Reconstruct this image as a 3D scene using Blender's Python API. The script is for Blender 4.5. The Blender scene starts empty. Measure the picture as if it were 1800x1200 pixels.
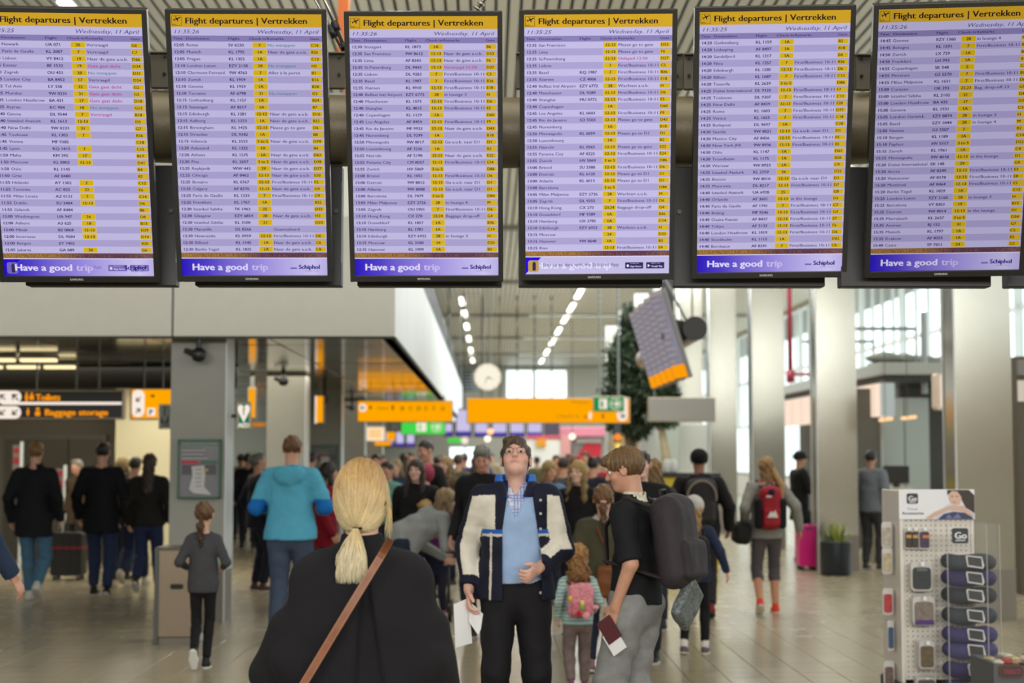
import bpy, math, random
import numpy as np
from mathutils import Vector, Matrix
random.seed(7); rng = np.random.default_rng(7)
SC = bpy.context.scene
COL = SC.collection
PI = math.pi
# ---------------------------------------------------------------- camera
F = 2900.0
PITCH = math.atan(200/F)
YAW = -math.atan(40/F*math.cos(PITCH))
CAMH = 1.68
cd = bpy.data.cameras.new('camera'); cam = bpy.data.objects.new('camera', cd); COL.objects.link(cam)
cam.location = (0, 0, CAMH); cam.rotation_euler = (PI/2+PITCH, 0, YAW)
cd.sensor_width = 36; cd.lens = F/1800*36; cd.clip_end = 500; cd.clip_start = 0.05
cd.dof.use_dof = True; cd.dof.focus_distance = 6.7; cd.dof.aperture_fstop = 2.7
SC.camera = cam
CM = np.array(Matrix.Rotation(YAW, 3, 'Z') @ Matrix.Rotation(PITCH, 3, 'X'))
def at(px, py, Y):
    "world point seen at pixel (px, py) of the 1800x1200 photo at world depth Y"
    d = CM @ np.array([(px-900)/F, 1.0, -(py-600)/F])
    return np.array([0, 0, CAMH]) + d*(Y/d[1])
def gx(px, Y): return float(at(px, 800, Y)[0])
def gz(py, Y): return float(at(860, py, Y)[2])
# ---------------------------------------------------------------- world, exposure, hall lights
w = bpy.data.worlds.new('daylight'); SC.world = w; w.use_nodes = True
bg = w.node_tree.nodes['Background']; bg.inputs[0].default_value = (0.92, 0.98, 1.0, 1); bg.inputs[1].default_value = 2.3
SC.view_settings.view_transform = 'Standard'; SC.view_settings.look = 'None'
SC.view_settings.exposure = 0.0; SC.view_settings.gamma = 1.0; SC.view_settings.use_curve_mapping = False
SC.cycles.max_bounces = 6; SC.cycles.diffuse_bounces = 3; SC.cycles.glossy_bounces = 3
SC.cycles.transparent_max_bounces = 12; SC.cycles.transmission_bounces = 4
SC.cycles.use_denoising = True; SC.cycles.caustics_reflective = False; SC.cycles.caustics_refractive = False
SC.cycles.sample_clamp_indirect = 4.0
def area(name, loc, sx, sy, power, col, rot=(0, 0, 0)):
    l = bpy.data.lights.new(name, 'AREA'); l.shape = 'RECTANGLE'; l.size = sx; l.size_y = sy; l.energy = power; l.color = col
    o = bpy.data.objects.new(name, l); COL.objects.link(o); o.location = loc; o.rotation_euler = rot
    return o
CEIL = 7.0
# rows of ceiling luminaires, added overhead fills, back-window daylight, soffit light
area('ceiling_row_light', (-0.93, 56, CEIL-.06), .22, 80, 1500, (1, .97, .90))
area('ceiling_row_light', (2.93, 56, CEIL-.06), .22, 80, 1700, (1, .97, .90))
area('ceiling_row_light', (6.2, 35, CEIL-.06), .22, 60, 900, (1, .97, .90))
area('overhead_fill_light', (4.0, 60, CEIL-.05), 5, 60, 4200, (.93, .98, 1))  # fill added to brighten the far hall, no roof opening modelled
area('overhead_fill_light', (0.5, 6, CEIL-.05), 7, 5, 240, (1, .95, .86))  # fill added above the screens and foreground
area('back_window_daylight', (0, -8.8, 5.5), 22, 2.8, 2000, (1, .985, .94), (PI/2, 0, 0))
area('soffit_light', (-6, 23, 2.83), 7, 3, 190, (1, .92, .74))
area('soffit_light', (-5, 40, 2.83), 6, 14, 200, (1, .92, .76))  # extra fill added deeper under the soffit, no lamp stands there
# ---------------------------------------------------------------- materials
def lin(c):
    return tuple(((v/255)/12.92 if v/255 <= .04045 else ((v/255+.055)/1.055)**2.4) for v in c[:3])
_M = {}
def mat(name, rgb, rough=.6, metal=0, bump=0, bscale=40, var=0, vscale=6, spec=.5, stretch=None, attr=False, emit=0, alpha=1, coat=0, trans=0):
    if name in _M: return _M[name]
    m = bpy.data.materials.new(name); m.use_nodes = True; nt = m.node_tree; N = nt.nodes; L = nt.links
    b = N['Principled BSDF']; c = lin(rgb)
    b.inputs['Base Color'].default_value = (*c, 1); b.inputs['Roughness'].default_value = rough; b.inputs['Metallic'].default_value = metal
    b.inputs['Specular IOR Level'].default_value = spec; b.inputs['Alpha'].default_value = alpha
    b.inputs['Coat Weight'].default_value = coat; b.inputs['Transmission Weight'].default_value = trans
    if emit: b.inputs['Emission Color'].default_value = (*c, 1); b.inputs['Emission Strength'].default_value = emit
    src = None
    if attr:
        a = N.new('ShaderNodeAttribute'); a.attribute_name = 'Col'; src = a.outputs['Color']
        L.new(src, b.inputs['Base Color'])
    if var or bump:
        tc = N.new('ShaderNodeTexCoord'); mp = N.new('ShaderNodeMapping'); L.new(tc.outputs['Object'], mp.inputs[0])
        if stretch: mp.inputs['Scale'].default_value = stretch
    if var:
        n = N.new('ShaderNodeTexNoise'); n.inputs['Scale'].default_value = vscale; n.inputs['Detail'].default_value = 4
        L.new(mp.outputs[0], n.inputs['Vector'])
        mr = N.new('ShaderNodeMapRange'); mr.inputs['From Min'].default_value = .3; mr.inputs['From Max'].default_value = .7
        mr.inputs['To Min'].default_value = 1-var; mr.inputs['To Max'].default_value = 1+var
        L.new(n.outputs['Fac'], mr.inputs['Value'])
        mx = N.new('ShaderNodeVectorMath'); mx.operation = 'SCALE'
        if src: L.new(src, mx.inputs[0])
        else: mx.inputs[0].default_value = c
        L.new(mr.outputs[0], mx.inputs['Scale']); L.new(mx.outputs[0], b.inputs['Base Color'])
    if bump:
        n = N.new('ShaderNodeTexNoise'); n.inputs['Scale'].default_value = bscale; n.inputs['Detail'].default_value = 3
        L.new(mp.outputs[0], n.inputs['Vector'])
        bp = N.new('ShaderNodeBump'); bp.inputs['Strength'].default_value = bump; bp.inputs['Distance'].default_value = .01
        L.new(n.outputs['Fac'], bp.inputs['Height']); L.new(bp.outputs[0], b.inputs['Normal'])
    _M[name] = m; return m
def glow(name, rgb, s=1.0):
    "a thing that gives off light: lamp, screen, lit sign"
    if name in _M: return _M[name]
    m = bpy.data.materials.new(name); m.use_nodes = True; nt = m.node_tree; nt.nodes.clear()
    e = nt.nodes.new('ShaderNodeEmission'); o = nt.nodes.new('ShaderNodeOutputMaterial')
    e.inputs[0].default_value = (*lin(rgb), 1); e.inputs[1].default_value = s; nt.links.new(e.outputs[0], o.inputs[0])
    m['_s'] = s; _M[name] = m; return m
# ---------------------------------------------------------------- object helpers
def tag(o, label=None, cat=None, group=None, kind=None):
    if label: o['label'] = label
    if cat: o['category'] = cat
    if group: o['group'] = group
    if kind: o['kind'] = kind
    return o
def link_mesh(name, V, Fc, m=None, parent=None, loc=None, rz=0, smooth=False, cols=None, mi=None, kind=None):
    me = bpy.data.meshes.new(name); V = np.asarray(V, float)
    if isinstance(Fc, np.ndarray) and Fc.ndim == 2:
        k = Fc.shape[1]; me.vertices.add(len(V)); me.vertices.foreach_set('co', V.ravel())
        me.loops.add(Fc.size); me.loops.foreach_set('vertex_index', Fc.ravel().astype(np.int32))
        me.polygons.add(len(Fc)); me.polygons.foreach_set('loop_start', np.arange(0, Fc.size, k, dtype=np.int32))
        me.update(calc_edges=True)
    else: me.from_pydata([tuple(v) for v in V], [], [list(map(int, f)) for f in Fc])
    ms = m if isinstance(m, (list, tuple)) else [m]
    for q in ms:
        if q: me.materials.append(q)
    if mi is not None: me.polygons.foreach_set('material_index', np.asarray(mi, np.int32))
    if smooth: me.polygons.foreach_set('use_smooth', np.ones(len(me.polygons), bool))
    if cols is not None:
        ca = me.color_attributes.new('Col', 'FLOAT_COLOR', 'POINT')
        c4 = np.ones((len(V), 4)); c4[:, :3] = cols; ca.data.foreach_set('color', c4.ravel())
    me.update()
    o = bpy.data.objects.new(name, me); COL.objects.link(o)
    if parent: o.parent = parent
    if loc is not None: o.location = loc
    if rz: o.rotation_euler = (0, 0, rz)
    if kind: o['kind'] = kind
    return o
def empty(name, label, cat, loc=(0, 0, 0), rz=0, group=None):
    o = bpy.data.objects.new(name, None); COL.objects.link(o); o.location = loc; o.rotation_euler = (0, 0, rz); o.empty_display_size = .1
    return tag(o, label, cat, group)
class MB:
    "collects boxes, tubes, prisms; build() links them as one mesh"
    def __init__(s): s.V = []; s.F = []; s.m = []; s.sm = False
    def add(s, V, Fc, mi=0):
        n = len(s.V); s.V += [tuple(v) for v in V]; s.F += [tuple(i+n for i in f) for f in Fc]; s.m += [mi]*len(Fc); return s
    def box(s, x0, x1, y0, y1, z0, z1, mi=0, bev=0):
        if bev:
            b = min(bev, .45*min(x1-x0, y1-y0, z1-z0)); V = []
            for (zz, ins) in ((z0, b), (z0+b, 0), (z1-b, 0), (z1, b)):
                V += [(x0+ins, y0+ins, zz), (x1-ins, y0+ins, zz), (x1-ins, y1-ins, zz), (x0+ins, y1-ins, zz)]
            Fc = [(3, 2, 1, 0), (12, 13, 14, 15)]
            for k in range(3):
                for i in range(4): a = k*4+i; b2 = k*4+(i+1) % 4; Fc.append((a, b2, b2+4, a+4))
            return s.add(V, Fc, mi)
        V = [(x0, y0, z0), (x1, y0, z0), (x1, y1, z0), (x0, y1, z0), (x0, y0, z1), (x1, y0, z1), (x1, y1, z1), (x0, y1, z1)]
        return s.add(V, [(3, 2, 1, 0), (4, 5, 6, 7), (0, 1, 5, 4), (1, 2, 6, 5), (2, 3, 7, 6), (3, 0, 4, 7)], mi)
    def tube(s, pts, r, n=8, mi=0, cap=True):
        P = [Vector(p) for p in pts]; rs = r if isinstance(r, (list, tuple)) else [r]*len(P); V = []; up = None
        for i, p in enumerate(P):
            d = (P[min(i+1, len(P)-1)]-P[max(i-1, 0)]).normalized()
            if up is None: up = Vector((0, 0, 1)) if abs(d.z) < .9 else Vector((1, 0, 0))
            a = d.cross(up).normalized(); b = a.cross(d).normalized(); up = b
            for k in range(n):
                t = 2*PI*k/n; V.append(p+(a*math.cos(t)+b*math.sin(t))*rs[i])
        Fc = []
        for i in range(len(P)-1):
            for k in range(n): Fc.append((i*n+k, i*n+(k+1) % n, (i+1)*n+(k+1) % n, (i+1)*n+k))
        if cap: Fc += [tuple(range(n))[::-1], tuple((len(P)-1)*n+k for k in range(n))]
        return s.add(V, Fc, mi)
    def prism(s, pts, y0, y1, mi=0, axis='y'):
        "polygon of (a, b) extruded along an axis"
        n = len(pts)
        def mk(a, b, c): return {'y': (a, c, b), 'x': (c, a, b), 'z': (a, b, c)}[axis]
        V = [mk(a, b, y0) for a, b in pts]+[mk(a, b, y1) for a, b in pts]
        Fc = [tuple(range(n)), tuple(range(2*n-1, n-1, -1))]+[(i, i+n, (i+1) % n+n, (i+1) % n) for i in range(n)]
        return s.add(V, Fc, mi)
    def disc(s, c, r, y, n=24, mi=0, h=.01, axis='y'):
        return s.prism([(c[0]+r*math.cos(2*PI*k/n), c[1]+r*math.sin(2*PI*k/n)) for k in range(n)], y, y+h, mi, axis)
    def lathe(s, prof, n=20, mi=0, c=(0, 0, 0)):
        V = []; Fc = []
        for r, z in prof:
            for k in range(n): V.append((c[0]+r*math.cos(2*PI*k/n), c[1]+r*math.sin(2*PI*k/n), c[2]+z))
        for i in range(len(prof)-1):
            for k in range(n): Fc.append((i*n+k, i*n+(k+1) % n, (i+1)*n+(k+1) % n, (i+1)*n+k))
        Fc += [tuple(range(n))[::-1], tuple((len(prof)-1)*n+k for k in range(n))]
        return s.add(V, Fc, mi)
    def build(s, name, m, parent=None, loc=None, rz=0, smooth=False, kind=None):
        return link_mesh(name, s.V, s.F, m, parent, loc, rz, smooth, mi=s.m if isinstance(m, (list, tuple)) else None, kind=kind)
def struct(name, mb, m, parent=None, kindtop=True, smooth=False):
    o = mb.build(name, m, parent, smooth=smooth)
    if parent is None: o['kind'] = 'structure'
    return o
def rrect(cx, cz, w_, h_, r, n=5):
    pts = []
    for (sx, sz, a0) in ((1, 1, 0), (-1, 1, 90), (-1, -1, 180), (1, -1, 270)):
        for k in range(n+1):
            a = math.radians(a0+90*k/n); pts.append((cx+sx*(w_/2-r)+r*math.cos(a), cz+sz*(h_/2-r)+r*math.sin(a)))
    return pts
def text_geo(body, x, z, cap, wid=None, sx=None, align='LEFT', bold=0.0, italic=0.0, line=None, y=0, res=2):
    "built-in font -> (V, F) in the local xz plane facing -y; cap = capital height, wid = total width"
    c = bpy.data.curves.new('t', 'FONT'); c.body = body; size = cap/.682; c.size = size; c.resolution_u = res
    c.shear = italic; c.align_x = align
    if line: c.space_line = line/size
    o = bpy.data.objects.new('t', c); COL.objects.link(o)
    bpy.context.view_layer.update(); me = bpy.data.meshes.new_from_object(o)
    n = len(me.vertices); V = np.empty(n*3); me.vertices.foreach_get('co', V); V = V.reshape(-1, 3)
    Fc = [tuple(p.vertices) for p in me.polygons]
    bpy.data.objects.remove(o); bpy.data.curves.remove(c); bpy.data.meshes.remove(me)
    if not n: return np.zeros((0, 3)), []
    if wid: sx = wid/(V[:, 0].max()-V[:, 0].min())
    X = V[:, 0]*(sx or 1)+x; Z = V[:, 1]+z; G_ = np.stack([X, np.full(n, float(y)), Z], 1)
    if bold > .015:   # heavier weight: overlaid copies a hair apart
        d = bold*size*.9; offs = ((-d, 0), (d, 0), (0, d*.4), (0, -d*.4)) if bold > .04 else ((-d, 0), (d, 0))
        return np.concatenate([G_+np.array([a, -.00002*i, b]) for i, (a, b) in enumerate(offs)]), [tuple(v+n*i for v in f) for i in range(len(offs)) for f in Fc]
    return G_, Fc
class TX:
    def __init__(s): s.V = []; s.F = []; s.m = []; s.n = 0
    def put(s, mi, *a, **k):
        V, Fc = text_geo(*a, **k); s.geo(V, Fc, mi)
    def geo(s, V, Fc, mi):
        s.V.append(np.asarray(V, float).reshape(-1, 3)); s.F += [tuple(i+s.n for i in f) for f in Fc]; s.m += [mi]*len(Fc); s.n += len(V)
    def rect(s, mi, x0, x1, z0, z1, y=0): s.geo([(x0, y, z0), (x1, y, z0), (x1, y, z1), (x0, y, z1)], [(0, 1, 2, 3)], mi)
    def poly(s, mi, pts, y=0): s.geo([(a, y, b) for a, b in pts], [tuple(range(len(pts)))], mi)
    def build(s, name, ms, parent=None, **k):
        return link_mesh(name, np.concatenate(s.V), s.F, ms, parent, mi=s.m, **k)
def xf(o, loc, R):
    M4 = Matrix([list(R[i])+[loc[i]] for i in range(3)]+[[0, 0, 0, 1]]); o.matrix_world = M4
# ================================================================ THE SETTING
m_grout = mat('floor_grout', (98, 92, 78), .6)
def tile_material():
    m = bpy.data.materials.new('floor_tile_field'); m.use_nodes = True; N = m.node_tree.nodes; L = m.node_tree.links; b = N['Principled BSDF']
    tc = N.new('ShaderNodeTexCoord'); br = N.new('ShaderNodeTexBrick'); br.offset = 0; br.inputs['Scale'].default_value = 1
    for k, v in (('Brick Width', .3), ('Row Height', .3), ('Mortar Size', .004), ('Mortar Smooth', .3), ('Bias', 0)): br.inputs[k].default_value = v
    br.inputs['Color1'].default_value = (*lin((162, 151, 125)), 1); br.inputs['Color2'].default_value = (*lin((155, 144, 118)), 1)
    br.inputs['Mortar'].default_value = (*lin((98, 91, 76)), 1)
    L.new(tc.outputs['Object'], br.inputs['Vector']); L.new(br.outputs['Color'], b.inputs['Base Color'])
    n = N.new('ShaderNodeTexNoise'); n.inputs['Scale'].default_value = 3; L.new(tc.outputs['Object'], n.inputs['Vector'])
    mr = N.new('ShaderNodeMapRange'); mr.inputs['To Min'].default_value = .16; mr.inputs['To Max'].default_value = .34
    L.new(n.outputs['Fac'], mr.inputs['Value']); L.new(mr.outputs[0], b.inputs['Roughness']); return m
m_tile = mat('floor_tile', (158, 147, 121), .24, var=.05, vscale=3)
m_tile2 = mat('floor_tile_light', (164, 153, 127), .2, var=.05, vscale=3)
TY0, TY1, TX0, TX1 = 12.0, 15.3, -4.2, 4.2
fl = MB()
fl.box(-16, 14, -8, TY0, -.2, 0); fl.box(-16, 14, TY1, 105, -.2, 0); fl.box(-16, TX0, TY0, TY1, -.2, 0); fl.box(TX1, 14, TY0, TY1, -.2, 0)
floor = struct('floor', fl, tile_material())
g = MB(); g.box(TX0, TX1, TY0, TY1, -.2, -.006); g.build('grout', m_grout, floor)
tm = MB(); tm.box(0, .296, 0, .296, -.008, 0, bev=.002); T0 = tm.build('tile', m_tile, floor)
tm2 = MB(); tm2.box(0, .296, 0, .296, -.008, 0, bev=.002); T1 = tm2.build('tile', m_tile2, floor)
k = 0; first = [T0, T1]
for iy in range(11):
    for ix in range(28):
        x, y = TX0+ix*.3+.002, TY0+iy*.3+.002; k += 1
        if k > 298: break
        pick = random.random() < .3
        if first and not (pick and first[0] is T0): o = first.pop(0)
        else: o = (T1 if pick else T0).copy(); COL.objects.link(o)
        o.location = (x, y, random.uniform(-.0006, .0003)); o.parent = floor
ft = MB()
for iy in range(11):
    for ix in range(28):
        if iy*28+ix >= 298: x, y = TX0+ix*.3+.002, TY0+iy*.3+.002; ft.box(x, x+.296, y, y+.296, -.008, 0)
if ft.V: ft.build('tile_remainder', m_tile, floor, kind='stuff')
# --- slatted metal ceiling
m_slat = mat('ceiling_slat', (226, 223, 210), .45, metal=.2, var=.06, vscale=.5)
m_gap = mat('ceiling_gap', (120, 118, 110), .8)
cb = MB(); cb.box(-14, 14, -8, 105, CEIL+.06, CEIL+.3); ceiling = struct('ceiling', cb, m_gap)
s0 = MB(); s0.box(-.056, .056, 6, 104, 0, .02, bev=.006); S0 = s0.build('slat', m_slat, ceiling); X = -10.5; i = 0
while X < 11:
    if not (4.9 < X < 5.5 and False):
        o = S0 if i == 0 else S0.copy()
        if i: COL.objects.link(o); o.parent = ceiling
        o.location = (X, 0, CEIL); i += 1
    X += .15
fb = MB()
for y in np.arange(26, 104, 12.0): fb.box(-10, 10.5, y, y+.18, CEIL-.10, CEIL-.001)
fb.build('cross_rib', mat('ceiling_rib', (140, 138, 128), .6), ceiling, kind='stuff')
# --- ceiling lamp rows: each lamp a thing
m_lamp = glow('lamp_glow', (255, 253, 244), 5.0); m_house = mat('lamp_housing', (200, 200, 195), .5)
def lamp(x, y, ln, label, group):
    r = empty('ceiling_lamp', label, 'lamp', (x, y, CEIL-.05), 0, group)
    a = MB(); a.box(-.1, .1, 0, ln, 0, .05, bev=.01); a.build('housing', m_house, r)
    b = MB(); b.box(-.08, .08, .03, ln-.03, -.02, 0); b.build('diffuser', m_lamp, r)
ys = [24.8, 28.6, 30.6, 32.6, 36.5, 39.6, 45, 48.5, 55, 60, 66, 73, 81, 90]
for y in ys: lamp(-.93, y, 1.6+.02*y, 'ceiling strip lamp in the left-hand row running away above the round clock', 'lamps of the left ceiling row')
for y in [24.2, 28.8, 32.6, 35, 39.5, 43, 47.5, 52, 57, 62, 68, 75, 82, 90]: lamp(2.93, y, 1.9+.025*y, 'ceiling strip lamp in the long right-hand row over the tree side', 'lamps of the right ceiling row')
p = at(110, 6, 19.5); lamp(-4.95, 18.9, 1.5, 'lone bright strip lamp in the slatted ceiling above the leftmost departure screen', None)
# --- left mezzanine block: fascia, mirror soffit, columns
m_white = mat('white_panel', (205, 203, 192), .5, var=.02)
m_white2 = mat('white_panel_side', (222, 226, 226), .45)
m_joint = mat('joint_dark', (70, 68, 62), .7)
wl = MB()
FX = -.95; FY = 16.5; FB = 2.87; FT = 4.08
wl.box(-3.17+.01, FX, FY, FY+.12, FB, FT); wl.box(-7.6, -3.17-.01, FY, FY+.12, FB, FT); wl.box(-12, -7.62, FY, FY+.12, FB, FT)
trim_1 = struct('trim_1', wl, m_white)
q = MB(); q.box(-3.2, -3.14, FY+.03, FY+.1, FB, FT); q.box(-12, FX-.02, FY+.03, FY+.11, FB-.02, FB); q.build('panel_joint', m_joint, trim_1)
ws = MB(); y = FY+.12
while y < 58: ws.box(FX-.1, FX, y+.01, min(y+2.38, 58), FB, FT); y += 2.4
trim_2 = struct('trim_2', ws, m_white2)
q = MB(); q.box(FX-.1, FX-.02, FY+.1, 58, FB-.03, FT-.02); q.box(FX-.12, FX+.01, FY+.1, 58, FB-.03, FB); q.build('panel_joint', m_joint, trim_2)
r_ = MB(); r_.box(-12, FX-.1, FY+.1, 58, FT-.1, FT-.02); struct('trim_3', r_, m_white)
# louvred clerestory set back above it
m_louv = mat('dark_louvre', (62, 74, 80), .4, metal=.3)
lv = MB(); lv.box(-1.9, -1.8, 24, 100, FT, CEIL); wall_l = struct('wall_upper_left', lv, mat('dark_wall', (48, 54, 56), .7))
lo = MB(); lo.box(-.02, .02, 0, .3, FT, CEIL-.2); L0 = lo.build('louvre', m_louv, wall_l)
for i in range(60):
    o = L0 if i == 0 else L0.copy()
    if i: COL.objects.link(o); o.parent = wall_l
    o.location = (-1.72, 24+i*.9, 0)
b_ = MB(); b_.box(-12, -1.9, 24, 24.1, FT, CEIL); struct('wall_upper_back', b_, m_white)
# mirror soffit panels
m_mir = mat('mirror_soffit', (150, 148, 140), .10, metal=1.0, bump=.25, bscale=1.2, spec=.5)
sb = MB(); sb.box(-12, FX-.1, FY+.12, 58, FB+.01, FB+.08); soff = struct('trim_4', sb, m_joint)
sp = MB(); sp.box(.008, 1.192, .008, 1.192, 0, .012, bev=.003); S = sp.build('panel', m_mir, soff); n = 0
for iy in range(18):
    for ix in range(9):
        o = S if n == 0 else S.copy(); n += 1
        if n > 1: COL.objects.link(o); o.parent = soff
        o.location = (FX-.1-1.2*(ix+1), FY+.14+1.2*iy, FB); o.rotation_euler = (random.uniform(-.004, .004), random.uniform(-.004, .004), 0)
far = MB(); far.box(-12, FX-.1, FY+.14+21.6, 58, FB, FB+.01); far.build('panel_field', m_mir, soff, kind='stuff')
# columns
m_colL = mat('grey_column', (150, 150, 142), .5, var=.02); m_colR = mat('pale_column', (168, 167, 155), .18, metal=.8, var=.02)
m_colside = mat('white_column_side', (214, 220, 222), .4); m_plinth = mat('column_plinth', (122, 116, 106), .35)
def column(x0, x1, y0, dep, top, label, kind, m, group=None):
    r = empty('column', label, 'column', ((x0+x1)/2, y0+dep/2, 0), 0, group); w2 = (x1-x0)/2; h = dep/2
    a = MB(); a.box(-w2, w2, -h, h, .52, top); a.build('shaft', m, r)
    b = MB(); b.box(-w2-.004, w2+.004, -h-.004, h+.004, 0, .52); b.build('plinth', m_plinth, r)
    c = MB(); sx = 1 if kind == 'L' else -1
    for yy in (-h-.012, h-.02): c.box(sx*w2-(.012 if sx < 0 else .0), sx*w2+(.012 if sx > 0 else 0), yy, yy+.03, 0, top)
    if kind == 'L': c.box(w2, w2+.008, -h, h, .52, top)
    c.build('corner_profile', m_colside, r)
    return r
LC = []
for i, (y0, lab) in enumerate(((16.8, 'broad grey column nearest on the left, carrying the green framed evacuation plan'), (24.05, 'grey column behind the blue-jacketed man, under the mirror soffit'),
        (29.9, 'third grey column on the left, with a small plan just above the crowd'), (35.5, 'fourth grey column on the left, beside the left orange sign'), (41.4, 'farthest grey column on the left, behind the left orange sign'))):
    LC.append(column(-3.235, -2.68, y0, .5, FB, lab, 'L', m_colL))
for y0, lab in ((16.85, 'nearest tall pale column at right, behind the travel accessory stand'), (24.0, 'tall pale column behind the potted plant'), (29.9, 'tall pale column behind the woman with the red backpack'),
        (35.7, 'tall pale column with tan lower half right of the man in the black cap'), (41.4, 'tall pale column behind the grey blank sign'), (47.5, 'slim far column just right of the big tree'),
        (53.5, 'far pale column left of the green exit sign, behind the tree'), (60, 'farther pale column seen past the left of the tree'), (67, 'most distant pale column of the right-hand row')):
    column(4.78, 5.36, y0, .45, CEIL, lab, 'R', m_colR)
# left back wall with lift doors, cream wall
m_steel = mat('dark_steel_door', (74, 70, 60), .35, metal=.6, var=.05); m_cream = mat('cream_wall', (224, 214, 178), .6)
lb = MB(); lb.box(-12, gx(222, 27), 27, 27.2, 0, FB); wall_b = struct('wall_left_back', lb, mat('greybrown_wall', (110, 104, 92), .6))
d1 = MB(); x0, x1 = gx(8, 26.9), gx(178, 26.9); top = gz(772, 26.95)
d1.box(x0-.08, x1+.08, 26.9, 27, 0, top+.08); door = struct('door_1', d1, mat('door_frame_steel', (90, 86, 76), .4, metal=.5))
for j in range(3):
    q = MB(); a = x0+(x1-x0)*j/3; q.box(a+.01, a+(x1-x0)/3-.01, 26.86, 26.9, 0, top); q.build('door_leaf', m_steel, door)
cw = MB(); cw.box(gx(222, 27), gx(330, 26.2), 26.2, 26.4, 0, FB); cw.box(gx(222, 27), gx(222, 27)+.1, 26.4, 31, 0, FB); struct('wall_cream', cw, m_cream)
q = MB(); q.box(-12.3, -12, FY, 100, 0, CEIL); struct('wall_left', q, m_white)
area('cream_wall_wash', (gx(262, 25), 25.3, 2.8), 1.2, .3, 22, (1, .95, .8))
# dark ceiling beam across left zone
q = MB(); q.box(-9, -3.3, 21.6, 21.75, gz(682, 21.6), gz(672, 21.6)); q.box(-9, -3.3, 21.65, 21.7, gz(672, 21.6), FB); struct('trim_5', q, mat('black_rail', (22, 21, 20), .5))
# soffit strip lamps, transverse
m_strip = glow('strip_glow', (255, 232, 176), 1.5)
for k, (py, a, b) in enumerate(((624, -120, 102), (637, -60, 136), (647, -10, 206), (657, 58, 248))):
    Y = (FB-CAMH)*F/(800-py); X0, X1 = gx(a, Y), gx(b, Y); n = 3
    for j in range(n):
        u0, u1 = X0+(X1-X0)*j/n, X0+(X1-X0)*(j+1)/n
        r = empty('strip_lamp', 'long yellowish strip lamp set crosswise in the mirror soffit above the toilets sign', 'lamp', (u0, Y, FB-.05), 0, 'strip lamps in the soffit')
        q = MB(); q.box(.02, u1-u0-.02, -.06, .06, 0, .05, bev=.01); q.build('housing', m_house, r)
        q = MB(); q.box(.04, u1-u0-.04, -.065, .05, -.035, 0); q.build('tube', m_strip, r)
# --- right glazed wall with fins
m_glass = bpy.data.materials.new('glazing'); m_glass.use_nodes = True
_n = m_glass.node_tree.nodes; _l = m_glass.node_tree.links; _n.clear()
_t = _n.new('ShaderNodeBsdfTransparent'); _g = _n.new('ShaderNodeBsdfGlossy'); _x = _n.new('ShaderNodeMixShader'); _o = _n.new('ShaderNodeOutputMaterial')
_t.inputs[0].default_value = (.93, .97, .96, 1); _g.inputs['Roughness'].default_value = .05; _x.inputs[0].default_value = .06
_l.new(_t.outputs[0], _x.inputs[1]); _l.new(_g.outputs[0], _x.inputs[2]); _l.new(_x.outputs[0], _o.inputs[0])
m_mull = mat('white_mullion', (228, 234, 232), .45); m_fin = mat('pale_fin', (236, 240, 238), .5)
GX = 11.0
wr = MB(); wr.box(GX, GX+.25, -8, 100, 0, .9); wr.box(GX, GX+.25, -8, 100, CEIL-.15, CEIL); wall_r = struct('wall_right', wr, m_white)
hz = MB()
for z in (.9, 2.9, 4.75): hz.box(GX, GX+.12, 10, 100, z-.05, z+.05)
hz.build('rail', m_mull, wall_r)
mu = MB(); mu.box(0, .08, -.035, .035, .9, CEIL-.15); U = mu.build('mullion', m_mull, wall_r); pn = MB(); pn.box(.05, .06, .04, 1.16, .95, CEIL-.2); PN = pn.build('pane', m_glass, wall_r)
fi = MB(); fi.box(-.10, 0, -.05, .05, 2.9, CEIL-.15); FI = fi.build('fin', m_fin, wall_r)
i = 0
for y in np.arange(10, 99.9, 1.2):
    for src in (U, PN, FI):
        if src is FI and i % 4: continue
        o = src if i == 0 else src.copy()
        if i: COL.objects.link(o); o.parent = wall_r
        o.location = (GX, y, 0)
    i += 1
# --- wall behind the viewer: solid below, glazed above
wb = MB(); wb.box(-12, GX+.2, -9.3, -9, -.2, 4.0); wb.box(-12, GX+.2, -9.3, -9, CEIL-.2, CEIL+.3); wb.box(GX, GX+.25, -9.3, 9.9, .9, 4.0); wb.box(-12.3, -12, -9.3, FY, -.2, 4.0); struct('wall_back', wb, mat('brown_back_wall', (150, 124, 84), .8))
# --- far end wall, with bright windows
EY = 100
ew = MB()
wx0, wx1, wz0, wz1 = gx(885, EY), gx(996, EY), gz(740, EY), gz(650, EY)
bx0, bx1 = gx(812, EY), gx(850, EY); dx0, dx1, dz1 = gx(788, EY), gx(845, EY), gz(786, EY)
ew.box(-12, bx0, EY, EY+.3, dz1, CEIL); ew.box(bx0, bx1, EY, EY+.3, dz1, gz(690, EY)); ew.box(bx1, wx0, EY, EY+.3, dz1, CEIL); ew.box(wx0, wx1, EY, EY+.3, 0, wz0)
ew.box(wx0, wx1, EY, EY+.3, wz1, CEIL); ew.box(wx1, GX+.2, EY, EY+.3, 0, CEIL); ew.box(-12, dx0, EY, EY+.3, 0, dz1); ew.box(dx1, wx0, EY, EY+.3, 0, dz1)
ew.box(bx0, bx1, EY, EY+.3, gz(650, EY), CEIL)
wall_e = struct('wall_end', ew, m_white)
q = MB(); q.box(wx0, wx0+.2, EY-.1, EY+.2, wz0, wz1); q.box((wx0+wx1)/2-.15, (wx0+wx1)/2+.05, EY-.1, EY+.2, wz0, wz1); q.box(wx0, wx1, EY-.1, EY+.2, wz0-.1, wz0); win = struct('window_1', q, m_mull)
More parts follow.
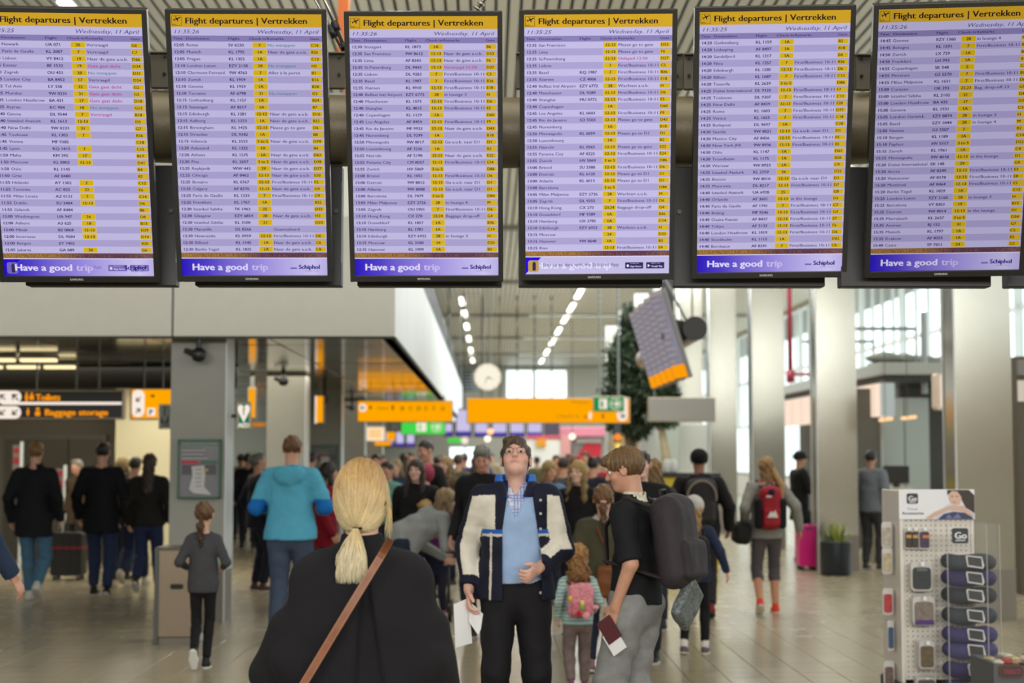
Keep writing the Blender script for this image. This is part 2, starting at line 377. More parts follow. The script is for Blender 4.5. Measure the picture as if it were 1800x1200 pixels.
q = MB(); q.box(wx0, wx1, EY+.1, EY+.12, wz0, wz1); q.build('pane', m_glass, win)
q = MB(); q.box(bx0, bx1, EY+.1, EY+.12, gz(690, EY), gz(650, EY)); win2 = struct('window_2', q, mat('blue_glass', (60, 100, 120), .1))
for j in range(7):
    z = gz(690, EY)+j*.2; q = MB(); q.box(bx0, bx1, EY-.05, EY+.05, z, z+.06); q.build('slat', m_mull, win2)
q = MB(); q.box(dx0, dx1, EY+.1, EY+.12, 0, dz1); door2 = struct('door_2', q, m_glass)
q = MB()
for u in (0, .5, .97): q.box(dx0+(dx1-dx0)*u, dx0+(dx1-dx0)*u+.08, EY, EY+.15, 0, dz1)
q.build('frame', m_joint, door2)
# ================================================================ DEPARTURE DISPLAYS
DATA = [
("11:35:25", """11:25|Newark|UA 071|26|Vertraagd|G6
11:25|Paris de Gaulle|KL 2007|7|Vertraagd|C7
11:25|Lisbon|VY 8412|19|Naar de gate a.u.b.|D66
11:15|Exeter|BE 1532|19|!Gate gaat dicht|D24
11:20|Zagreb|OU 451|20|~Nu instappen|D31
11:25|London City|BA 8452|17|Vertraagd|D24
11:25|Tel Aviv|LY 338|32|!Gate gaat dicht|G2
11:25|Mumbai|9W 0231|31|!Gate gaat dicht|G5
11:35|London Heathrow|BA 431|17|!Gate gaat dicht|D18
11:35|Atyrau|KC 904|18|~Nu instappen|G12
11:40|Genoa|DL 9544|7|!Vertraagd|B18
11:40|Istanbul Ataturk|KL 1613|12-13||D5
11:40|New Delhi|9W 0233|31||G7
11:45|Toulouse|KL 1303|7||B36
11:45|Vienna|MF 9385|||C18
11:45|Lyon|KQ 1415|7||C15
11:50|Malta|KM 395|17||B17
11:50|Moscow|KL 0903|12-13||D41
11:50|Oslo|KL 1145|||B4
11:50|Graz|AF 8480|||B2
11:55|Helsinki|AY 1302|2||C12
11:55|Toronto|AC 825|22||E6
11:55|Milan Linate|AZ 0121|7||C14
11:55|Dublin|SU 3404|12-13||D6
11:55|Gdansk|AF 8484|||B6
12:00|Washington|UA 947|26||D8
12:00|Athens|A3 625|18||B13
12:00|Minsk|B2 0868|12-13||D29
12:00|Inverness|DL 9584|12-13||D14
12:00|Bergen|EY 7402|||B20
12:05|Jakarta|GA 089|30||G6"""),
("11:35:26", """12:05|Rome|SV 6220|7|~Nu instappen|C16
12:05|Munich|KL 1795|1A|Naar de gate a.u.b.|B26
12:05|Prague|KL 1355|1A||C13
12:10|London Luton|EZY 2158|28|~Nu instappen|H2
12:10|Clermont-Ferrand|9W 4763|7|Aller à la porte|B1
12:10|Zurich|KL 1959|1A||B16
12:10|Geneva|KL 1929|1A||B28
12:10|Toronto|AF 6798|31|~Nu instappen|G3
12:15|Gothenburg|KL 1157|1A||B24
12:15|Stavanger|AF 8217|1A||B7
12:15|Edinburgh|KL 1281|12-13|Naar de gate a.u.b.|D16
12:15|Aalborg|KL 1333|1A|Naar de gate a.u.b.|B22
12:15|Birmingham|KL 1425|12-13|Please go to gate|D6
12:15|Dresden|DL 9342|1A||B8
12:15|Valencia|KL 2523|3 to 5|Naar de gate a.u.b.|D74
12:20|Aalesund|KL 1325|1A||B4
12:20|Athens|KL 1575|1A|Naar de gate a.u.b.|D62
12:20|Pisa|KL 2657|3 to 5|Naar de gate a.u.b.|D78
12:25|Reykjavik|WW 443|29|Naar de gate a.u.b.|D77
12:25|Chicago|AF 8462|12-13|Naar de gate a.u.b.|E20
12:25|Bonaire|KL 0767|12-13|First/Business 10-11|F5
12:25|Calgary|AF 8376|12-13|Naar de gate a.u.b.|G9
12:25|Paris de Gaulle|KL 1233|7|First/Business 10-11|C9
12:25|Frankfurt|KL 1767|1A||B32
12:30|Istanbul Sabiha|TK 1962|25||D22
12:30|Glasgow|EZY 6854|28|Naar de gate a.u.b.|H3
12:30|Istanbul Sabiha|KL 3100|21||D23
12:30|Marseille|DL 8366||Geannuleerd|
12:30|Newcastle|KL 0959|12-13|First/Business 10-11|D6
12:30|Billund|KL 1345|1A|Naar de gate a.u.b.|C6
12:30|Berlin Tegel|KL 1825|1A|Naar de gate a.u.b.|C8"""),
("11:35:26", """12:30|Stuttgart|KL 1873|1A||B6
12:35|San Francisco|9W 8612|12-13|Naar de gate a.u.b.|D53
12:35|Lima|AF 8243|12-13|Naar de gate a.u.b.|F6
12:35|St.Petersburg|DL 9443|12-13|!Vertraagd 12:50|D27
12:35|Lisbon|DL 9283|7|First/Business 10-11|C5
12:35|Basel|KL 1987|7|First/Business 10-11|B26
12:35|Xiamen|KL 4910|12-13|First/Business 10-11|E18
12:40|Belfast Intl Airport|EZY 6772|28|in lounge 3|H
12:40|Manchester|KL 1075|12-13|First/Business 10-11|D6
12:40|Shanghai|KL 4815|12-13|First/Business 10-11|E5
12:40|Copenhagen|KL 1129|1A||D60
12:45|Los Angeles|AF 8454|12-13|First/Business 10-11|F9
12:45|Rio de Janeiro|MF 9923|12-13|Naar de gate a.u.b.|D43
12:45|Nuremberg|DL 9299|1A||B18
12:50|Minneapolis|9W 8017|12-13|Ga a.u.b. naar D1|D1
12:50|Luxembourg|AF 3236|1A||B2
12:55|Nairobi|AF 5190|12-13|Naar de gate a.u.b.|E22
12:55|Panama City|CM 8057|12-13|First/Business 10-11|E24
12:55|Zurich|HV 5069|3 to 5||D86
13:00|Bristol|KL 1051|12-13|First/Business 10-11|D6
13:00|Detroit|9W 8012|12-13|Ga a.u.b. naar D1|D1
13:00|Atlanta|9W 8008|12-13|Ga a.u.b. naar D1|D1
13:00|Barcelona|DL 7479|3 to 5||D84
13:05|Milan Malpensa|EZY 2726|28|in lounge 4|M
13:05|Zagreb|OU 5901|7|First/Business 10-11|D6
13:10|Hong Kong|CX 270|23,24|Baggage drop-off|G4
13:10|Dusseldorf|KL 1857|1A||B36
13:10|Hamburg|KL 1781|1A||C14
13:10|Edinburgh|EZY 6922|28|in lounge 3|H
13:15|Moscow|KL 3180|24||D25
13:15|Hanover|KL 1909|1A||B2"""),
("11:35:25", """12:35|San Francisco||12-13|Please go to gate|D53
12:35|Lima||12-13|Please go to gate|F6
12:35|St.Petersburg||12-13|!Delayed 12:50|D27
12:35|Lisbon||7|First/Business 10-11|C5
12:35|Basel|KQ 1987|7|First/Business 10-11|B26
12:35|Xiamen|CZ 4006|12-13|First/Business 10-11|E18
12:40|Belfast Intl Airport|EZY 6772|28|Wachten a.u.b.|H
12:40|Manchester|DL 9289|12-13|First/Business 10-11|D6
12:40|Shanghai|MU 0772|12-13|First/Business 10-11|E5
12:40|Copenhagen||1A||D60
12:45|Los Angeles|KL 0603|12-13|First/Business 10-11|F9
12:45|Rio de Janeiro|G3 5503|12-13|Please go to gate|D43
12:45|Nuremberg||1A||B18
12:50|Minneapolis|KL 6059|12-13|Please go to D1|D1
12:50|Luxembourg||1A||B2
12:55|Nairobi|KL 0565|12-13|Please go to gate|E22
12:55|Panama City|AF 8225|12-13|First/Business 10-11|E24
12:55|Zurich|HV 5069|3 to 5||D86
13:00|Bristol|SU 3388|12-13|First/Business 10-11|D6
13:00|Detroit|KL 6120|12-13|Please go to D1|D1
13:00|Atlanta|KL 6013|12-13|Please go to D1|D1
13:00|Barcelona||3 to 5||D84
13:05|Milan Malpensa|EZY 2726|28|Wachten a.u.b.|M
13:05|Zagreb|DL 9355|7|First/Business 10-11|D6
13:10|Hong Kong|CX 270|23,24|Baggage drop-off|G4
13:10|Dusseldorf|MF 9389|1A||B36
13:10|Hamburg|UX 3785|1A||C14
13:10|Edinburgh|EZY 6922|28|Wachten a.u.b.|H
13:15|Moscow||24||D25
13:15|Hanover|9W 8648|1A||B2
13:15|Kiev||12-13|First/Business 10-11|E4"""),
("11:35:25", """14:20|Gothenburg|KL 1159|1A||B2
14:20|Linkoping|AF 8497|1A||B18
14:20|Sandefjord|KL 1217|1A||B4
14:20|Nice|KL 1257|7|First/Business 10-11|B36
14:20|Edinburgh|KL 1285|12-13|First/Business 10-11|D6
14:20|Bilbao|KL 1687|7|First/Business 10-11|C13
14:20|Tenerife|KL 2629|3 to 5||D86
14:25|Dubai International|DL 9320|12-13|First/Business 10-11|F7
14:25|Toulouse|DL 9307|7|First/Business 10-11|C11
14:25|New Delhi|AF 8439|12-13|First/Business 10-11|E20
14:25|Rome|KL 1603|7|First/Business 10-11|D71
14:25|Venice|KL 1655|7|First/Business 10-11|C18
14:25|Budapest|DL 9697|1A||C10
14:30|Seattle|9W 8021|12-13|Ga a.u.b. naar D1|D1
14:30|Mexico City|AF 8456|12-13|First/Business 10-11|F5
14:30|New York JFK|9W 8936|12-13|First/Business 10-11|E5
14:30|Oslo|KL 1147|1A||D61
14:30|Trondheim|KL 1175|1A||B20
14:30|Warsaw|9W 8923|1A||C9
14:35|Istanbul Ataturk|KL 2759|26||D22
14:35|Boston|9W 8010|12-13|Ga a.u.b. naar D1|D1
14:35|Monrovia|DL 8217|12-13|First/Business 10-11|D7
14:40|Istanbul Ataturk|UA 6928|25||G8
14:40|Orlando|AF 3601|12-13|in the lounge|D1
14:40|Paris de Gaulle|AF 1741|7|First/Business 10-11|C7
14:40|Beijing|MF 9246|12-13|First/Business 10-11|G3
14:40|Osaka Kansai|AF 8437|12-13|First/Business 10-11|E7
14:40|Tokyo|AF 5133|12-13|First/Business 10-11|F6
14:40|London Heathrow|KL 1019|12-13|First/Business 10-11|D6
14:40|Stockholm|KL 1115|1A||D62
14:40|Bordeaux|AF 8341|7|First/Business 10-11|C6"""),
("11:35:26", """14:45|Geneva|EZY 1360|28|in lounge 4|M
14:45|Bologna|KL 1591|7|First/Business 10-11|B30
14:50|Zurich|LX 729|1A||B14
14:50|Frankfurt|LH 993|1A||B13
14:55|Copenhagen|SK 548|2||C8
14:55|Florence|G3 5570|7|First/Business 10-11|B16
14:55|Milan Malpensa|KL 1631|7|First/Business 10-11|D66
15:00|Curacao|OR 393|22,23|Bag. drop-off 23|G5
15:00|Istanbul Sabiha|KL 3102|21||G4
15:00|London Heathrow|BA 435|17||D31
15:00|Geneva|KL 1931|1A||C16
15:05|London Gatwick|EZY 8874|28|in lounge 3|H
15:05|Basel|EZY 1044|28|in lounge 4|M
15:05|Nantes|G3 5507|7||B2
15:10|Bergen|KL 1189|1A||C14
15:10|Paphos|HV 5517|3 to 5||D52
15:15|Zurich|KL 1961|1A||C4
15:15|Minneapolis|9W 8018|12-13|in the lounge|D1
15:20|Dubai International|EK 148|29||G9
15:20|Accra|AF 8249|12-13|First/Business 10-11|E3
15:20|Vancouver|AF 8378|12-13|First/Business 10-11|E8
15:20|Montreal|AF 8464|12-13|First/Business 10-11|E2
15:20|Berlin Tegel|KL 1829|1A||C12
15:25|London Luton|EZY 2160|28|in lounge 3|H
15:25|Barcelona|VY 8303|19||B15
15:25|Detroit|9W 8014|12-13|in the lounge|D1
15:25|Marrakech|KL 2627|3 to 5||D54
15:35|Amman|RJ 152|31||G7
15:35|Munich|KL 1797|1A||C5
15:35|Krakow|AF 8255|1A||B2
15:40|Cairo|TP 7011|24||G2"""),
]
HPX = [(39, 305), (339, 598), (626, 882), (912, 1166), (1188, 1454), (1483, 1748), (1778, 2040)]
PPX = [(-20, 290), (284, 602), (640, 868), (907, 1206), (1207, 1514), (1515, 1830), (1831, 2090)]
def hang_box(root, R, k):
    "upright housing and plate behind a tilted display, given in world axes and turned into the display's frame"
    c = Vector(POSE7[k][:3]); Ri = R.transposed(); yy = c.y+SH/2*math.sin(POSE7[k][3])+.06; ty = 7.80-.07*abs(k-2.5)**1.6*.35
    def wb(name, m, bxs, par=root, bev=.004):
        q = MB()
        for b in bxs: q.box(*b, bev=bev)
        V = [Ri @ (Vector(v)-c) for v in q.V]; return link_mesh(name, V, q.F, m, par)
    a, b = HPX[k]; Y = yy+.04; hz = wb('housing', m_hou, [(gx(a, Y), gx(b, Y), Y, Y+.09, gz(503, Y), gz(292, Y))])
    wb('edge_trim', mat('pale_trim', (120, 136, 132), .4), [(gx(b, Y)-.002, gx(b, Y)+.002, Y-.003, Y, gz(462, Y), gz(320, Y))], hz, 0)
    for sx in (a+9, b-10):
        q = MB(); q.disc((gx(sx, Y), gz(372, Y)), .011, Y-.012, n=12, h=.02); link_mesh('screw', [Ri @ (Vector(v)-c) for v in q.V], q.F, m_screw, hz)
    a, b = PPX[k]; pl = wb('bracket', m_brk, [(gx(a, Y), gx(b, Y), Y, Y+.03, gz(156, Y), gz(93, Y)), (gx(a, Y), gx(b, Y), Y-.02, Y+.03, gz(97, Y), gz(93, Y)), ((gx(a, Y)+gx(b, Y))/2-.1, (gx(a, Y)+gx(b, Y))/2+.1, Y, Y+.02, gz(200, Y), gz(100, Y))])
    for sx in (a+9, b-11):
        for py_ in (101, 132): q = MB(); q.disc((gx(sx, Y), gz(py_, Y)), .008, Y-.01, n=10, h=.012); link_mesh('bolt', [Ri @ (Vector(v)-c) for v in q.V], q.F, m_screw, pl)
POSE = [[-1.8876, 7.4018, 3.0645, 0.4116, 0.0744, -0.009], [-1.1025, 7.5506, 3.0974, 0.3311, 0.0202, -0.0048],
        [-0.3012, 7.6288, 3.1108, 0.3013, -0.0102, -0.003], [0.5052, 7.6171, 3.1196, 0.2949, -0.0171, -0.0066],
        [1.3054, 7.5265, 3.1146, 0.3373, -0.0493, -0.0064], [2.0868, 7.3626, 3.0931, 0.406, -0.0976, -0.0048]]
SW, SH = .6804, 1.2096
POSE7 = POSE+[[2.98, 7.38, 3.07, .41]]
m_bez = mat('bezel_black', (24, 23, 23), .32); m_hou = mat('housing_black', (16, 16, 17), .5); m_brk = mat('bracket_grey', (112, 106, 92), .55, metal=.3)
m_logo = mat('bezel_lettering', (190, 190, 190), .4); m_screw = mat('screw', (60, 58, 54), .4, metal=.8)
LAB = ['leftmost departure screen, cut by the frame edge, starting with Newark and Paris de Gaulle', 'departure screen, second from left, starting with Rome, Munich and Prague',
       'departure screen, third from left, starting with Stuttgart and San Francisco', 'departure screen, fourth from left, with blank flight numbers and the app advert at its foot',
       'departure screen, fifth from left, starting with Gothenburg and Linkoping at 14:20', 'rightmost large departure screen, cut by the frame edge, starting with Geneva and Bologna']
def screen_mats(k, br):
    g_ = lambda n, c: glow(f'{n}_{k}', c, br)
    P = [g_('page', (193, 186, 226)), g_('page_band', (170, 161, 207)), g_('page_header', (138, 127, 180)), g_('header_yellow', (208, 163, 40)), g_('cell_yellow', (214, 178, 26)),
         g_('ink_dark', (38, 28, 34)), g_('ink_text', (66, 54, 112)), g_('ink_red', (176, 58, 128)), g_('ink_green', (84, 134, 142)), g_('banner_white', (226, 220, 250)), g_('logo_blue', (36, 24, 132)), g_('badge', (52, 44, 92)), g_('banner_pale', (200, 188, 240)), g_('cell_edge', (235, 205, 80))]
    def ramp(n, stops, noise=False):
        m = bpy.data.materials.new(f'{n}_{k}'); m.use_nodes = True; nt = m.node_tree; nt.nodes.clear(); N = nt.nodes; L = nt.links
        e = N.new('ShaderNodeEmission'); o = N.new('ShaderNodeOutputMaterial'); r = N.new('ShaderNodeValToRGB'); tc = N.new('ShaderNodeTexCoord'); sx = N.new('ShaderNodeSeparateXYZ')
        L.new(tc.outputs['Object'], sx.inputs[0]); mr = N.new('ShaderNodeMapRange'); mr.inputs['From Min'].default_value = -SW/2; mr.inputs['From Max'].default_value = SW/2
        L.new(sx.outputs[0], mr.inputs['Value'])
        if noise:
            mp = N.new('ShaderNodeMapping'); mp.inputs['Scale'].default_value = (190, 190, 60); nz = N.new('ShaderNodeTexNoise'); nz.inputs['Detail'].default_value = 3; nz.inputs['Scale'].default_value = 1
            L.new(tc.outputs['Object'], mp.inputs[0]); L.new(mp.outputs[0], nz.inputs['Vector'])
            m1 = N.new('ShaderNodeMapRange'); m1.inputs['From Min'].default_value = .3; m1.inputs['From Max'].default_value = .7; m1.inputs['To Min'].default_value = .45*br; m1.inputs['To Max'].default_value = 1.5*br
            L.new(nz.outputs['Fac'], m1.inputs['Value']); L.new(m1.outputs[0], e.inputs[1])
        else: e.inputs[1].default_value = br
        L.new(mr.outputs[0], r.inputs[0]); L.new(r.outputs[0], e.inputs[0]); L.new(e.outputs[0], o.inputs[0])
        el = r.color_ramp.elements
        while len(el) > 1: el.remove(el[-1])
        el[0].position = stops[0][0]; el[0].color = (*lin(stops[0][1]), 1)
        for p_, c in stops[1:]: q = el.new(p_); q.color = (*lin(c), 1)
        return m
    P.append(ramp('banner', [(0, (44, 26, 190)), (.18, (84, 66, 200)), (.5, (150, 134, 222)), (.9, (204, 196, 240)), (1, (186, 176, 230))]))
    P.append(ramp('heath_strip', [(0, (160, 118, 60)), (.35, (150, 106, 62)), (.55, (104, 66, 74)), (.8, (100, 66, 84)), (1, (124, 88, 80))], True))
    P.append(g_('ink_faint', (120, 106, 180))); P.append(g_('corner_blue', (40, 14, 214))); P.append(g_('icon_gold', (190, 156, 70)))
    return P
# fixed part of the text is made once and reused
def U(u): return (u-.5)*SW
def Vv(p): return SH/2-(p-.018*p*(1-p))*SH
def plane_icon(x, z, s):
    "take-off pictogram inside a thin square"
    o = []
    b = .012*s/.07*.07
    t = .0016
    for (x0, x1, z0, z1) in ((x, x+s, z, z+t), (x, x+s, z+s-t, z+s), (x, x+t, z, z+s), (x+s-t, x+s, z, z+s)): o.append([(x0, z0), (x1, z0), (x1, z1), (x0, z1)])
    o.append([(x+.05*s, z+.10*s), (x+.48*s, z+.10*s), (x+.48*s, z+.15*s), (x+.05*s, z+.15*s)])
    body = [(.22, .50), (.88, .76), (.93, .82), (.88, .86), (.82, .86), (.20, .58)]
    wing1 = [(.48, .66), (.62, .70), (.40, .92), (.34, .90)]; wing2 = [(.50, .66), (.66, .70), (.66, .42), (.60, .40)]; tail = [(.22, .54), (.28, .58), (.20, .72), (.15, .70)]; tail2 = [(.22, .5), (.28, .54), (.34, .44), (.30, .42)]
    for p_ in (body, wing1, wing2, tail, tail2): o.append([(x+a*s, z+b_*s) for a, b_ in p_])
    return o
PITCHV = (.898-.1166)/30
for k, ((clock, rows), ps) in enumerate(zip(DATA, POSE)):
    br = (.97, .95, .98, 1.05, .95, .74)[k]
    ms = screen_mats(k, br)
    R = Matrix.Rotation(ps[4], 3, 'Z') @ Matrix.Rotation(ps[3], 3, 'X') @ Matrix.Rotation(ps[5], 3, 'Y')
    root = empty('departure_display', LAB[k], 'screen', group='departure screens on the overhead bar')
    xf(root, ps[:3], [list(r) for r in R])
    b = MB(); bw, bh = SW/2+.023, SH/2+.022; bb = SH/2+.030
    yb = .05
    for (x0, x1, z0, z1) in ((-bw, -SW/2, -bb, bh), (SW/2, bw, -bb, bh), (-SW/2, SW/2, SH/2, bh), (-SW/2, SW/2, -bb, -SH/2)): b.box(x0, x1, -.008, yb, z0, z1, bev=.003)
    b.box(-bw+.01, bw-.01, .012, .07, -bb+.01, bh-.01); b.build('bezel', m_bez, root)
    h = MB(); h.box(-.2, .2, .07, .14, -.45, .35); h.box(-.28, .28, .07, .12, -bb+.03, -.3); h.build('back_box', m_hou, root)
    hang_box(root, R, k)
    V, Fc = text_geo('SAMSUNG', -.045, -SH/2-.020, .0095, wid=.06, bold=.03, y=-.0085); link_mesh('maker_lettering', V, Fc, m_logo, root)
    # picture: header, bands, cells
    s = TX(); y0 = 0.0; y1 = -.0006; y2 = -.0012
    s.rect(3, U(0), U(1), Vv(.0494), Vv(0), y0); s.rect(0, U(0), U(1), Vv(.0815), Vv(.0494), y0); s.rect(2, U(0), U(1), Vv(.1035), Vv(.0815), y0)
    L = [r.split('|') for r in rows.split('\n')]; flip = k in (0, 1, 2, 3, 4, 5)
    for i, r in enumerate(L):
        p_ = .1166+i*PITCHV; s.rect(i % 2, U(0), U(1), Vv(p_+PITCHV/2), Vv(p_-PITCHV/2), y0)
        hgt = .0092
        if r[3]: s.rect(13, U(.535), U(.630), Vv(p_+hgt+.0012), Vv(p_-hgt-.0012), y1/2); s.rect(4, U(.537), U(.628), Vv(p_+hgt), Vv(p_-hgt), y1)
        if r[5]: s.rect(4, U(.919), U(.992), Vv(p_+hgt), Vv(p_-hgt), y1)
    pe = .1166+30*PITCHV+PITCHV/2
    s.rect(15, U(0), U(1), Vv(.931), Vv(pe), y0); s.rect(9, U(0), U(1), Vv(.934), Vv(.931), y0); s.rect(14, U(0), U(1), Vv(1), Vv(.934), y0)
    if k in (0, 3):
        if k == 3: s.rect(9 if False else 0, U(0), U(1), Vv(1), Vv(.934), y1/2)
        z0, z1 = Vv(1), Vv(.934); s.poly(17, [(U(0), z0), (U(.11), z1), (U(0), z1)], y1)
        s.poly(18 if k == 3 else 16, rrect(U(.055), (z0+z1)/2-.002, .05, .055, .01), y2); s.poly(11, rrect(U(.06), (z0+z1)/2-.004, .016, .04, .005), y2-.0003)
        s.poly(11, [(U(.053), (z0+z1)/2+.012), (U(.067), (z0+z1)/2+.012), (U(.06), (z0+z1)/2+.024)], y2-.0004)
    pic = s.build('picture', ms, root)
    t = TX(); ty = -.0016
    for pl in plane_icon(U(.0065), Vv(.0445), .0445): t.poly(5, pl, ty)
    t.put(5, 'Flight departures | Vertrekken', U(.094), Vv(.0365), .0262, wid=.802*SW, bold=.035, y=ty)
    t.put(6, clock, U(.012), Vv(.0735), .0165, wid=.163*SW, italic=.25, bold=.008, y=ty)
    t.put(6, 'Wednesday, 11 April', U(.567), Vv(.0735), .0165, wid=.405*SW, italic=.25, bold=.008, y=ty)
    for tt, u, wd in (('Time', .012, .060), ('Destination', .096, .152), ('Flight', .374, .074), ('Check-in', .513, .112), ('Remarks', .632, .110), ('Gate', .919, .061)):
        t.put(6, tt, U(u), Vv(.0965), .0105, wid=wd*SW, bold=.035, y=ty)
    capz = .0127
    for i, r in enumerate(L):
        z = Vv(.1166+i*PITCHV)-capz*.5
        t.put(6, r[0], U(.014), z, capz, sx=1.15, bold=.045, y=ty)
        t.put(6, r[1], U(.096), z, capz, sx=1.22, bold=.018, y=ty)
        if r[2]: t.put(6, r[2], U(.375), z, capz, sx=1.14, bold=.042, y=ty)
        if r[3]: t.put(5, r[3], U(.583), z, capz, sx=1.1, bold=.035, align='CENTER', y=ty)
        if r[4]:
            c = {'!': 7, '~': 8}.get(r[4][0], 6); t.put(c, r[4].lstrip('!~'), U(.636), z, capz, sx=1.26, bold=.018, y=ty)
        if r[5]: t.put(5, r[5], U(.925), z, capz, sx=1.08, bold=.03, y=ty)
    if k != 3:
        t.put(9, 'Have a good', U(.069), Vv(.979), .030, wid=.375*SW, bold=.045, y=ty); t.put(12, 'trip', U(.480), Vv(.979), .030, wid=.11*SW, bold=.045, y=ty)
    else: t.put(9, 'Have a good trip', U(.069), Vv(.979), .030, wid=.52*SW, bold=.04, y=-.0008)
    if k in (0, 3):
        t.put(6 if k == 3 else 16, 'Stay up to date with the Schiphol App', U(.120), Vv(.970), .0150, wid=.528*SW, bold=.006, y=ty)
        for u, a, b2 in ((.695, 'Download on the', 'App Store'), (.842, 'GET IT ON', 'Google Play')):
            t.poly(11 if k == 3 else 16, rrect(U(u+.062), Vv(.9685), .126*SW, .030, .003), ty)
            t.put(9, a, U(u+.034), Vv(.962), .0035, wid=.06*SW, y=ty-.0005); t.put(9, b2, U(u+.034), Vv(.975), .0080, wid=.078*SW, bold=.02, y=ty-.0005)
            if a[0] == 'D': t.poly(9, [(U(u+.018)+.006*math.cos(q_)*(.9 if math.cos(q_) > 0 else 1), Vv(.9695)+.007*math.sin(q_)) for q_ in np.linspace(0, 2*PI, 12, endpoint=False)], ty-.0005)
            else: t.poly(9, [(U(u+.010), Vv(.963)), (U(u+.010), Vv(.976)), (U(u+.026), Vv(.9695))], ty-.0005)
    if k != 3:
        t.put(10, 'Schiphol', U(.803), Vv(.9745), .0195, wid=.142*SW, bold=.05, y=ty-.0008)
        t.put(7, 'Amsterdam', U(.845), Vv(.984), .0045, wid=.05*SW, bold=.02, y=ty-.0008); t.put(16, 'Airport', U(.903), Vv(.984), .0045, wid=.04*SW, y=ty-.0008); t.rect(16, U(.745), U(.79), Vv(.975), Vv(.969), ty)
    t.build('lettering', ms, root)
# a seventh display only shows its housing corner at the right frame edge
root = empty('departure_display', 'next departure screen at the far right, only its black housing corner shows', 'screen', group='departure screens on the overhead bar')
R = Matrix.Rotation(-.13, 3, 'Z') @ Matrix.Rotation(.41, 3, 'X'); xf(root, (2.98, 7.38, 3.07), [list(r) for r in R])
b = MB(); b.box(-bw, bw, -.008, .07, -bb, bh, bev=.003); b.build('bezel', m_bez, root)
s = TX(); s.rect(0, -SW/2, SW/2, -SH/2, SH/2, -.009); s.rect(3, -SW/2, SW/2, SH/2-.06, SH/2, -.0095); s.build('picture', ms, root)
hang_box(root, R, 6)
# the bar they hang on
m_bar = mat('painted_tube', (128, 118, 94), .42, metal=.15, bump=.15, bscale=60)
bp = [(-3.6, 7.45, 3.25), (-2.3, 7.72, 3.25), (-1.5, 7.85, 3.25), (-.7, 7.93, 3.25), (.1, 7.97, 3.25), (.9, 7.94, 3.25), (1.7, 7.85, 3.25), (2.5, 7.68, 3.25), (3.6, 7.35, 3.25)]
b = MB(); b.tube(bp, .172, 32); o = b.build('support_bar', m_bar, smooth=True); tag(o, 'thick dark tube running behind all the overhead departure screens', 'bar')
# suspension rods
m_rod = mat('steel_rod', (150, 146, 134), .25, metal=.9); m_clamp = mat('black_clamp', (40, 40, 42), .4, metal=.5)
for a, b2, lab in (((568, -8), (606, 84), 'steel hanger rod with black clamps sloping down between the second and third screens'), ((550, -8), (608, 100), 'thin pale hanger rod just left of the clamped one, second gap from left'),
                   ((855, -6), (838, 16), 'short silver hanger rod meeting the top right of the third screen')):
    p0 = at(*a, 7.9); p1 = at(*b2, 7.9); d = p1-p0
    r = empty('hanger_rod', lab, 'rod', tuple(p0)); q = MB(); q.tube([tuple(-d*.9), tuple(d)], .011 if 'thin' not in lab else .007, 10); q.build('rod', m_rod, r, smooth=True)
    for u0, u1, rr_ in ((.5, .68, .018), (.92, 1.04, .022)): q = MB(); q.tube([tuple(d*u0), tuple(d*u1)], rr_, 10); q.build('clamp', m_clamp if 'short' not in lab else m_rod, r, smooth=True)
q = MB(); q.box(gx(588, 17), gx(608, 17), 17, 17.06, gz(100, 17), CEIL-.1); q.box(gx(600, 17), gx(608, 17), 17, 17.06, gz(165, 17), gz(100, 17)); q.box(gx(588, 17), gx(608, 17), 17.0, 17.1, CEIL-.12, CEIL); o = q.build('banner', mat('orange_banner', (214, 112, 52), .6)); tag(o, 'strip of orange hanging panel glimpsed between the second and third screens', 'banner')
# ================================================================ SIGNS AND FIXTURES
o_sign = glow('sign_orange', (255, 166, 0), 1.0); m_sframe = mat('sign_frame', (160, 150, 130), .4, metal=.4); m_blk = mat('sign_black', (30, 26, 20), .5)
g_white = glow('sign_white', (250, 236, 222), 1.0); g_ink = mat('sign_ink', (40, 26, 10), .6); g_green = glow('sign_green', (18, 140, 74), 1.0); g_green2 = glow('sign_green_bright', (70, 214, 80), 1.0); g_or_ink = glow('sign_orange_ink', (246, 150, 18), 1.0)
m_wire = mat('wire', (140, 144, 142), .4, metal=.5)
def sign(name, label, x0, x1, y0, y1, Y, face, ex=None, hang=(), cat='sign', dep=.12, top=CEIL):
    X0, X1, Z1, Z0 = gx(x0, Y), gx(x1, Y), gz(y0, Y), gz(y1, Y); cx = (X0+X1)/2
    r = empty(name, label, cat, (cx, Y, Z0)); w2 = (X1-X0)/2; h = Z1-Z0
    b = MB(); b.box(-w2, w2, .012, dep, 0, h, bev=.01); b.build('case', m_sframe, r)
    b = MB(); b.box(-w2+.02, w2-.02, 0, .02, .02, h-.02); b.build('face', face, r)
    for hx in hang:
        X = gx(hx, Y)-cx; q = MB(); q.tube([(X, dep/2, h-.01), (X, dep/2, top-Z0)], .012, 8); q.build('hanger', m_wire, r)
    s = TX(); k = F/Y
    def px(a): return (a-(x0+x1)/2)/k
    def pz(a): return (y1-a)/k
    if ex: ex(s, px, pz, k)
    return r, s
def pill(s, mi, px, pz, k, cx, cy, w_, h_, y=-.003): s.poly(mi, rrect(px(cx), pz(cy), w_/k, h_/k, min(w_, h_)/2/k*.98), y)
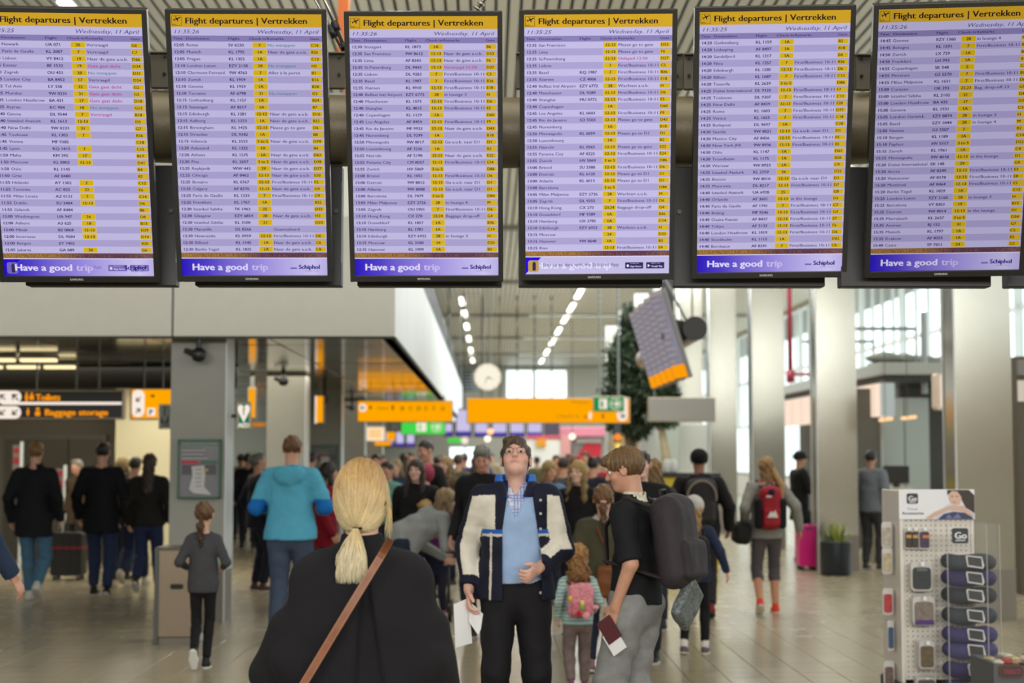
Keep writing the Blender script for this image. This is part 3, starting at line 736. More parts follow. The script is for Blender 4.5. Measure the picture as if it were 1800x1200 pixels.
def arrow(s, mi, px, pz, k, cx, cy, r, ang, y=-.006):
    c, sn = math.cos(ang), math.sin(ang)
    for pl in ([(-1, -.16), (.4, -.16), (.4, .16), (-1, .16)], [(1, 0), (.1, .8), (-.25, .8), (.35, .0)], [(1, 0), (.35, 0), (-.25, -.8), (.1, -.8)]):
        s.poly(mi, [(px(cx)+(a*c-b*sn)*r/k, pz(cy)+(a*sn+b*c)*r/k) for a, b in pl], y)
def man(s, mi, px, pz, k, cx, cy, h, y=-.005, skirt=False):
    s.poly(mi, [(px(cx)+.11*h/k*math.cos(t), pz(cy-h*.38)+.11*h/k*math.sin(t)) for t in np.linspace(0, 2*PI, 12, endpoint=False)], y)
    w_ = .2 if not skirt else .26
    s.poly(mi, [(px(cx-w_*h*.9), pz(cy+h*.02)), (px(cx-w_*h*(.35 if not skirt else 1)), pz(cy+h*(.5 if not skirt else .3))), (px(cx+w_*h*(.35 if not skirt else 1)), pz(cy+h*(.5 if not skirt else .3))), (px(cx+w_*h*.9), pz(cy+h*.02)), (px(cx+w_*h*.6), pz(cy-h*.25)), (px(cx-w_*h*.6), pz(cy-h*.25))], y)
# toilets / baggage storage
def ex(s, px, pz, k):
    for cy in (698, 725): pill(s, 0, px, pz, k, 12, cy, 48, 22)
    arrow(s, 1, px, pz, k, 3, 698, 7, 2.4); arrow(s, 1, px, pz, k, 25, 698, 8, 2.4); arrow(s, 1, px, pz, k, 3, 725, 7, -2.4); arrow(s, 1, px, pz, k, 25, 725, 7, 3.9)
    man(s, 2, px, pz, k, 45, 698, 17); man(s, 2, px, pz, k, 54, 698, 17, skirt=True)
    s.put(2, 'Toilets', px(61), pz(704), 11/k, wid=42/k, bold=.06, y=-.005)
    s.put(2, 'Baggage storage', px(77), pz(730), 10.5/k, wid=109/k, bold=.06, y=-.005)
    man(s, 2, px, pz, k, 48, 724, 14); s.poly(2, rrect(px(65), pz(727), 9/k, 8/k, .005), -.005); s.poly(2, rrect(px(65), pz(719), 6/k, 5/k, .005), -.005)
    s.rect(0, px(2), px(211), pz(711.5), pz(706.5), -.004)
r, s = sign('overhead_sign', 'black overhead sign reading Toilets and Baggage storage in orange letters', -60, 216, 685, 737, 20, m_blk, ex, hang=(60, 130, 170), top=FB)
s.build('lettering', [g_white, m_blk, g_or_ink], r)
def ex(s, px, pz, k):
    pill(s, 0, px, pz, k, 242, 709, 22, 48); arrow(s, 1, px, pz, k, 242, 702, 6, 3.9); arrow(s, 1, px, pz, k, 242, 722, 6, .8)
    s.poly(0, rrect(px(265), pz(724), 14/k, 14/k, .01), -.004); s.put(2, 'P', px(261), pz(729), 9/k, bold=.05, y=-.007); s.poly(1, [(px(264), pz(694)), (px(270), pz(694)), (px(270), pz(698)), (px(264), pz(698))], -.004)
r, s = sign('overhead_sign', 'orange overhead sign with white arrow pill and P, left of the near grey column', 227, 330, 682, 738, 20.5, o_sign, ex, hang=(250, 283), top=FB)
s.build('lettering', [g_white, g_ink, mat('sign_blue', (40, 40, 130), .5)], r)
def ex(s, px, pz, k):
    pill(s, 0, px, pz, k, 637.5, 716.5, 14, 14); arrow(s, 1, px, pz, k, 637.5, 716.5, 5, PI)
    for i, ch in enumerate('BCDEFG'): s.put(1, ch, px(704+i*14), pz(721), 7/k, bold=.02, y=-.005)
    s.poly(1, rrect(px(690), pz(716.5), 3/k, 9/k, .008), -.004); s.put(1, 'Gates', px(662), pz(719), 4/k, wid=20/k, y=-.005); s.poly(1, rrect(px(651), pz(716), 4/k, 5/k, .01), -.004)
r, s = sign('overhead_sign', 'wide orange overhead sign at left with the row of gate letters B to G', 627, 796, 703.5, 742, 33, o_sign, ex, hang=(645, 780), top=FB)
s.build('lettering', [g_white, g_ink], r)
def ex(s, px, pz, k):
    pill(s, 0, px, pz, k, 1094, 718, 18, 44); arrow(s, 1, px, pz, k, 1094, 730, 6, -.8)
    s.put(1, 'Tickets', px(1004), pz(708), 4/k, wid=30/k, y=-.005); s.put(1, 'Check-in', px(978), pz(733), 4/k, wid=40/k, y=-.005); s.rect(0, px(1035), px(1040), pz(736), pz(724), -.004); s.poly(1, rrect(px(1060), pz(731), 3/k, 8/k, .01), -.004); s.poly(1, rrect(px(1029), pz(732), 3/k, 5/k, .01), -.004)
r, s = sign('overhead_sign', 'widest orange overhead sign in the centre, a round clock above it', 820, 1108, 698.5, 744, 34, o_sign, ex, hang=(), top=CEIL)
s.build('lettering', [g_white, g_ink], r)
for hx in (1055, 1088):
    q = MB(); q.tube([(gx(hx, 34)-r.location.x, .06, gz(700, 34)-r.location.z), (gx(hx, 34)-r.location.x, .06, CEIL-r.location.z)], .022, 8); q.build('hanger', m_wire, r)
# clock
cx, cz = gx(857, 33.9), gz(662.5, 33.9); rr = 24.5/F*33.9
c = empty('hanging_clock', 'round backlit wall-type clock hanging above the central orange sign', 'clock', (cx, 33.9, cz-rr))
q = MB(); q.disc((0, rr), rr, 0, 40, h=.14); q.build('case', mat('clock_case', (190, 180, 150), .4), c, smooth=False)
q = MB(); q.disc((0, rr), rr*.94, -.01, 40, h=.012); q.build('dial', glow('clock_dial', (252, 244, 222), 1.0), c)
q = MB()
for a, ln, w_ in ((2.02, .55, .014), (3.56, .75, .010)): q.prism([(w_*math.cos(a), rr-w_*math.sin(a)), (ln*rr*math.sin(a), rr+ln*rr*math.cos(a)), (-w_*math.cos(a), rr+w_*math.sin(a))], -.03, -.02)
q.build('hands', m_blk, c); q = MB()
for j in range(12):
    a = j*PI/6; q.box(.86*rr*math.sin(a)-.006, .86*rr*math.sin(a)+.006, -.02, -.01, rr+.86*rr*math.cos(a)-.012, rr+.86*rr*math.cos(a)+.012)
q.build('hour_mark', m_blk, c, kind='stuff'); q = MB()
for dx in (-.07, .07): q.tube([(dx, .07, 2*rr-.02), (dx, .07, CEIL-cz+rr)], .012, 6)
q.tube([(.1, .07, -.12), (.1, .07, .03)], .02, 6); q.build('hanger', m_wire, c)
# green running-man sign on the central orange sign
def exit_face(s, px, pz, k, a0, a1, b0, b1):
    w_ = a1-a0; h = b1-b0; s.poly(0, rrect(px(a0+w_*.32), pz((b0+b1)/2), w_*.26/k, h*.66/k, .02), -.004)
    man(s, 1, px, pz, k, a0+w_*.28, (b0+b1)/2, h*.55, y=-.008)
    pill(s, 0, px, pz, k, a0+w_*.72, (b0+b1)/2, h*.76, h*.76); pill(s, 1, px, pz, k, a0+w_*.72, (b0+b1)/2, h*.66, h*.66, y=-.006); arrow(s, 0, px, pz, k, a0+w_*.72, (b0+b1)/2, h*.28, 0, y=-.009)
r, s = sign('exit_sign', 'green emergency exit sign with arrow, at the right end of the central orange sign', 1043, 1098, 696, 723, 33.6, g_green, lambda s, a, b, k: exit_face(s, a, b, k, 1043, 1098, 696, 723), hang=(1088,))
s.build('lettering', [g_white, g_green], r)
r, s = sign('exit_sign', 'bright green exit sign just below the left orange sign', 704, 783, 741, 764, 42, g_green2, lambda s, a, b, k: exit_face(s, a, b, k, 720, 785, 738, 762), hang=(712, 775), top=FB)
s.build('lettering', [g_white, g_green2], r)
r, s = sign('exit_sign', 'small distant green sign above the crowd, left of the bespectacled man', 786, 814, 769, 779, 60, g_green2, None, hang=(790, 810))
q = MB(); q.disc((.35, .10), .13, -.03, 12, h=.02); q.build('arrow_disc', g_white, r)
r, s = sign('blank_sign', 'blank grey hanging panel, the back of a sign, right of the tree', 1140, 1258, 698, 741, 31, mat('blank_grey', (168, 166, 160), .5), None, hang=(1151, 1245))
r, s = sign('wall_screen', 'pale lit panel with orange print under the left orange sign', 643, 677, 749, 776, 40, glow('pale_orange_panel', (255, 226, 196), 1.05), lambda s, a, b, k: s.rect(0, a(648), a(670), b(770), b(754), -.004), hang=(650, 672), top=FB)
s.build('print', [glow('peach', (255, 206, 140), 1)], r)
r, s = sign('overhead_sign', 'small distant orange sign below the pale lit panel', 657, 688, 774, 784, 40.6, o_sign, None, hang=(670,), top=FB)
q = MB(); q.box(.1, .3, 0, .1, .15, .35); q.build('flag', o_sign, r)
# AED signs
def aed(x0, x1, y0, y1, Y, face, dim, label, rot=0):
    def ex(s, px, pz, k):
        c0 = (x0+x1)/2; w_ = x1-x0; h = y1-y0
        pts = [(0, .72), (-.40, .30), (-.44, .17), (-.34, .05), (-.16, .03), (0, .13), (.16, .03), (.34, .05), (.44, .17), (.40, .30)]
        s.poly(0, [(px(c0+a*w_), pz(y0+h*(.08+b*.92))) for a, b in pts], -.004)
        s.poly(1, [(px(c0+a*w_), pz(y0+h*b)) for a, b in ((-.05, .2), (.07, .2), (.03, .42), (.06, .42), (-.03, .58), (.0, .44), (-.05, .44))], -.008)
        s.put(0, 'AED', px(x0+w_*.12), pz(y1-h*.08), h*.16/k, wid=w_*.76/k, bold=.04, y=-.005)
    r, s = sign('aed_sign', label, x0, x1, y0, y1, Y, face, ex, hang=(), dep=.05); s.build('lettering', dim, r)
    q = MB(); w_ = (x1-x0)/2*Y/F; q.box((-w_-.06 if rot == 0 else w_-.02), (-w_+.02 if rot == 0 else w_+.12), .02, .04, .12, .16); q.build('arm', m_clamp, r); return r
g_w = mat('print_white', (236, 240, 236), .5)
aed(415.5, 440, 706, 755, 16.95, glow('aed_green', (20, 116, 84), .9), [g_white, glow('aed_green', (20, 116, 84), .9)], 'green AED sign with white heart on the right side of the near grey column')
aed(277, 300, 710, 754, 17.1, mat('aed_back', (56, 66, 60), .6), [mat('aed_dim', (120, 124, 116), .6), m_blk], 'dim dark AED sign on the left side of the near grey column', 1)
# poster behind AED sign, orange sign strips deeper in
r, s = sign('overhead_sign', 'edge of an orange sign right of the near grey column, behind the green AED sign', 434, 449, 680, 736, 24, o_sign, None, hang=(), top=FB)
q = MB(); q.box(-.03, .03, .03, .06, .3, FB-gz(736, 24)); q.build('hanger', m_wire, r)
r, s = sign('overhead_sign', 'narrow orange sign seen between the second and third grey columns', 552, 569, 694, 744, 27, o_sign, None, hang=(), top=FB)
q = MB(); q.box(-.07, -.04, 0, .1, 0, .45); q.build('edge', g_white, r); q = MB(); q.box(-.01, .01, .03, .06, .3, FB-gz(744, 27)); q.build('hanger', m_wire, r)
r, s = sign('shop_sign', 'small yellow lettered sign behind the green AED sign', 440, 466, 741, 750, 40, m_blk, lambda s, a, b, k: s.put(0, 'HORAS', a(442), b(749), 6/k, wid=22/k, bold=.05, y=-.004), top=FB)
s.build('lettering', [g_or_ink], r); q = MB(); q.box(-.01, .01, .03, .06, .1, FB-gz(750, 40)); q.build('hanger', m_wire, r)
# far board screens in the centre and left
def farscreens(lst, Y, y0, y1, lab, group, mframe=m_blk):
    for i_, (a, b) in enumerate(lst):
        r = empty('distant_display', (('leftmost', 'second', 'third', 'fourth')[i_]+' from the left of the '+lab if group else lab), 'screen', (gx((a+b)/2, Y), Y, gz(y1, Y)), 0, group); w2 = (b-a)/2*Y/F; h = (y1-y0)*Y/F
        q = MB(); q.box(-w2, w2, .02, .12, 0, h, bev=.01); q.build('case', mframe, r)
        q = MB(); q.box(-w2+.04, w2-.04, 0, .02, .16, h-.04); q.build('screen', glow('far_screen', (208, 200, 236), .95), r)
        q = MB(); q.box(-w2+.04, w2-.04, 0, .02, .04, .16); q.build('banner', glow('far_banner', (86, 70, 176), .9), r)
        q = MB(); q.box(-.02, .02, .05, .09, h-.01, CEIL-gz(y1, Y)); q.build('pole', m_blk, r)
farscreens([(833+i*31, 861+i*31) for i in range(4)], 55, 712, 768, 'distant purple screens below the central orange sign', 'far departure screens under the orange sign')
farscreens([(800, 829)], 50, 718, 767, 'distant purple departure screen in the gap between the two orange signs', None)
farscreens([(779, 797)], 52, 742, 767, 'narrow distant purple screen just right of the bright green exit sign', None)
farscreens([(676+i*18.5, 693+i*18.5) for i in range(3)], 60, 757, 786, 'pale distant screens left of the bright green exit sign', 'pale far screens')
r = empty('distant_display', 'dark switched-off screen at the right end of the far screen row', 'screen', (gx(970, 55), 55, gz(768, 55)))
q = MB(); q.box(-.26, .26, 0, .12, 0, 1.0, bev=.01); q.build('case', mat('dark_screen', (60, 48, 66), .3), r); q = MB(); q.box(-.02, .02, .05, .09, .9, CEIL-gz(768, 55)); q.build('pole', m_blk, r)
# perpendicular display row seen from its end
g_edge = mat('screen_grey_face', (150, 146, 150), .3)
DX = 2.42; tilt = .30
for i in range(5):
    y = 22.2+i*.8
    r = empty('side_display', ('nearest', 'second nearest', 'middle', 'second farthest', 'farthest')[i]+' of the five departure screens seen edge-on at right, with orange feet', 'screen', (DX, y, 3.3), PI/2*3, 'edge-on departure screens at right')
    r.rotation_euler = Matrix(((0, 0, 0), (0, 0, 0), (0, 0, 0))).to_euler() if False else (0, 0, 0)
    R = Matrix.Rotation(-PI/2+.16, 3, 'Z') @ Matrix.Rotation(tilt, 3, 'X'); xf(r, (DX, y, 3.30), [list(q_) for q_ in R])
    q = MB(); q.box(-.37, .37, 0, .05, -.62, .62, bev=.004); q.build('bezel', mat('side_bezel', (120, 118, 116), .4), r)
    s = TX(); s.rect(0, -.34, .34, -.42, .56, -.003); s.rect(1, -.34, .34, -.60, -.42, -.003); s.rect(2, -.34, .34, .56, .61, -.003)
    for j in range(22): s.rect(2 if j % 2 else 3, -.33, -.02+.1*(j % 3), .53-j*.043, .53-j*.043+.02, -.005)
    s.build('picture', [glow('side_page', (150, 146, 158), .8), glow('side_orange', (255, 158, 10), 1.0), glow('side_pale', (172, 160, 158), .85), glow('side_row', (138, 132, 146), .8)], r)
    q = MB(); q.prism([(.05, -.15), (.26, -.10), (.26, .10), (.05, .2)], -.2, .2, axis='x'); q.build('bracket', m_hou, r)
tz = gz(577, 21.9); tx = gx(1223, 21.9)
b = MB(); b.tube([(tx, 21.9, tz), (tx, 29, tz)], .162, 28); b.build('x', None) if False else None
o = b.build('support_bar', mat('bronze_tube', (120, 104, 84), .3, metal=.6), smooth=False); tag(o, 'short thick tube with a black round end cap carrying the edge-on screens at right', 'bar')
q = MB(); q.disc((tx, tz), .164, 21.86, 28, h=.05); q.build('end_cap', m_hou, o)
q = MB(); q.box(tx-.38, tx-.22, 22.4, 22.6, tz-.1, CEIL); q.build('post', mat('blue_black_post', (40, 46, 54), .4), o)
q = MB(); q.tube([(tx-.02, 22, tz+.15), (tx-.02, 22, CEIL)], .015, 8); q.tube([(tx-.1, 22, tz+.12), (gx(1168, 22), 22, gz(485, 22))], .02, 8); q.build('hanger', m_wire, o)
# CCTV cameras
m_cam = mat('camera_black', (26, 26, 28), .35)
for (px_, py_, Y, lab, sc_) in ((347, 622, 16.6, 'black security camera hanging in front of the near grey column', 1.0), (497, 668, 23.5, 'black security camera in front of the second grey column', 1.0), (571, 702, 29, 'black security camera beside the narrow orange sign', .9), (618, 716, 35, 'black security camera left of the wide orange gate sign', .8)):
    x, z = gx(px_, Y), gz(py_, Y)
    r = empty('security_camera', lab, 'camera', (x, Y, z)); q = MB(); q.lathe([(.02, -.085*sc_), (.06*sc_, -.065*sc_), (.075*sc_, -.02), (.07*sc_, .03), (.03, .06)], 16); q.build('dome', m_cam, r, smooth=True)
    q = MB(); q.tube([(0, 0, .05), (0, 0, FB-z)], .03, 10); q.build('stem', m_cam, r)
    q = MB(); q.tube([(-.05, -.02, .0), (-.13, -.06, .03)], [.035, .03], 10); q.build('lens', m_cam, r)
# evacuation plans
m_gfr = mat('green_frame', (42, 96, 74), .4); m_pl = mat('plan_grey', (112, 112, 118), .3)
def plan(x0, x1, y0, y1, Y, label):
    X0, X1, Z0, Z1 = gx(x0, Y), gx(x1, Y), gz(y1, Y), gz(y0, Y); w2 = (X1-X0)/2; h = Z1-Z0; f = w2*.08
    r = empty('evacuation_plan', label, 'poster', ((X0+X1)/2, Y, Z0)); q = MB()
    for b4 in ((-w2, w2, 0, f), (-w2, w2, h-f, h), (-w2, -w2+f, 0, h), (w2-f, w2, 0, h)): q.box(b4[0], b4[1], -.03, .02, b4[2], b4[3], bev=.003)
    q.build('frame', m_gfr, r); q = MB(); q.box(-w2+f, w2-f, -.012, .02, f, h-f); q.build('sheet', m_pl, r); s = TX(); yy = -.014
    s.rect(0, -w2+f, w2-f, h*.89, h*.955, yy); s.put(1, 'EVACUATION PLAN', -w2*.85, h*.905, h*.035, wid=w2*1.7, bold=.03, y=yy-.002)
    for j in range(6): s.rect(1 if j % 2 else 4, -w2*.8, w2*(.2+.1*(j % 3)), h*(.84-j*.033), h*(.85-j*.033), yy)
    s.rect(2, -w2*.85, -w2*.02, h*.585, h*.64, yy); s.rect(0, w2*.05, w2*.85, h*.585, h*.64, yy)
    s.rect(4, -w2*.8, w2*.8, h*.40, h*.57, yy)
    s.poly(1, [(-w2*.35, h*.54), (w2*.25, h*.56), (w2*.3, h*.40), (w2*.25, h*.2), (w2*.6, h*.06), (-w2*.25, h*.09), (-w2*.45, h*.16), (-w2*.3, h*.38)], yy-.002)
    for j in range(5): s.rect(3, -w2*.15, w2*.12, h*(.2+j*.07), h*(.215+j*.07), yy-.004)
    s.poly(5, rrect(w2*.33, h*.48, w2*.2, h*.04, .004), yy-.004)
    s.build('print', [mat('plan_green', (60, 104, 84), .5), mat('plan_white', (196, 196, 196), .5), mat('plan_red', (180, 44, 60), .5), mat('plan_line', (120, 120, 120), .5), mat('plan_dark', (82, 80, 86), .5), mat('plan_yellow', (200, 160, 60), .5)], r)
plan(313, 388, 772, 875.5, 16.77, 'evacuation plan in a green frame on the near grey column')
plan(550, 594, 783, 826, 29.87, 'small framed evacuation plan on the third grey column, right of the blue-jacketed man')
# waste bin
bx, by = gx(312, 14.9), 14.9
r = empty('waste_bin', 'tall boxy grey-brown steel waste bin beside the near grey column', 'bin', (bx, by, 0)); w2 = (345-272)/2/F*14.9; hh = gz(963, 14.9)
q = MB(); q.box(-w2+.03, w2, 0, .42, .06, hh, bev=.008); q.build('body', mat('bin_steel', (136, 120, 100), .35, metal=.35), r)
q = MB(); q.box(-w2+.02, w2-.02, .02, .4, 0, .06); q.build('base', m_plinth, r); q = MB(); q.box(-w2, -w2+.035, -.015, .43, 0, hh+.008, bev=.004); q.build('side_panel', mat('bin_side', (74, 78, 76), .3, metal=.5), r)
q = MB(); q.prism(rrect(.01, gz(1030, 14.9), .115, .045, .015), -.008, .004); q.build('slot', mat('slot_black', (14, 14, 14), .6), r); q = MB(); q.box(-w2+.02, w2+.006, -.006, .425, hh-.02, hh+.008, bev=.004); q.build('lid', mat('bin_lid', (90, 82, 72), .3, metal=.4), r)
r = empty('white_post', 'narrow white panel standing right behind the steel waste bin', 'panel', (gx(353, 15.2), 15.2, 0)); q = MB()
q.box(-.045, .03, 0, .35, 0, gz(978, 15.2), bev=.006); q.build('body', m_colside, r); q = MB(); q.box(-.07, .05, -.02, .37, 0, .06, bev=.004); q.build('base', m_colside, r)
# plant pot
px0, Y = 1466, 23.3
r = empty('potted_plant', 'spiky green plant in a dark round tub at the foot of a pale column', 'plant', (gx(px0, Y), Y, 0)); hp = gz(951, Y); R_ = 27.5/F*Y
q = MB(); q.lathe([(R_*.9, 0), (R_*.98, .02), (R_, hp-.02), (R_, hp), (R_*.9, hp), (R_*.88, hp-.05)], 28); q.build('tub', mat('tub_dark', (40, 46, 54), .3, metal=.2), r, smooth=True)
q = MB(); q.lathe([(R_*.88, hp-.06), (R_*.88, hp-.05)], 20); q.build('soil', mat('soil', (50, 40, 30), .9), r)
leaf_m = [mat('leaf_yellowgreen', (150, 156, 70), .5), mat('leaf_green', (84, 106, 54), .5)]
for j in range(46):
    a = random.uniform(0, 2*PI); bx_ = random.choice((-.11, .07, .02)); ln = random.uniform(.16, .36)*(1.15 if bx_ > 0 else .72); tl = random.uniform(.05, .45); w_ = .016
    d = Vector((math.cos(a)*math.sin(tl), math.sin(a)*math.sin(tl), math.cos(tl))); sd = d.cross(Vector((math.sin(a), -math.cos(a), .2))).normalized()*w_; b0 = Vector((bx_+random.uniform(-.04, .04), random.uniform(-.08, .08), hp-.06)); V = []
    for t in (0, .4, .75): p_ = b0+d*ln*t+Vector((0, 0, -.10*t*t*tl)); V += [p_-sd*(1.0 if t else .5), p_+sd*(1.0 if t else .5), p_+Vector((0, .004, .006))]
    V.append(b0+d*ln+Vector((0, 0, -.1*tl))); Fc = []
    for i in (0, 3): Fc += [(i, i+1, i+4, i+3), (i+1, i+2, i+5, i+4), (i+2, i, i+3, i+5)]
    Fc += [(6, 7, 9), (7, 8, 9), (8, 6, 9)]; link_mesh('leaf', V, Fc, leaf_m[0 if bx_ > 0 and j % 3 else 1], r)
# suitcase
def suitcase(px_, Y, w_, h, dep, m, label, z0=.06, handle=.35, rz=0):
    r = empty('suitcase', label, 'suitcase', (gx(px_, Y), Y, 0), rz); q = MB()
    q.prism(rrect(0, z0+h/2, w_, h, .04), -dep/2, dep/2); q.build('shell', m, r)
    q = MB()
    for j in range(4): x = -w_/2+.06+j*(w_-.12)/3; q.box(x-.006, x+.006, -dep/2-.008, -dep/2, z0+.05, z0+h-.05)
    q.build('rib', m, r)
    for sx in (-1, 1):
        for sy in (-1, 1): q = MB(); q.disc((sx*(w_/2-.05), .028), .028, sy*(dep/2-.04)-.012, 12, h=.024); q.build('wheel', m_blk, r)
    q = MB(); q.tube([(-.07, 0, z0+h-.01), (-.07, 0, z0+h+handle), (.07, 0, z0+h+handle), (.07, 0, z0+h-.01)], .01, 6); q.build('handle', m_clamp, r)
    q = MB(); q.box(-.05, .05, -dep/2-.02, -dep/2, z0+h*.9, z0+h*.93); q.build('lock', m_clamp, r); return r
suitcase(1404, 24.6, .20, .62, .38, mat('pink_shell', (214, 24, 128), .35), 'pink hard-shell suitcase on wheels, its narrower half, near the potted plant') if False else None
suitcase(1415, 24.4, .27, .60, .34, mat('pink_shell', (214, 24, 128), .35), 'bright pink wheeled suitcase standing left of the potted plant', handle=.2)
suitcase(124, 22.6, .42, .58, .3, mat('black_case', (30, 28, 30), .6), 'black suitcase with a red strap between the two men in dark coats', handle=.3)
q = MB(); q.box(-.215, .215, -.158, .158, .42, .45); o = q.build('strap', mat('red_strap', (150, 20, 40), .6), [x for x in bpy.data.objects if x.name.startswith('suitcase')][-1])
# yellow counter, far kiosks
def box_thing(name, label, cat, x0, x1, Y, y0, y1, dep, m, ybase=None, group=None):
    X0, X1 = gx(x0, Y), gx(x1, Y); Z0 = 0 if ybase is None else gz(ybase, Y); r = empty(name, label, cat, ((X0+X1)/2, Y, Z0), 0, group)
    q = MB(); q.box(-(X1-X0)/2, (X1-X0)/2, 0, dep, 0, gz(y0, Y)-Z0, bev=.01); q.build('body', m, r); return r, (X1-X0)/2, gz(y0, Y)-Z0
r, w2, h = box_thing('counter', 'yellow counter with a dark top behind the man in the black cap', 'counter', 1150, 1262, 24, 838, 0, .8, mat('yellow_counter', (206, 182, 20), .5))
q = MB(); q.box(-w2-.03, w2+.03, -.05, .85, h, h+.06, bev=.01); q.build('top', m_blk, r)
for px_ in (1172, 1184):
    q = MB(); q.lathe([(.05, 0), (.06, .02), (.06, .16), (.03, .2)], 12); o = q.build('jar', mat('jar_white', (220, 220, 216), .3), loc=(gx(px_, 24.3), 24.3, gz(838, 24)+.06), smooth=True); tag(o, 'small pale container standing on the yellow counter', 'container', 'containers on the yellow counter')
r, w2, h = box_thing('kiosk', 'white far kiosk wall behind the blonde woman in the denim shirt', 'kiosk', 925, 1000, 52, 765, 0, 2.5, mat('kiosk_white', (224, 224, 218), .6))
q = MB(); q.box(-w2, w2, -.03, 0, h-.12, h, bev=.01); q.build('red_band', mat('kiosk_red', (196, 80, 96), .5), r)
q = MB(); q.box(w2-.25, w2+.05, -.06, 0, 0, h); q.build('striped_post', mat('kiosk_pink', (210, 150, 146), .5), r)
q = MB(); q.box(-.35, -.05, -.1, 0, h-.35, h-.1); q.build('orange_tag', mat('tag_orange', (220, 150, 20), .5), r)
r, w2, h = box_thing('kiosk', 'far shop stand with a bright red panel and pink awning, centre right', 'kiosk', 1008, 1062, 56, 757, 0, 3, mat('kiosk_grey', (150, 146, 146), .6))
q = MB(); q.box(-w2-1.0, w2, -.5, 0, h-.2, h+.12, bev=.02); q.build('awning', mat('kiosk_pinkred', (214, 130, 150), .5), r)
q = MB(); q.prism([(-.55, h-1.1), (w2-.15, h-1.2), (w2-.1, h-.45), (-.1, h-.4)], -.12, 0); q.build('red_panel', mat('bright_red', (200, 34, 50), .4), r)
q = MB(); q.box(-w2+.1, w2-.1, -.08, 0, h-.4, h-.25); q.build('shelf', m_colside, r)
for px_, py_, lab in ((1006, 767, 'small round white lamp beside the far red shop'), (857, 771, 'round pale lamp under the far screens'), (862, 758, 'small orange glow lamp under the far screens')):
    o = MB(); o.lathe([(.02, -.09), (.08, -.05), (.1, 0), (.08, .05), (.02, .09)], 12); o = o.build('globe_lamp', glow('globe' if 'orange' not in lab else 'globe_o', (255, 236, 210) if 'orange' not in lab else (255, 180, 120), 2), loc=(gx(px_, 50), 50, gz(py_, 50)), smooth=True); tag(o, lab, 'lamp')
    q = MB(); q.tube([(0, 0, .08), (0, 0, CEIL-gz(py_, 50))], .01, 6); q.build('cord', m_blk, o)
# dark display mast with orange lamps by the tree
r = empty('sign_mast', 'dark slim mast with orange and yellow lamps in front of the tree planter', 'post', (gx(1086, 36), 36, 0)); q = MB(); q.box(-.07, .07, 0, .1, 0, gz(745, 36)); q.build('mast', mat('mast', (66, 72, 80), .4), r)
q = MB(); q.lathe([(.02, -.08), (.07, -.03), (.07, .03), (.02, .08)], 12, c=(0, -.05, gz(768, 36))); q.build('lamp', glow('lamp_orange', (255, 140, 40), 1.2), r, smooth=True)
q = MB(); q.box(-.06, .06, -.06, 0, gz(792, 36), gz(778, 36), bev=.01); q.build('lit_tag', glow('lamp_yellow', (250, 216, 110), 1), r)
r, w2, h = box_thing('tall_cabinet', 'tan wooden slatted cabinet behind the trees', 'cabinet', 1075, 1122, 42, 762, 0, .6, mat('tan_wood', (176, 150, 104), .6, var=.1))
# right: kiosk with ledge, lightbox etc.
KX = 7.0
m_kgrey = mat('kiosk_panel', (170, 178, 172), .4); m_ledge = mat('ledge_grey', (160, 162, 154), .5)
r = empty('shop_kiosk', 'long shop unit behind the right-hand columns with grey fascia and pale cabinets', 'shop', (KX, 29.4, 0))
q = MB(); q.box(0, 3.4, 0, 11.6, 3.12, 3.34, bev=.01); q.build('fascia', m_ledge, r)
q = MB(); q.box(.1, 3.4, .1, 11.5, 3.0, 3.12); q.build('black_soffit', m_blk, r)
q = MB(); q.box(1.1, 3.3, 3.0, 3.2, 0, 3.0); q.build('back_wall', mat('shop_dark', (70, 68, 62), .6), r)
q = MB(); q.box(gx(1500, 30)-KX, gx(1551, 30)-KX, .7, .8, 0, 2.9); q.build('dark_panel', mat('shop_dark2', (84, 80, 70), .6), r)
for j, (a, b_) in enumerate(((1592, 1634), (1553, 1590))): q = MB(); X0 = gx(a, 30.6)-KX; X1 = gx(b_, 30.6)-KX; q.box(X0, X1, 1.2, 1.8, 0, 2.75, bev=.01); q.build('cabinet', m_kgrey, r)
q = MB(); q.box(.6, 1.0, 6, 11, 0, 3.0); q.build('side_wall', mat('shop_dark', (70, 68, 62), .6), r)
q = MB(); q.box(0, .25, 0, .04, 2.38, 2.97); q.build('lightbox_end', mat('lightbox_end', (186, 196, 200), .4), r)
q = MB(); q.box(-.02, .25, .04, 11, 2.38, 2.97); q.build('lightbox', glow('lightbox_warm', (255, 230, 208), 1.0), r)
q = MB()
for j in range(9): q.box(-.026, -.02, .5+j*1.15, .52+j*1.15, 2.4, 2.95)
for j in range(6): q.box(-.026, -.02, 4.2, 6.0, 2.45+j*.08, 2.465+j*.08)
q.build('lightbox_seam', mat('lightbox_print', (214, 170, 150), .6), r, kind='stuff')
q = MB(); q.tube([(.0, 1, 3.35), (0.9, 1, 3.35), (.9, 1, 4.02), (-.6, 1, 4.02)], .035, 8); q.tube([(.35, 2, 3.3), (.35, 2, 3.85), (-1, 2, 3.85)], .03, 8); q.tube([(.95, .6, 2.8), (.95, .6, 4.3)], .06, 8); q.build('pipe', m_wire, r)
for j in range(5): q = MB(); q.lathe([(.05, 0), (.32, .08), (.34, .16), (.1, .24)], 14, c=(.35+.5*j, 1.2+j*.5, 3.36)); q.build('duct_cover', mat('duct_grey', (130, 130, 120), .5), r, smooth=True)
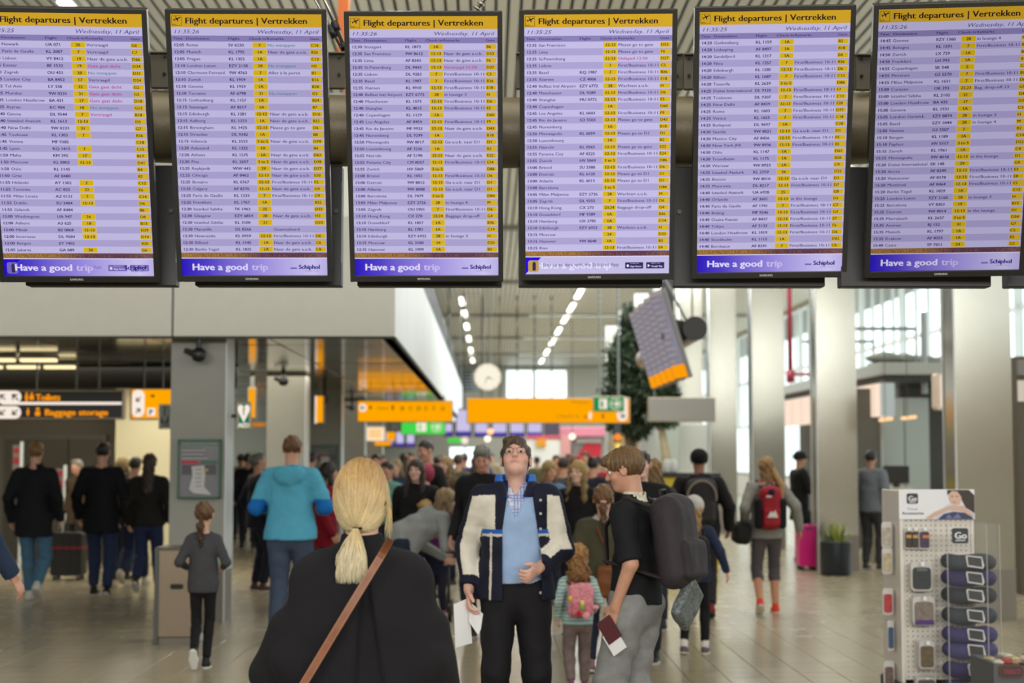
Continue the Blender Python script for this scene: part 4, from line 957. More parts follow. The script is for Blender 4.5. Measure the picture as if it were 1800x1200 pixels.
for (a, b_, py_) in ((1547, 1572, 738), (1586, 1614, 735)):
    Y = 28.6; q = MB(); X0 = gx(a, Y); q.tube([(0, 0, 0), ((b_-a)/F*Y, .1, .03)], .03, 8); o = q.build('pendant_light', glow('warm_tube', (255, 206, 150), 1.3), loc=(X0, Y, gz(py_, Y)), smooth=True); tag(o, 'short warm glowing tube lamp under the shop ceiling at right', 'lamp', 'warm tube lamps in the right-hand shop')
    q = MB(); q.tube([(.1, 0, .0), (.1, 0, CEIL-gz(py_, Y))], .006, 6); q.build('cord', m_blk, o)
X0, X1, Y = gx(1647, 21), gx(1700, 21), 21
r = empty('lightbox_sign', 'lit white sign box with a blue picture left of the nearest right column', 'sign', (X0, Y, gz(720, 21))); h = gz(655, 21)-gz(720, 21)
q = MB(); q.prism(rrect((X1-X0)/2, h/2, X1-X0, h, .04), 0, .2); q.build('case', mat('cream_case', (226, 206, 186), .4), r); q = MB(); q.prism(rrect((X1-X0)/2+.03, h/2, X1-X0-.06, h-.06, .03), -.01, .01); q.build('face', glow('lightbox_face', (255, 236, 216), .95), r)
s = TX(); s.rect(0, .09, .34, .09, h-.09, -.013); s.poly(1, [(.12, .12), (.22, .35), (.3, .2), (.3, .12)], -.016); s.poly(2, rrect(.21, .3, .1, .12, .04), -.018); s.build('picture', [mat('pic_blue', (76, 104, 160), .5), mat('pic_white', (210, 214, 220), .5), mat('pic_tan', (190, 150, 110), .5)], r)
q = MB(); q.tube([(.2, .1, h-.01), (.2, .1, CEIL-gz(720, 21))], .02, 6); q.build('hanger', m_clamp, r)
# red sprinkler pipe
m_redp = mat('red_pipe', (150, 40, 60), .4)
Y = 34; x = gx(1391, Y); q = MB(); q.tube([(x, Y, CEIL), (x, Y, gz(665, Y))], .05, 10); q.tube([(x, Y, gz(657, Y)), (x+1.4, Y, gz(657, Y))], .035, 8); q.tube([(x, Y, gz(672, Y)), (x, Y, gz(650, Y))], .085, 10)
o = q.build('sprinkler_pipe', m_redp, smooth=True); tag(o, 'red vertical sprinkler pipe with a side branch between two right-hand columns', 'pipe')
# small wall camera/payphone on white panel right of tree
r, w2, h = box_thing('partition', 'pale partition wall right of the slim tree trunk', 'partition', 1196, 1251, 38, 745, 0, .2, mat('partition_white', (214, 218, 208), .5))
r, w2, h = box_thing('partition', 'white partition panel directly left of the slim tree trunk', 'partition', 1124, 1158, 39, 745, 0, .2, mat('partition_bright', (226, 228, 222), .5))
r, w2, h = box_thing('partition', 'grey-green partition panel behind the slim tree trunk', 'partition', 1158, 1196, 40, 745, 0, .2, mat('partition_grey', (180, 188, 176), .5))
# right edge shop at frame edge
r, w2, h = box_thing('cabinet_wall', 'shop shelving in shadow at the right frame edge', 'shop', 1791, 1960, 20, 625, 0, .6, mat('shop_brown', (84, 76, 62), .6))
q = MB(); q.box(-w2, w2, -.05, 0, gz(705, 20), gz(668, 20)); q.build('lit_panel', glow('shop_lit', (240, 226, 206), .7), r); q = MB(); q.box(-w2, w2, -.06, 0, gz(660, 20), gz(632, 20), bev=.01); q.build('photo_panel', mat('photo_panel', (120, 116, 110), .5), r)
# white counter by the man at right
r, w2, h = box_thing('desk', 'grey service desk beside the man in the grey shirt', 'desk', 1545, 1600, 25.5, 862, 0, .7, mat('desk_grey', (150, 140, 120), .5))
q = MB(); q.box(-w2-.03, w2+.03, -.04, .74, h, h+.04, bev=.01); q.build('top', mat('desk_top', (190, 182, 160), .4), r)
o = MB(); o.box(-.2, .2, 0, .06, .06, .34, bev=.01); o.box(-.05, .05, 0, .05, 0, .08); o = o.build('monitor', m_blk, loc=(gx(1578, 25.7), 25.8, h+.04)); tag(o, 'dark computer monitor on the grey service desk', 'monitor')
# sign rows on left wall (info posts with red)
for px_, y0, y1, lab in ((33, 776, 826, 'slim white post with red notices in front of the steel doors'), (110, 817, 866, 'short white post with a red mark near the black suitcase')):
    Y = 25; r = empty('notice_post', lab, 'post', (gx(px_, Y), Y, 0)); q = MB(); q.box(.02, .06, 0, .04, 0, gz(y0, Y), bev=.004); q.build('post', m_colside, r)
    q = MB(); q.box(-.09, .02, 0, .03, gz(y1, Y), gz(y0+6, Y)); q.build('plate', mat('plate_grey', (110, 106, 100), .5), r)
    q = MB(); zc = (gz(y0, Y)+gz(y1, Y))/2; q.box(-.08, .01, -.006, 0, zc+.04, zc+.12); q.box(-.08, .01, -.006, 0, zc-.12, zc-.02); q.build('notice', mat('notice_red', (150, 30, 44), .5), r)
# ================================================================ TREES
m_bark = mat('bark_grey', (128, 112, 92), .8, var=.2, vscale=8); m_leafd = mat('leaf_dark', (48, 62, 40), .45, var=.5, vscale=1.5, spec=.4); m_barkl = mat('bark_pale', (186, 168, 136), .8, var=.2, vscale=8)
def tree(label, px_, Y, trunks, blobs, n, mb_):
    x = gx(px_, Y); r = empty('indoor_tree', label, 'tree', (x, Y, 0)); k = Y/F
    q = MB()
    for t in trunks: q.tube([((a-px_)*k, dy, gz(b, Y)) for a, b, dy in t[0]], t[1], 8)
    q.build('trunk', mb_, r, smooth=True)
    C = []; tot = sum(b[2]*b[3] for b in blobs)
    for (a, b, rx, rz) in blobs:
        m_ = int(n*rx*rz/tot); d = rng.normal(size=(m_, 3)); d /= np.linalg.norm(d, axis=1)[:, None]; rad = rng.uniform(.3, 1, m_)**.5*(1+.18*rng.normal(size=m_))
        C.append(np.stack([(a-px_)*k+d[:, 0]*rad*rx*k, d[:, 1]*rad*rx*k*.9, gz(b, Y)+d[:, 2]*rad*rz*k], 1))
    C = np.concatenate(C); m_ = len(C); a = rng.normal(size=(m_, 3)); a /= np.linalg.norm(a, axis=1)[:, None]; b = np.cross(a, rng.normal(size=(m_, 3))); b /= np.linalg.norm(b, axis=1)[:, None]
    L = rng.uniform(.05, .085, (m_, 1)); Wd = L*.45
    V = np.stack([C-a*L, C+b*Wd, C+a*L, C-b*Wd], 1).reshape(-1, 3); Fc = np.arange(m_*4).reshape(-1, 4)
    link_mesh('foliage', V, Fc, m_leafd, r, kind='stuff'); return r
tree('big dark-leaved indoor fig tree behind the edge-on screens', 1115, 38, [([(1108, 852, 0), (1106, 790, .1), (1100, 745, 0), (1090, 700, 0)], [.1, .08, .07, .03]), ([(1122, 852, .2), (1118, 800, .2), (1112, 750, .1), (1130, 690, 0)], [.07, .06, .05, .03])],
     [(1098, 640, 32, 52), (1118, 600, 30, 40), (1095, 700, 38, 45), (1130, 690, 34, 50), (1108, 560, 18, 26), (1085, 745, 20, 18), (1120, 755, 26, 20)], 9000, m_bark)
tree('slimmer indoor tree with a pale bare trunk, right of the big dark tree', 1166, 37, [([(1174, 850, 0), (1170, 800, 0), (1163, 750, 0), (1158, 700, 0)], [.11, .1, .07, .04]), ([(1180, 850, .1), (1172, 800, .15), (1166, 770, .1)], [.08, .07, .03])],
     [(1160, 660, 30, 48), (1172, 700, 24, 34), (1165, 738, 28, 16), (1150, 612, 22, 30)], 5200, m_barkl)
for px_, Y, m_, lab in ((1112, 38, 'planter_tan', 'tan planter box at the foot of the big dark tree'), (1172, 37, 'planter_white', 'white planter box at the foot of the slim pale tree')):
    r = empty('planter', lab, 'planter', (gx(px_, Y), Y, 0)); q = MB(); q.box(-.45, .45, -.4, .4, 0, gz(846, Y), bev=.02); q.build('box', mat(m_, (176, 150, 110) if 'tan' in m_ else (220, 220, 214), .5), r); q = MB(); q.box(-.38, .38, -.33, .33, gz(846, Y), gz(846, Y)+.02); q.build('soil', mat('soil', (50, 40, 30), .9), r)
# ================================================================ TRAVEL ACCESSORY STAND
SY = 11.6; kk = SY/F
def sx_(p): return (p-1643)*kk
def sz_(p): return gz(p, SY)
SXC = gx(1643, SY)
m_peg = bpy.data.materials.new('pegboard'); m_peg.use_nodes = True
_N = m_peg.node_tree.nodes; _L = m_peg.node_tree.links; _b = _N['Principled BSDF']
_tc = _N.new('ShaderNodeTexCoord'); _mp = _N.new('ShaderNodeMapping'); _mp.inputs['Scale'].default_value = (28.6, 28.6, 28.6); _mp.inputs['Location'].default_value = (.5, .5, .5)
_vm = _N.new('ShaderNodeVectorMath'); _vm.operation = 'FRACTION'; _vs = _N.new('ShaderNodeVectorMath'); _vs.operation = 'SUBTRACT'; _vs.inputs[1].default_value = (.5, .5, .5)
_mu = _N.new('ShaderNodeVectorMath'); _mu.operation = 'MULTIPLY'; _mu.inputs[1].default_value = (1, 0, 1)
_ln = _N.new('ShaderNodeVectorMath'); _ln.operation = 'LENGTH'; _lt = _N.new('ShaderNodeMath'); _lt.operation = 'LESS_THAN'; _lt.inputs[1].default_value = .13; _mx = _N.new('ShaderNodeMix'); _mx.data_type = 'RGBA'
_L.new(_tc.outputs['Object'], _mp.inputs[0]); _L.new(_mp.outputs[0], _vm.inputs[0]); _L.new(_vm.outputs[0], _vs.inputs[0]); _L.new(_vs.outputs[0], _mu.inputs[0]); _L.new(_mu.outputs[0], _ln.inputs[0]); _L.new(_ln.outputs['Value'], _lt.inputs[0]); _L.new(_lt.outputs[0], _mx.inputs[0])
_mx.inputs[6].default_value = (*lin((212, 206, 196)), 1); _mx.inputs[7].default_value = (*lin((70, 66, 60)), 1); _L.new(_mx.outputs[2], _b.inputs['Base Color']); _b.inputs['Roughness'].default_value = .45
st = empty('display_stand', 'white pegboard display stand of travel accessories at the lower right', 'stand', (SXC, SY, 0))
q = MB(); q.box(sx_(1580), sx_(1708), 0, .03, .12, sz_(912)); q.build('pegboard', m_peg, st)
for b_ in ((sx_(1578), sx_(1584), -.02, .5, .08, sz_(862)), (sx_(1704), sx_(1709), -.01, .5, .08, sz_(914)), (sx_(1584), sx_(1704), .45, .48, .1, sz_(914))): q = MB(); q.box(*b_, bev=.004); q.build('side_panel', mat('stand_white', (214, 208, 200), .4), st)
q = MB(); q.box(sx_(1572), sx_(1738), -.06, .52, 0, .1, bev=.01); q.build('base', mat('stand_base', (60, 58, 56), .5), st)
q = MB(); q.box(sx_(1577), sx_(1710), -.025, -.01, sz_(913), sz_(860), bev=.002); hd = q.build('header_card', mat('header_white', (222, 222, 226), .4), st)
s = TX(); y = -.028
s.poly(0, rrect(sx_(1600.5), sz_(876), 20*kk, 18*kk, .012), y); s.put(1, 'Go', sx_(1593), sz_(880.5), 9*kk, wid=14.5*kk, bold=.03, y=y-.001); s.poly(1, rrect(sx_(1600.5), sz_(882.5), 12*kk, 1.2*kk, .001), y-.001)
s.put(3, 'Travel', sx_(1591), sz_(896.5), 4.5*kk, wid=18*kk, y=y); s.put(0, 'Accessories', sx_(1582), sz_(904), 4.6*kk, wid=38*kk, bold=.03, y=y)
X = lambda p: sx_(p); Z = lambda p: sz_(p)
s.poly(4, [(X(1640), Z(912.5)), (X(1650), Z(895)), (X(1664), Z(886)), (X(1690), Z(888)), (X(1709), Z(896)), (X(1709), Z(912.5))], y-.0005)  # pale sleeve
s.poly(5, [(X(1662), Z(861)), (X(1672), Z(860.8)), (X(1700), Z(860.8)), (X(1709.5), Z(870)), (X(1709.5), Z(902)), (X(1694), Z(892)), (X(1686), Z(876)), (X(1680), Z(866)), (X(1670), Z(864)), (X(1662), Z(870))], y-.001)  # dark hair
s.poly(2, [(X(1665), Z(868)), (X(1670), Z(862.5)), (X(1680), Z(864)), (X(1687), Z(874)), (X(1684), Z(886)), (X(1674), Z(888.5)), (X(1668), Z(884)), (X(1665), Z(876))], y-.0015)
s.poly(2, [(X(1622), Z(911)), (X(1640), Z(899)), (X(1665), Z(889)), (X(1690), Z(889)), (X(1708), Z(905)), (X(1706), Z(909)), (X(1686), Z(898)), (X(1664), Z(896)), (X(1642), Z(907)), (X(1634), Z(911.5))], y-.002)
s.poly(6, [(X(1644), Z(912.5)), (X(1655), Z(903)), (X(1672), Z(899)), (X(1692), Z(901)), (X(1705), Z(909)), (X(1707), Z(912.5))], y-.0025)
s.poly(7, [(X(1658), Z(911)), (X(1664), Z(903)), (X(1670), Z(911)), (X(1680), Z(902)), (X(1686), Z(911))], y-.003)
for (a, b) in ((1670.5, 872), (1679, 872.5)): s.poly(5, rrect(X(a), Z(b), 4*kk, 1.4*kk, .002), y-.002)
s.poly(8, rrect(X(1674), Z(882.5), 5*kk, 1.6*kk, .003), y-.002)
s.build('print', [mat('p_charcoal', (44, 48, 60), .5), mat('p_white', (225, 225, 225), .5), mat('p_skin', (205, 168, 148), .5), mat('p_grey', (140, 140, 148), .5), mat('p_pale', (196, 202, 216), .5), mat('p_hair', (54, 38, 36), .5), mat('p_navy', (52, 58, 92), .5), mat('p_check', (108, 112, 150), .5), mat('p_lip', (170, 90, 96), .5)], hd)
# clear plastic bin over the right half
m_clear = bpy.data.materials.new('clear_plastic'); m_clear.use_nodes = True
_n = m_clear.node_tree.nodes; _l = m_clear.node_tree.links; _n.clear(); _t = _n.new('ShaderNodeBsdfTransparent'); _g = _n.new('ShaderNodeBsdfPrincipled'); _g.inputs['Base Color'].default_value = (.75, .75, .78, 1); _g.inputs['Roughness'].default_value = .12; _x = _n.new('ShaderNodeMixShader'); _o = _n.new('ShaderNodeOutputMaterial'); _x.inputs[0].default_value = .025
_l.new(_t.outputs[0], _x.inputs[1]); _l.new(_g.outputs[0], _x.inputs[2]); _l.new(_x.outputs[0], _o.inputs[0])
q = MB(); zt = sz_(918); q.box(sx_(1640), sx_(1641), -.30, 0, .12, zt); q.box(sx_(1726), sx_(1727), -.30, .02, .12, zt); q.box(sx_(1640), sx_(1727), -.302, -.298, .12, zt); q.box(sx_(1712), sx_(1730), -.02, -.016, .12, zt)
q.build('clear_bin', m_clear, st)
q = MB()
for p in (1641.5, 1709, 1731): q.box(sx_(p)-.003, sx_(p)+.003, -.306, -.296, .12, zt)
q.build('bin_edge', mat('bin_edge', (190, 188, 190), .2, alpha=.5), st)
q = MB(); q.prism(rrect(sx_(1663), sz_(938), 28*kk, 26*kk, .015), -.315, -.308); bd = q.build('badge', mat('p_charcoal', (44, 48, 60), .5), st)
s = TX(); s.put(0, 'Go', sx_(1653), sz_(943), 11*kk, wid=20*kk, bold=.04, y=-.317); s.poly(0, rrect(sx_(1663), sz_(946), 17*kk, 1.4*kk, .002), -.317); s.build('print', [mat('p_white', (225, 225, 225), .5)], bd)
# neck pillows in the bin
cols = [(44, 52, 58), (34, 26, 76), (24, 30, 38), (38, 46, 54), (42, 36, 92), (50, 46, 98), (40, 34, 88), (54, 48, 102)]
nm = ['grey', 'dark indigo', 'near-black', 'slate grey', 'violet', 'pale violet', 'indigo', 'lavender-grey']
ord_ = ['topmost', 'second from top', 'third from top', 'fourth from top', 'fifth from top', 'sixth from top', 'seventh from top', 'eighth from top']
for j, py_ in enumerate((985, 1013, 1043, 1078, 1111, 1138, 1172, 1205)):
    r = empty('neck_pillow', f'{nm[j]} U-shaped neck pillow, {ord_[j]} in the clear bin', 'pillow', (SXC+sx_(1688), SY-.15, sz_(py_)), 0, 'neck pillows in the clear bin')
    P = []; R = []
    for t in np.linspace(-2.5, 2.5, 17): P.append((.115*math.sin(t)*1.25, -.075*math.cos(t)*.9+.0, .006*math.sin(3*t))); R.append(.056*(1-.28*(abs(t)/2.5)**3) if abs(t) < 2.45 else .02)
    q = MB(); q.tube(P, R, 12); q.build('cushion', mat(f'pillow_{j}', cols[j], .8, bump=.2, bscale=80, var=.12, vscale=10), r, smooth=True)
    q = MB(); z = .01; q.prism([(-.045, z-.035), (.06, z-.05), (.07, z-.03), (.055, z+.03), (-.05, z+.042), (-.056, z+.03)], -.136, -.130); c = q.build('label_card', mat('card_white', (205, 205, 200), .4), r)
    q = MB(); q.prism([(-.04, z-.025), (.055, z-.040), (.05, z+.022), (-.045, z+.034)], -.138, -.136); q.build('print', mat('card_dark', (30, 30, 32), .4), c)
# blister packs on the pegboard
def pack(px_, py_, w_, h_, col, label, grp=None, yy=-.05, n=1, extra=None, side=False):
    r = empty('hanging_pack', label, 'package', (SXC+sx_(px_), SY+yy, sz_(py_)), 0, grp); W_, H_ = w_*kk, h_*kk
    for i in range(n):
        q = MB(); d = -.03*i; q.prism(rrect(0, 0, W_, H_, min(W_, H_)*.2), d, d+.012); q.build('card', mat('pack_card', (196, 192, 188), .35), r)
    q = MB(); q.prism(rrect(0, -.05*H_, W_*.84, H_*.74, min(W_, H_)*.15), d-.014, d); q.build('contents', mat('pack_'+'_'.join(map(str, col)), col, .4, var=.25, vscale=30), r)
    if extra: q = MB(); q.prism(rrect(extra[1]*W_, extra[2]*H_, W_*extra[3], H_*extra[4], .003), d-.018, d-.014); q.build('print', mat('pack_'+'_'.join(map(str, extra[0])), extra[0], .4), r)
    q = MB(); q.tube([(0, .05, H_*.42), (0, d-.03, H_*.42)], .003, 6); q.build('hook', m_wire, r); q = MB(); q.box(-.012, .012, d-.036, d-.032, H_*.38, H_*.52); q.build('tag', mat('p_white', (225, 225, 225), .5), r)
pack(1591, 946, 13, 37, (44, 34, 28), 'small dark pack at upper left of the pegboard, leftmost of three', None, extra=((190, 140, 70), 0, .1, .7, .15))
pack(1602, 946, 13, 37, (48, 38, 30), 'small dark pack at upper left of the pegboard, middle of three', None, yy=-.06, extra=((190, 140, 70), 0, .1, .7, .15))
pack(1617, 946, 19, 37, (60, 44, 74), 'small dark and purple pack at upper left of the pegboard, rightmost of three', None, yy=-.075, extra=((200, 110, 50), .1, .1, .6, .14))
pack(1609, 1012, 37, 50, (38, 42, 44), 'dark travel lock pack, large, second row on the pegboard', None, n=3, extra=((90, 96, 100), 0, .25, .5, .1))
pack(1612, 1072, 38, 50, (120, 108, 98), 'large pack with a purple foot, third row on the pegboard', None, n=3, extra=((76, 40, 110), 0, -.38, .86, .16))
pack(1614, 1148, 26, 48, (96, 82, 60), 'brown pack of travel straps, fourth row on the pegboard', None, n=4)
pack(1614, 1200, 34, 24, (90, 88, 84), 'pack cut by the bottom edge of the picture on the pegboard', None, n=3)
for (py_, h_, c, lab) in ((942, 46, (170, 160, 146), 'clear rounded packs at top of the stand\'s left side'), (988, 46, (176, 164, 130), 'cream striped packs, second on the stand\'s left side'), (1061, 46, (170, 44, 50), 'red packs hanging on the stand\'s left side'), (1122, 52, (46, 76, 110), 'blue and black pack on the stand\'s left side'), (1190, 44, (100, 80, 70), 'brown pack lowest on the stand\'s left side')):
    w_ = 20 if h_ < 50 else 12; px_ = 1576-w_/2
    r = empty('hanging_pack', lab, 'package', (SXC+sx_(px_), SY+.12, sz_(py_))); W_, H_ = w_*kk, h_*kk
    for i in range(3): q = MB(); q.prism(rrect(-.01+.012*i, 0, W_*.9, H_, W_*.25), .03*i, .03*i+.012); q.build('card', mat('pack_card', (196, 192, 188), .35), r)
    q = MB(); q.prism(rrect(-.01, -.05*H_, W_*.7, H_*.7, W_*.2), -.012, 0); q.build('contents', mat('pack_'+'_'.join(map(str, c)), c, .4, var=.25, vscale=30), r)
    q = MB(); q.tube([(W_/2, .03, H_*.4), (-W_/2, .03, H_*.4)], .003, 6); q.build('hook', m_wire, r)
# counter display at the bottom right corner
r = empty('snack_display', 'grey box display with a rounded dark emblem and candy bags on top, bottom right corner', 'display', (gx(1775, 10.4), 10.4, 0)); k2 = 10.4/F; zt = gz(1168, 10.4); w2 = 36*k2
q = MB(); q.prism([(-w2, 0), (w2*1.3, 0), (w2*1.3, zt-.02), (-w2, zt), ], 0, .5); q.build('case', mat('case_greyblue', (84, 86, 88), .5), r)
q = MB(); q.prism(rrect(-.02, zt-.045, w2*1.2, .085, .03), -.012, 0); e = q.build('emblem', mat('emblem_rim', (110, 60, 36), .5), r); q = MB(); q.prism(rrect(-.02, zt-.045, w2*1.08, .066, .025), -.016, -.012); q.build('plate', mat('emblem_plate', (50, 54, 60), .5), e)
s = TX(); s.put(0, 'TABACO', -.02-w2*.42, zt-.06, .03, wid=w2*.84, bold=.05, y=-.018); s.build('print', [mat('emblem_red', (140, 50, 50), .5)], e)
for j in range(12):
    x, y_ = -w2+.05+(j % 6)*.05, .08+(j//6)*.14; P = rng.uniform(-.01, .01, 3)
    q = MB(); q.box(-.03, .03, -.05, .05, 0, .03+.01*(j % 3), bev=.012); o = q.build('candy_bag', mat(f'bag_{j%4}', [(190, 184, 170), (150, 60, 60), (170, 150, 120), (96, 90, 84)][j % 4], .35, var=.3, vscale=40), loc=(r.location.x+x, 10.4+y_, zt-.012), rz=P[0]*30); tag(o, 'small foil candy bag on top of the grey box display', 'bag', 'candy bags on the corner display')
# ================================================================ PEOPLE: rig, distance fields, surface nets
def V3(*a): return np.array(a, float)
def nrm(v): return v/(np.linalg.norm(v)+1e-9)
def smin(a, b, k):
    h = np.clip(.5+.5*(b-a)/k, 0, 1); return b+(a-b)*h-k*h*(1-h)
def cone(p, a, b, r1, r2):
    ba = b-a; l2 = ba@ba+1e-9; t = np.clip(((p-a)@ba)/l2, 0, 1)
    return np.linalg.norm(p-a-t[:, None]*ba, axis=1)-(r1+(r2-r1)*t)
def ell(p, c, r):
    r = np.asarray(r); q = (p-c)/r; k0 = np.linalg.norm(q, axis=1)+1e-6; k1 = np.linalg.norm(q/r, axis=1)+1e-6; return k0*(k0-1)/k1
def flatcone(p, a, b, r1, r2, fl, ax=None):
    "round cone flattened along ax (default y)"
    if ax is None: q = p.copy(); q[:, 1] /= fl; a2 = a.copy(); a2[1] /= fl; b2 = b.copy(); b2[1] /= fl; return cone(q, a2, b2, r1, r2)*(.5+.5*fl)
    m = (a+b)/2; d = p-m; s_ = d@ax; q = p+ax*(s_*(1/fl-1))[:, None]; da = (a-m)@ax; db = (b-m)@ax
    return cone(q, a+ax*da*(1/fl-1), b+ax*db*(1/fl-1), r1, r2)*fl
def rbox(p, c, h, r, R=None):
    q = p-c
    if R is not None: q = q@R
    q = np.abs(q)-(np.asarray(h)-r); return np.linalg.norm(np.maximum(q, 0), axis=1)+np.minimum(q.max(1), 0)-r
def wrink(p, amp, f=1.0):
    x, y, z = p[:, 0]*f, p[:, 1]*f, p[:, 2]*f
    a = np.sin(11*x+14*z+3*np.sin(7*y+9*z+1)+2*np.sin(5*x)); b = np.sin(-17*x+19*z+2.5*np.sin(11*x+6*y)+4); c = np.sin(33*z+8*x+3*np.sin(13*x-5*z)+2*y)
    return amp*(.8*a*b+.45*c*np.abs(a)+.3*np.sin(23*x+3*np.sin(9*z)))
def nets(fn, lo, hi, res):
    "sparse surface nets of fn(p) over a box"
    lo = np.asarray(lo, float); hi = np.asarray(hi, float); B = 5
    n = np.maximum(2, np.ceil((hi-lo)/res/B).astype(int)); N = n*B+1
    cs = [lo[i]+(np.arange(n[i])+.5)*B*res for i in range(3)]
    G = np.stack(np.meshgrid(*cs, indexing='ij'), -1).reshape(-1, 3); dc = fn(G).reshape(n)
    act = np.abs(dc) < B*res*1.15+.012
    up = np.repeat(np.repeat(np.repeat(dc, B, 0), B, 1), B, 2); D = np.empty(N); D[:-1, :-1, :-1] = up
    D[-1] = D[-2]; D[:, -1] = D[:, -2]; D[:, :, -1] = D[:, :, -2]
    m = np.zeros(N, bool); ua = np.repeat(np.repeat(np.repeat(act, B, 0), B, 1), B, 2)
    m[:-1, :-1, :-1] |= ua; m[1:, :-1, :-1] |= ua; m[:-1, 1:, :-1] |= ua; m[:-1, :-1, 1:] |= ua; m[1:, 1:, 1:] |= ua; m[1:, 1:, :-1] |= ua; m[1:, :-1, 1:] |= ua; m[:-1, 1:, 1:] |= ua
    I = np.argwhere(m); 
    if len(I) == 0: return np.zeros((0, 3)), np.zeros((0, 4), int)
    D[m] = fn(lo+I*res)
    S = D < 0; c = np.zeros(np.array(N)-1, int)
    for dx in (0, 1):
        for dy in (0, 1):
            for dz in (0, 1): c += S[dx:N[0]-1+dx, dy:N[1]-1+dy, dz:N[2]-1+dz]
    cell = (c > 0) & (c < 8); idx = -np.ones(cell.shape, int); C = np.argwhere(cell); idx[cell] = np.arange(len(C))
    acc = np.zeros((len(C), 3)); cnt = np.zeros(len(C))
    for ax in range(3):
        o = [0, 1, 2]; o.remove(ax)
        for u in (0, 1):
            for v in (0, 1):
                a = C.copy(); a[:, o[0]] += u; a[:, o[1]] += v; b = a.copy(); b[:, ax] += 1
                da = D[tuple(a.T)]; db = D[tuple(b.T)]; x = (da < 0) != (db < 0); t = da/(da-db+1e-12)
                t = np.clip(t, 0, 1); P = a.astype(float); P[:, ax] += t; acc[x] += P[x]; cnt[x] += 1
    V = lo+acc/np.maximum(cnt, 1)[:, None]*res; Q = []
    for ax in range(3):
        o = [(ax+1) % 3, (ax+2) % 3]; s0 = [slice(0, N[i]) for i in range(3)]
        sa = [slice(None)]*3; sb = [slice(None)]*3; sa[ax] = slice(0, N[ax]-1); sb[ax] = slice(1, N[ax])
        A = S[tuple(sa)]; Bb = S[tuple(sb)]; E = np.argwhere(A != Bb); E = E[(E[:, o[0]] > 0) & (E[:, o[1]] > 0) & (E[:, o[0]] < N[o[0]]-1) & (E[:, o[1]] < N[o[1]]-1)]
        if not len(E): continue
        fl = A[tuple(E.T)]; q = []
        for (u, v) in ((1, 1), (0, 1), (0, 0), (1, 0)):
            e = E.copy(); e[:, o[0]] -= u; e[:, o[1]] -= v; q.append(idx[tuple(e.T)])
        q = np.stack(q, 1); ok = (q >= 0).all(1); q = q[ok]; fl = fl[ok]; q[~fl] = q[~fl][:, ::-1]; Q.append(q)
    return V, (np.concatenate(Q) if Q else np.zeros((0, 4), int))
def ik(a, c, l1, l2, pole):
    d = c-a; L = np.linalg.norm(d); L2 = min(L, (l1+l2)*.999); u = d/max(L, 1e-6); x = (l1*l1-l2*l2+L2*L2)/(2*L2); h = math.sqrt(max(l1*l1-x*x, 0))
    p = pole-u*(pole@u); return a+u*x+nrm(p)*h, a+u*L2
def rotm(yaw=0, pitch=0, roll=0):
    return np.array(Matrix.Rotation(math.radians(yaw), 3, 'Z') @ Matrix.Rotation(math.radians(pitch), 3, 'X') @ Matrix.Rotation(math.radians(roll), 3, 'Y'))
class Rig:
    def __init__(s, H, hs=1.0, lean=(0, 0), head=(0, 0, 0), aL=(.05, .02, -.50), aR=(.05, .02, -.50), eL=None, eR=None, fL=(.0, 0, .08, 0), fR=(.0, 0, .08, 0), sw=.185, wide=1.0, hand=(.3, .3), twist=0, drop=0, bow=None, kL=None, kR=None, sdrop=.018, hz=0):
        s.H = H; s.sc = H/1.75; s.hs = hs; s.w = wide
        chin = 1.75-.235*hs; shz = chin-.085; s.hipz = (.92-.06*(hs-1)/.35-drop)
        s.hip = V3(0, 0, s.hipz); tl = shz-s.hipz+drop*0
        if bow is not None: ang = math.radians(bow); up = V3(0, math.sin(ang), math.cos(ang))
        else: up = nrm(V3(lean[0], lean[1], tl))
        s.up = up; s.neck = s.hip+up*(tl+.03); s.shc = s.hip+up*tl; tw = rotm(twist)
        s.X = tw@V3(1, 0, 0)
        s.sR = s.shc+s.X*sw*wide-up*(.01+sdrop); s.sL = s.shc-s.X*sw*wide-up*(.01+sdrop); s.chest = s.hip+up*(tl-.14); s.waist = s.hip+up*(tl*.36)
        l = (s.hipz-.08)*.5+.012
        def leg(side, f, kp):
            h = s.hip+V3(side*.085*wide, 0, -.0); a = V3(side*.1+f[0], f[1], f[2]); k, a = ik(h, a, l, l, V3(side*.05, 1, .1) if kp is None else V3(*kp)); return h, k, a, math.radians(f[3])
        s.LL = leg(-1, fL, kL); s.LR = leg(1, fR, kR)
        al = .285*(1-.12*(hs-1)/.35); fl_ = .255*(1-.12*(hs-1)/.35)
        def arm(side, sh, t, pole):
            w_ = sh+tw@V3(side*t[0], t[1], t[2]); e, w_ = ik(sh, w_, al, fl_, tw@(V3(side*.35, -1, -.2) if pole is None else V3(*pole))); return sh, e, w_
        s.AL = arm(-1, s.sL, aL, eL); s.AR = arm(1, s.sR, aR, eR); s.hand = hand
        s.HR = rotm(*head); nt = s.neck+V3(0, .012, .03); s.nt = nt; s.hc = nt+s.HR@(V3(0, .02, .115)*hs)
        fix = 1.75-.1175*hs
        if bow is None: s.hc[2] += (fix-.0-s.hc[2])*.8+hz
    def hl(s, p): return (p-s.hc)@s.HR/s.hs     # head-local
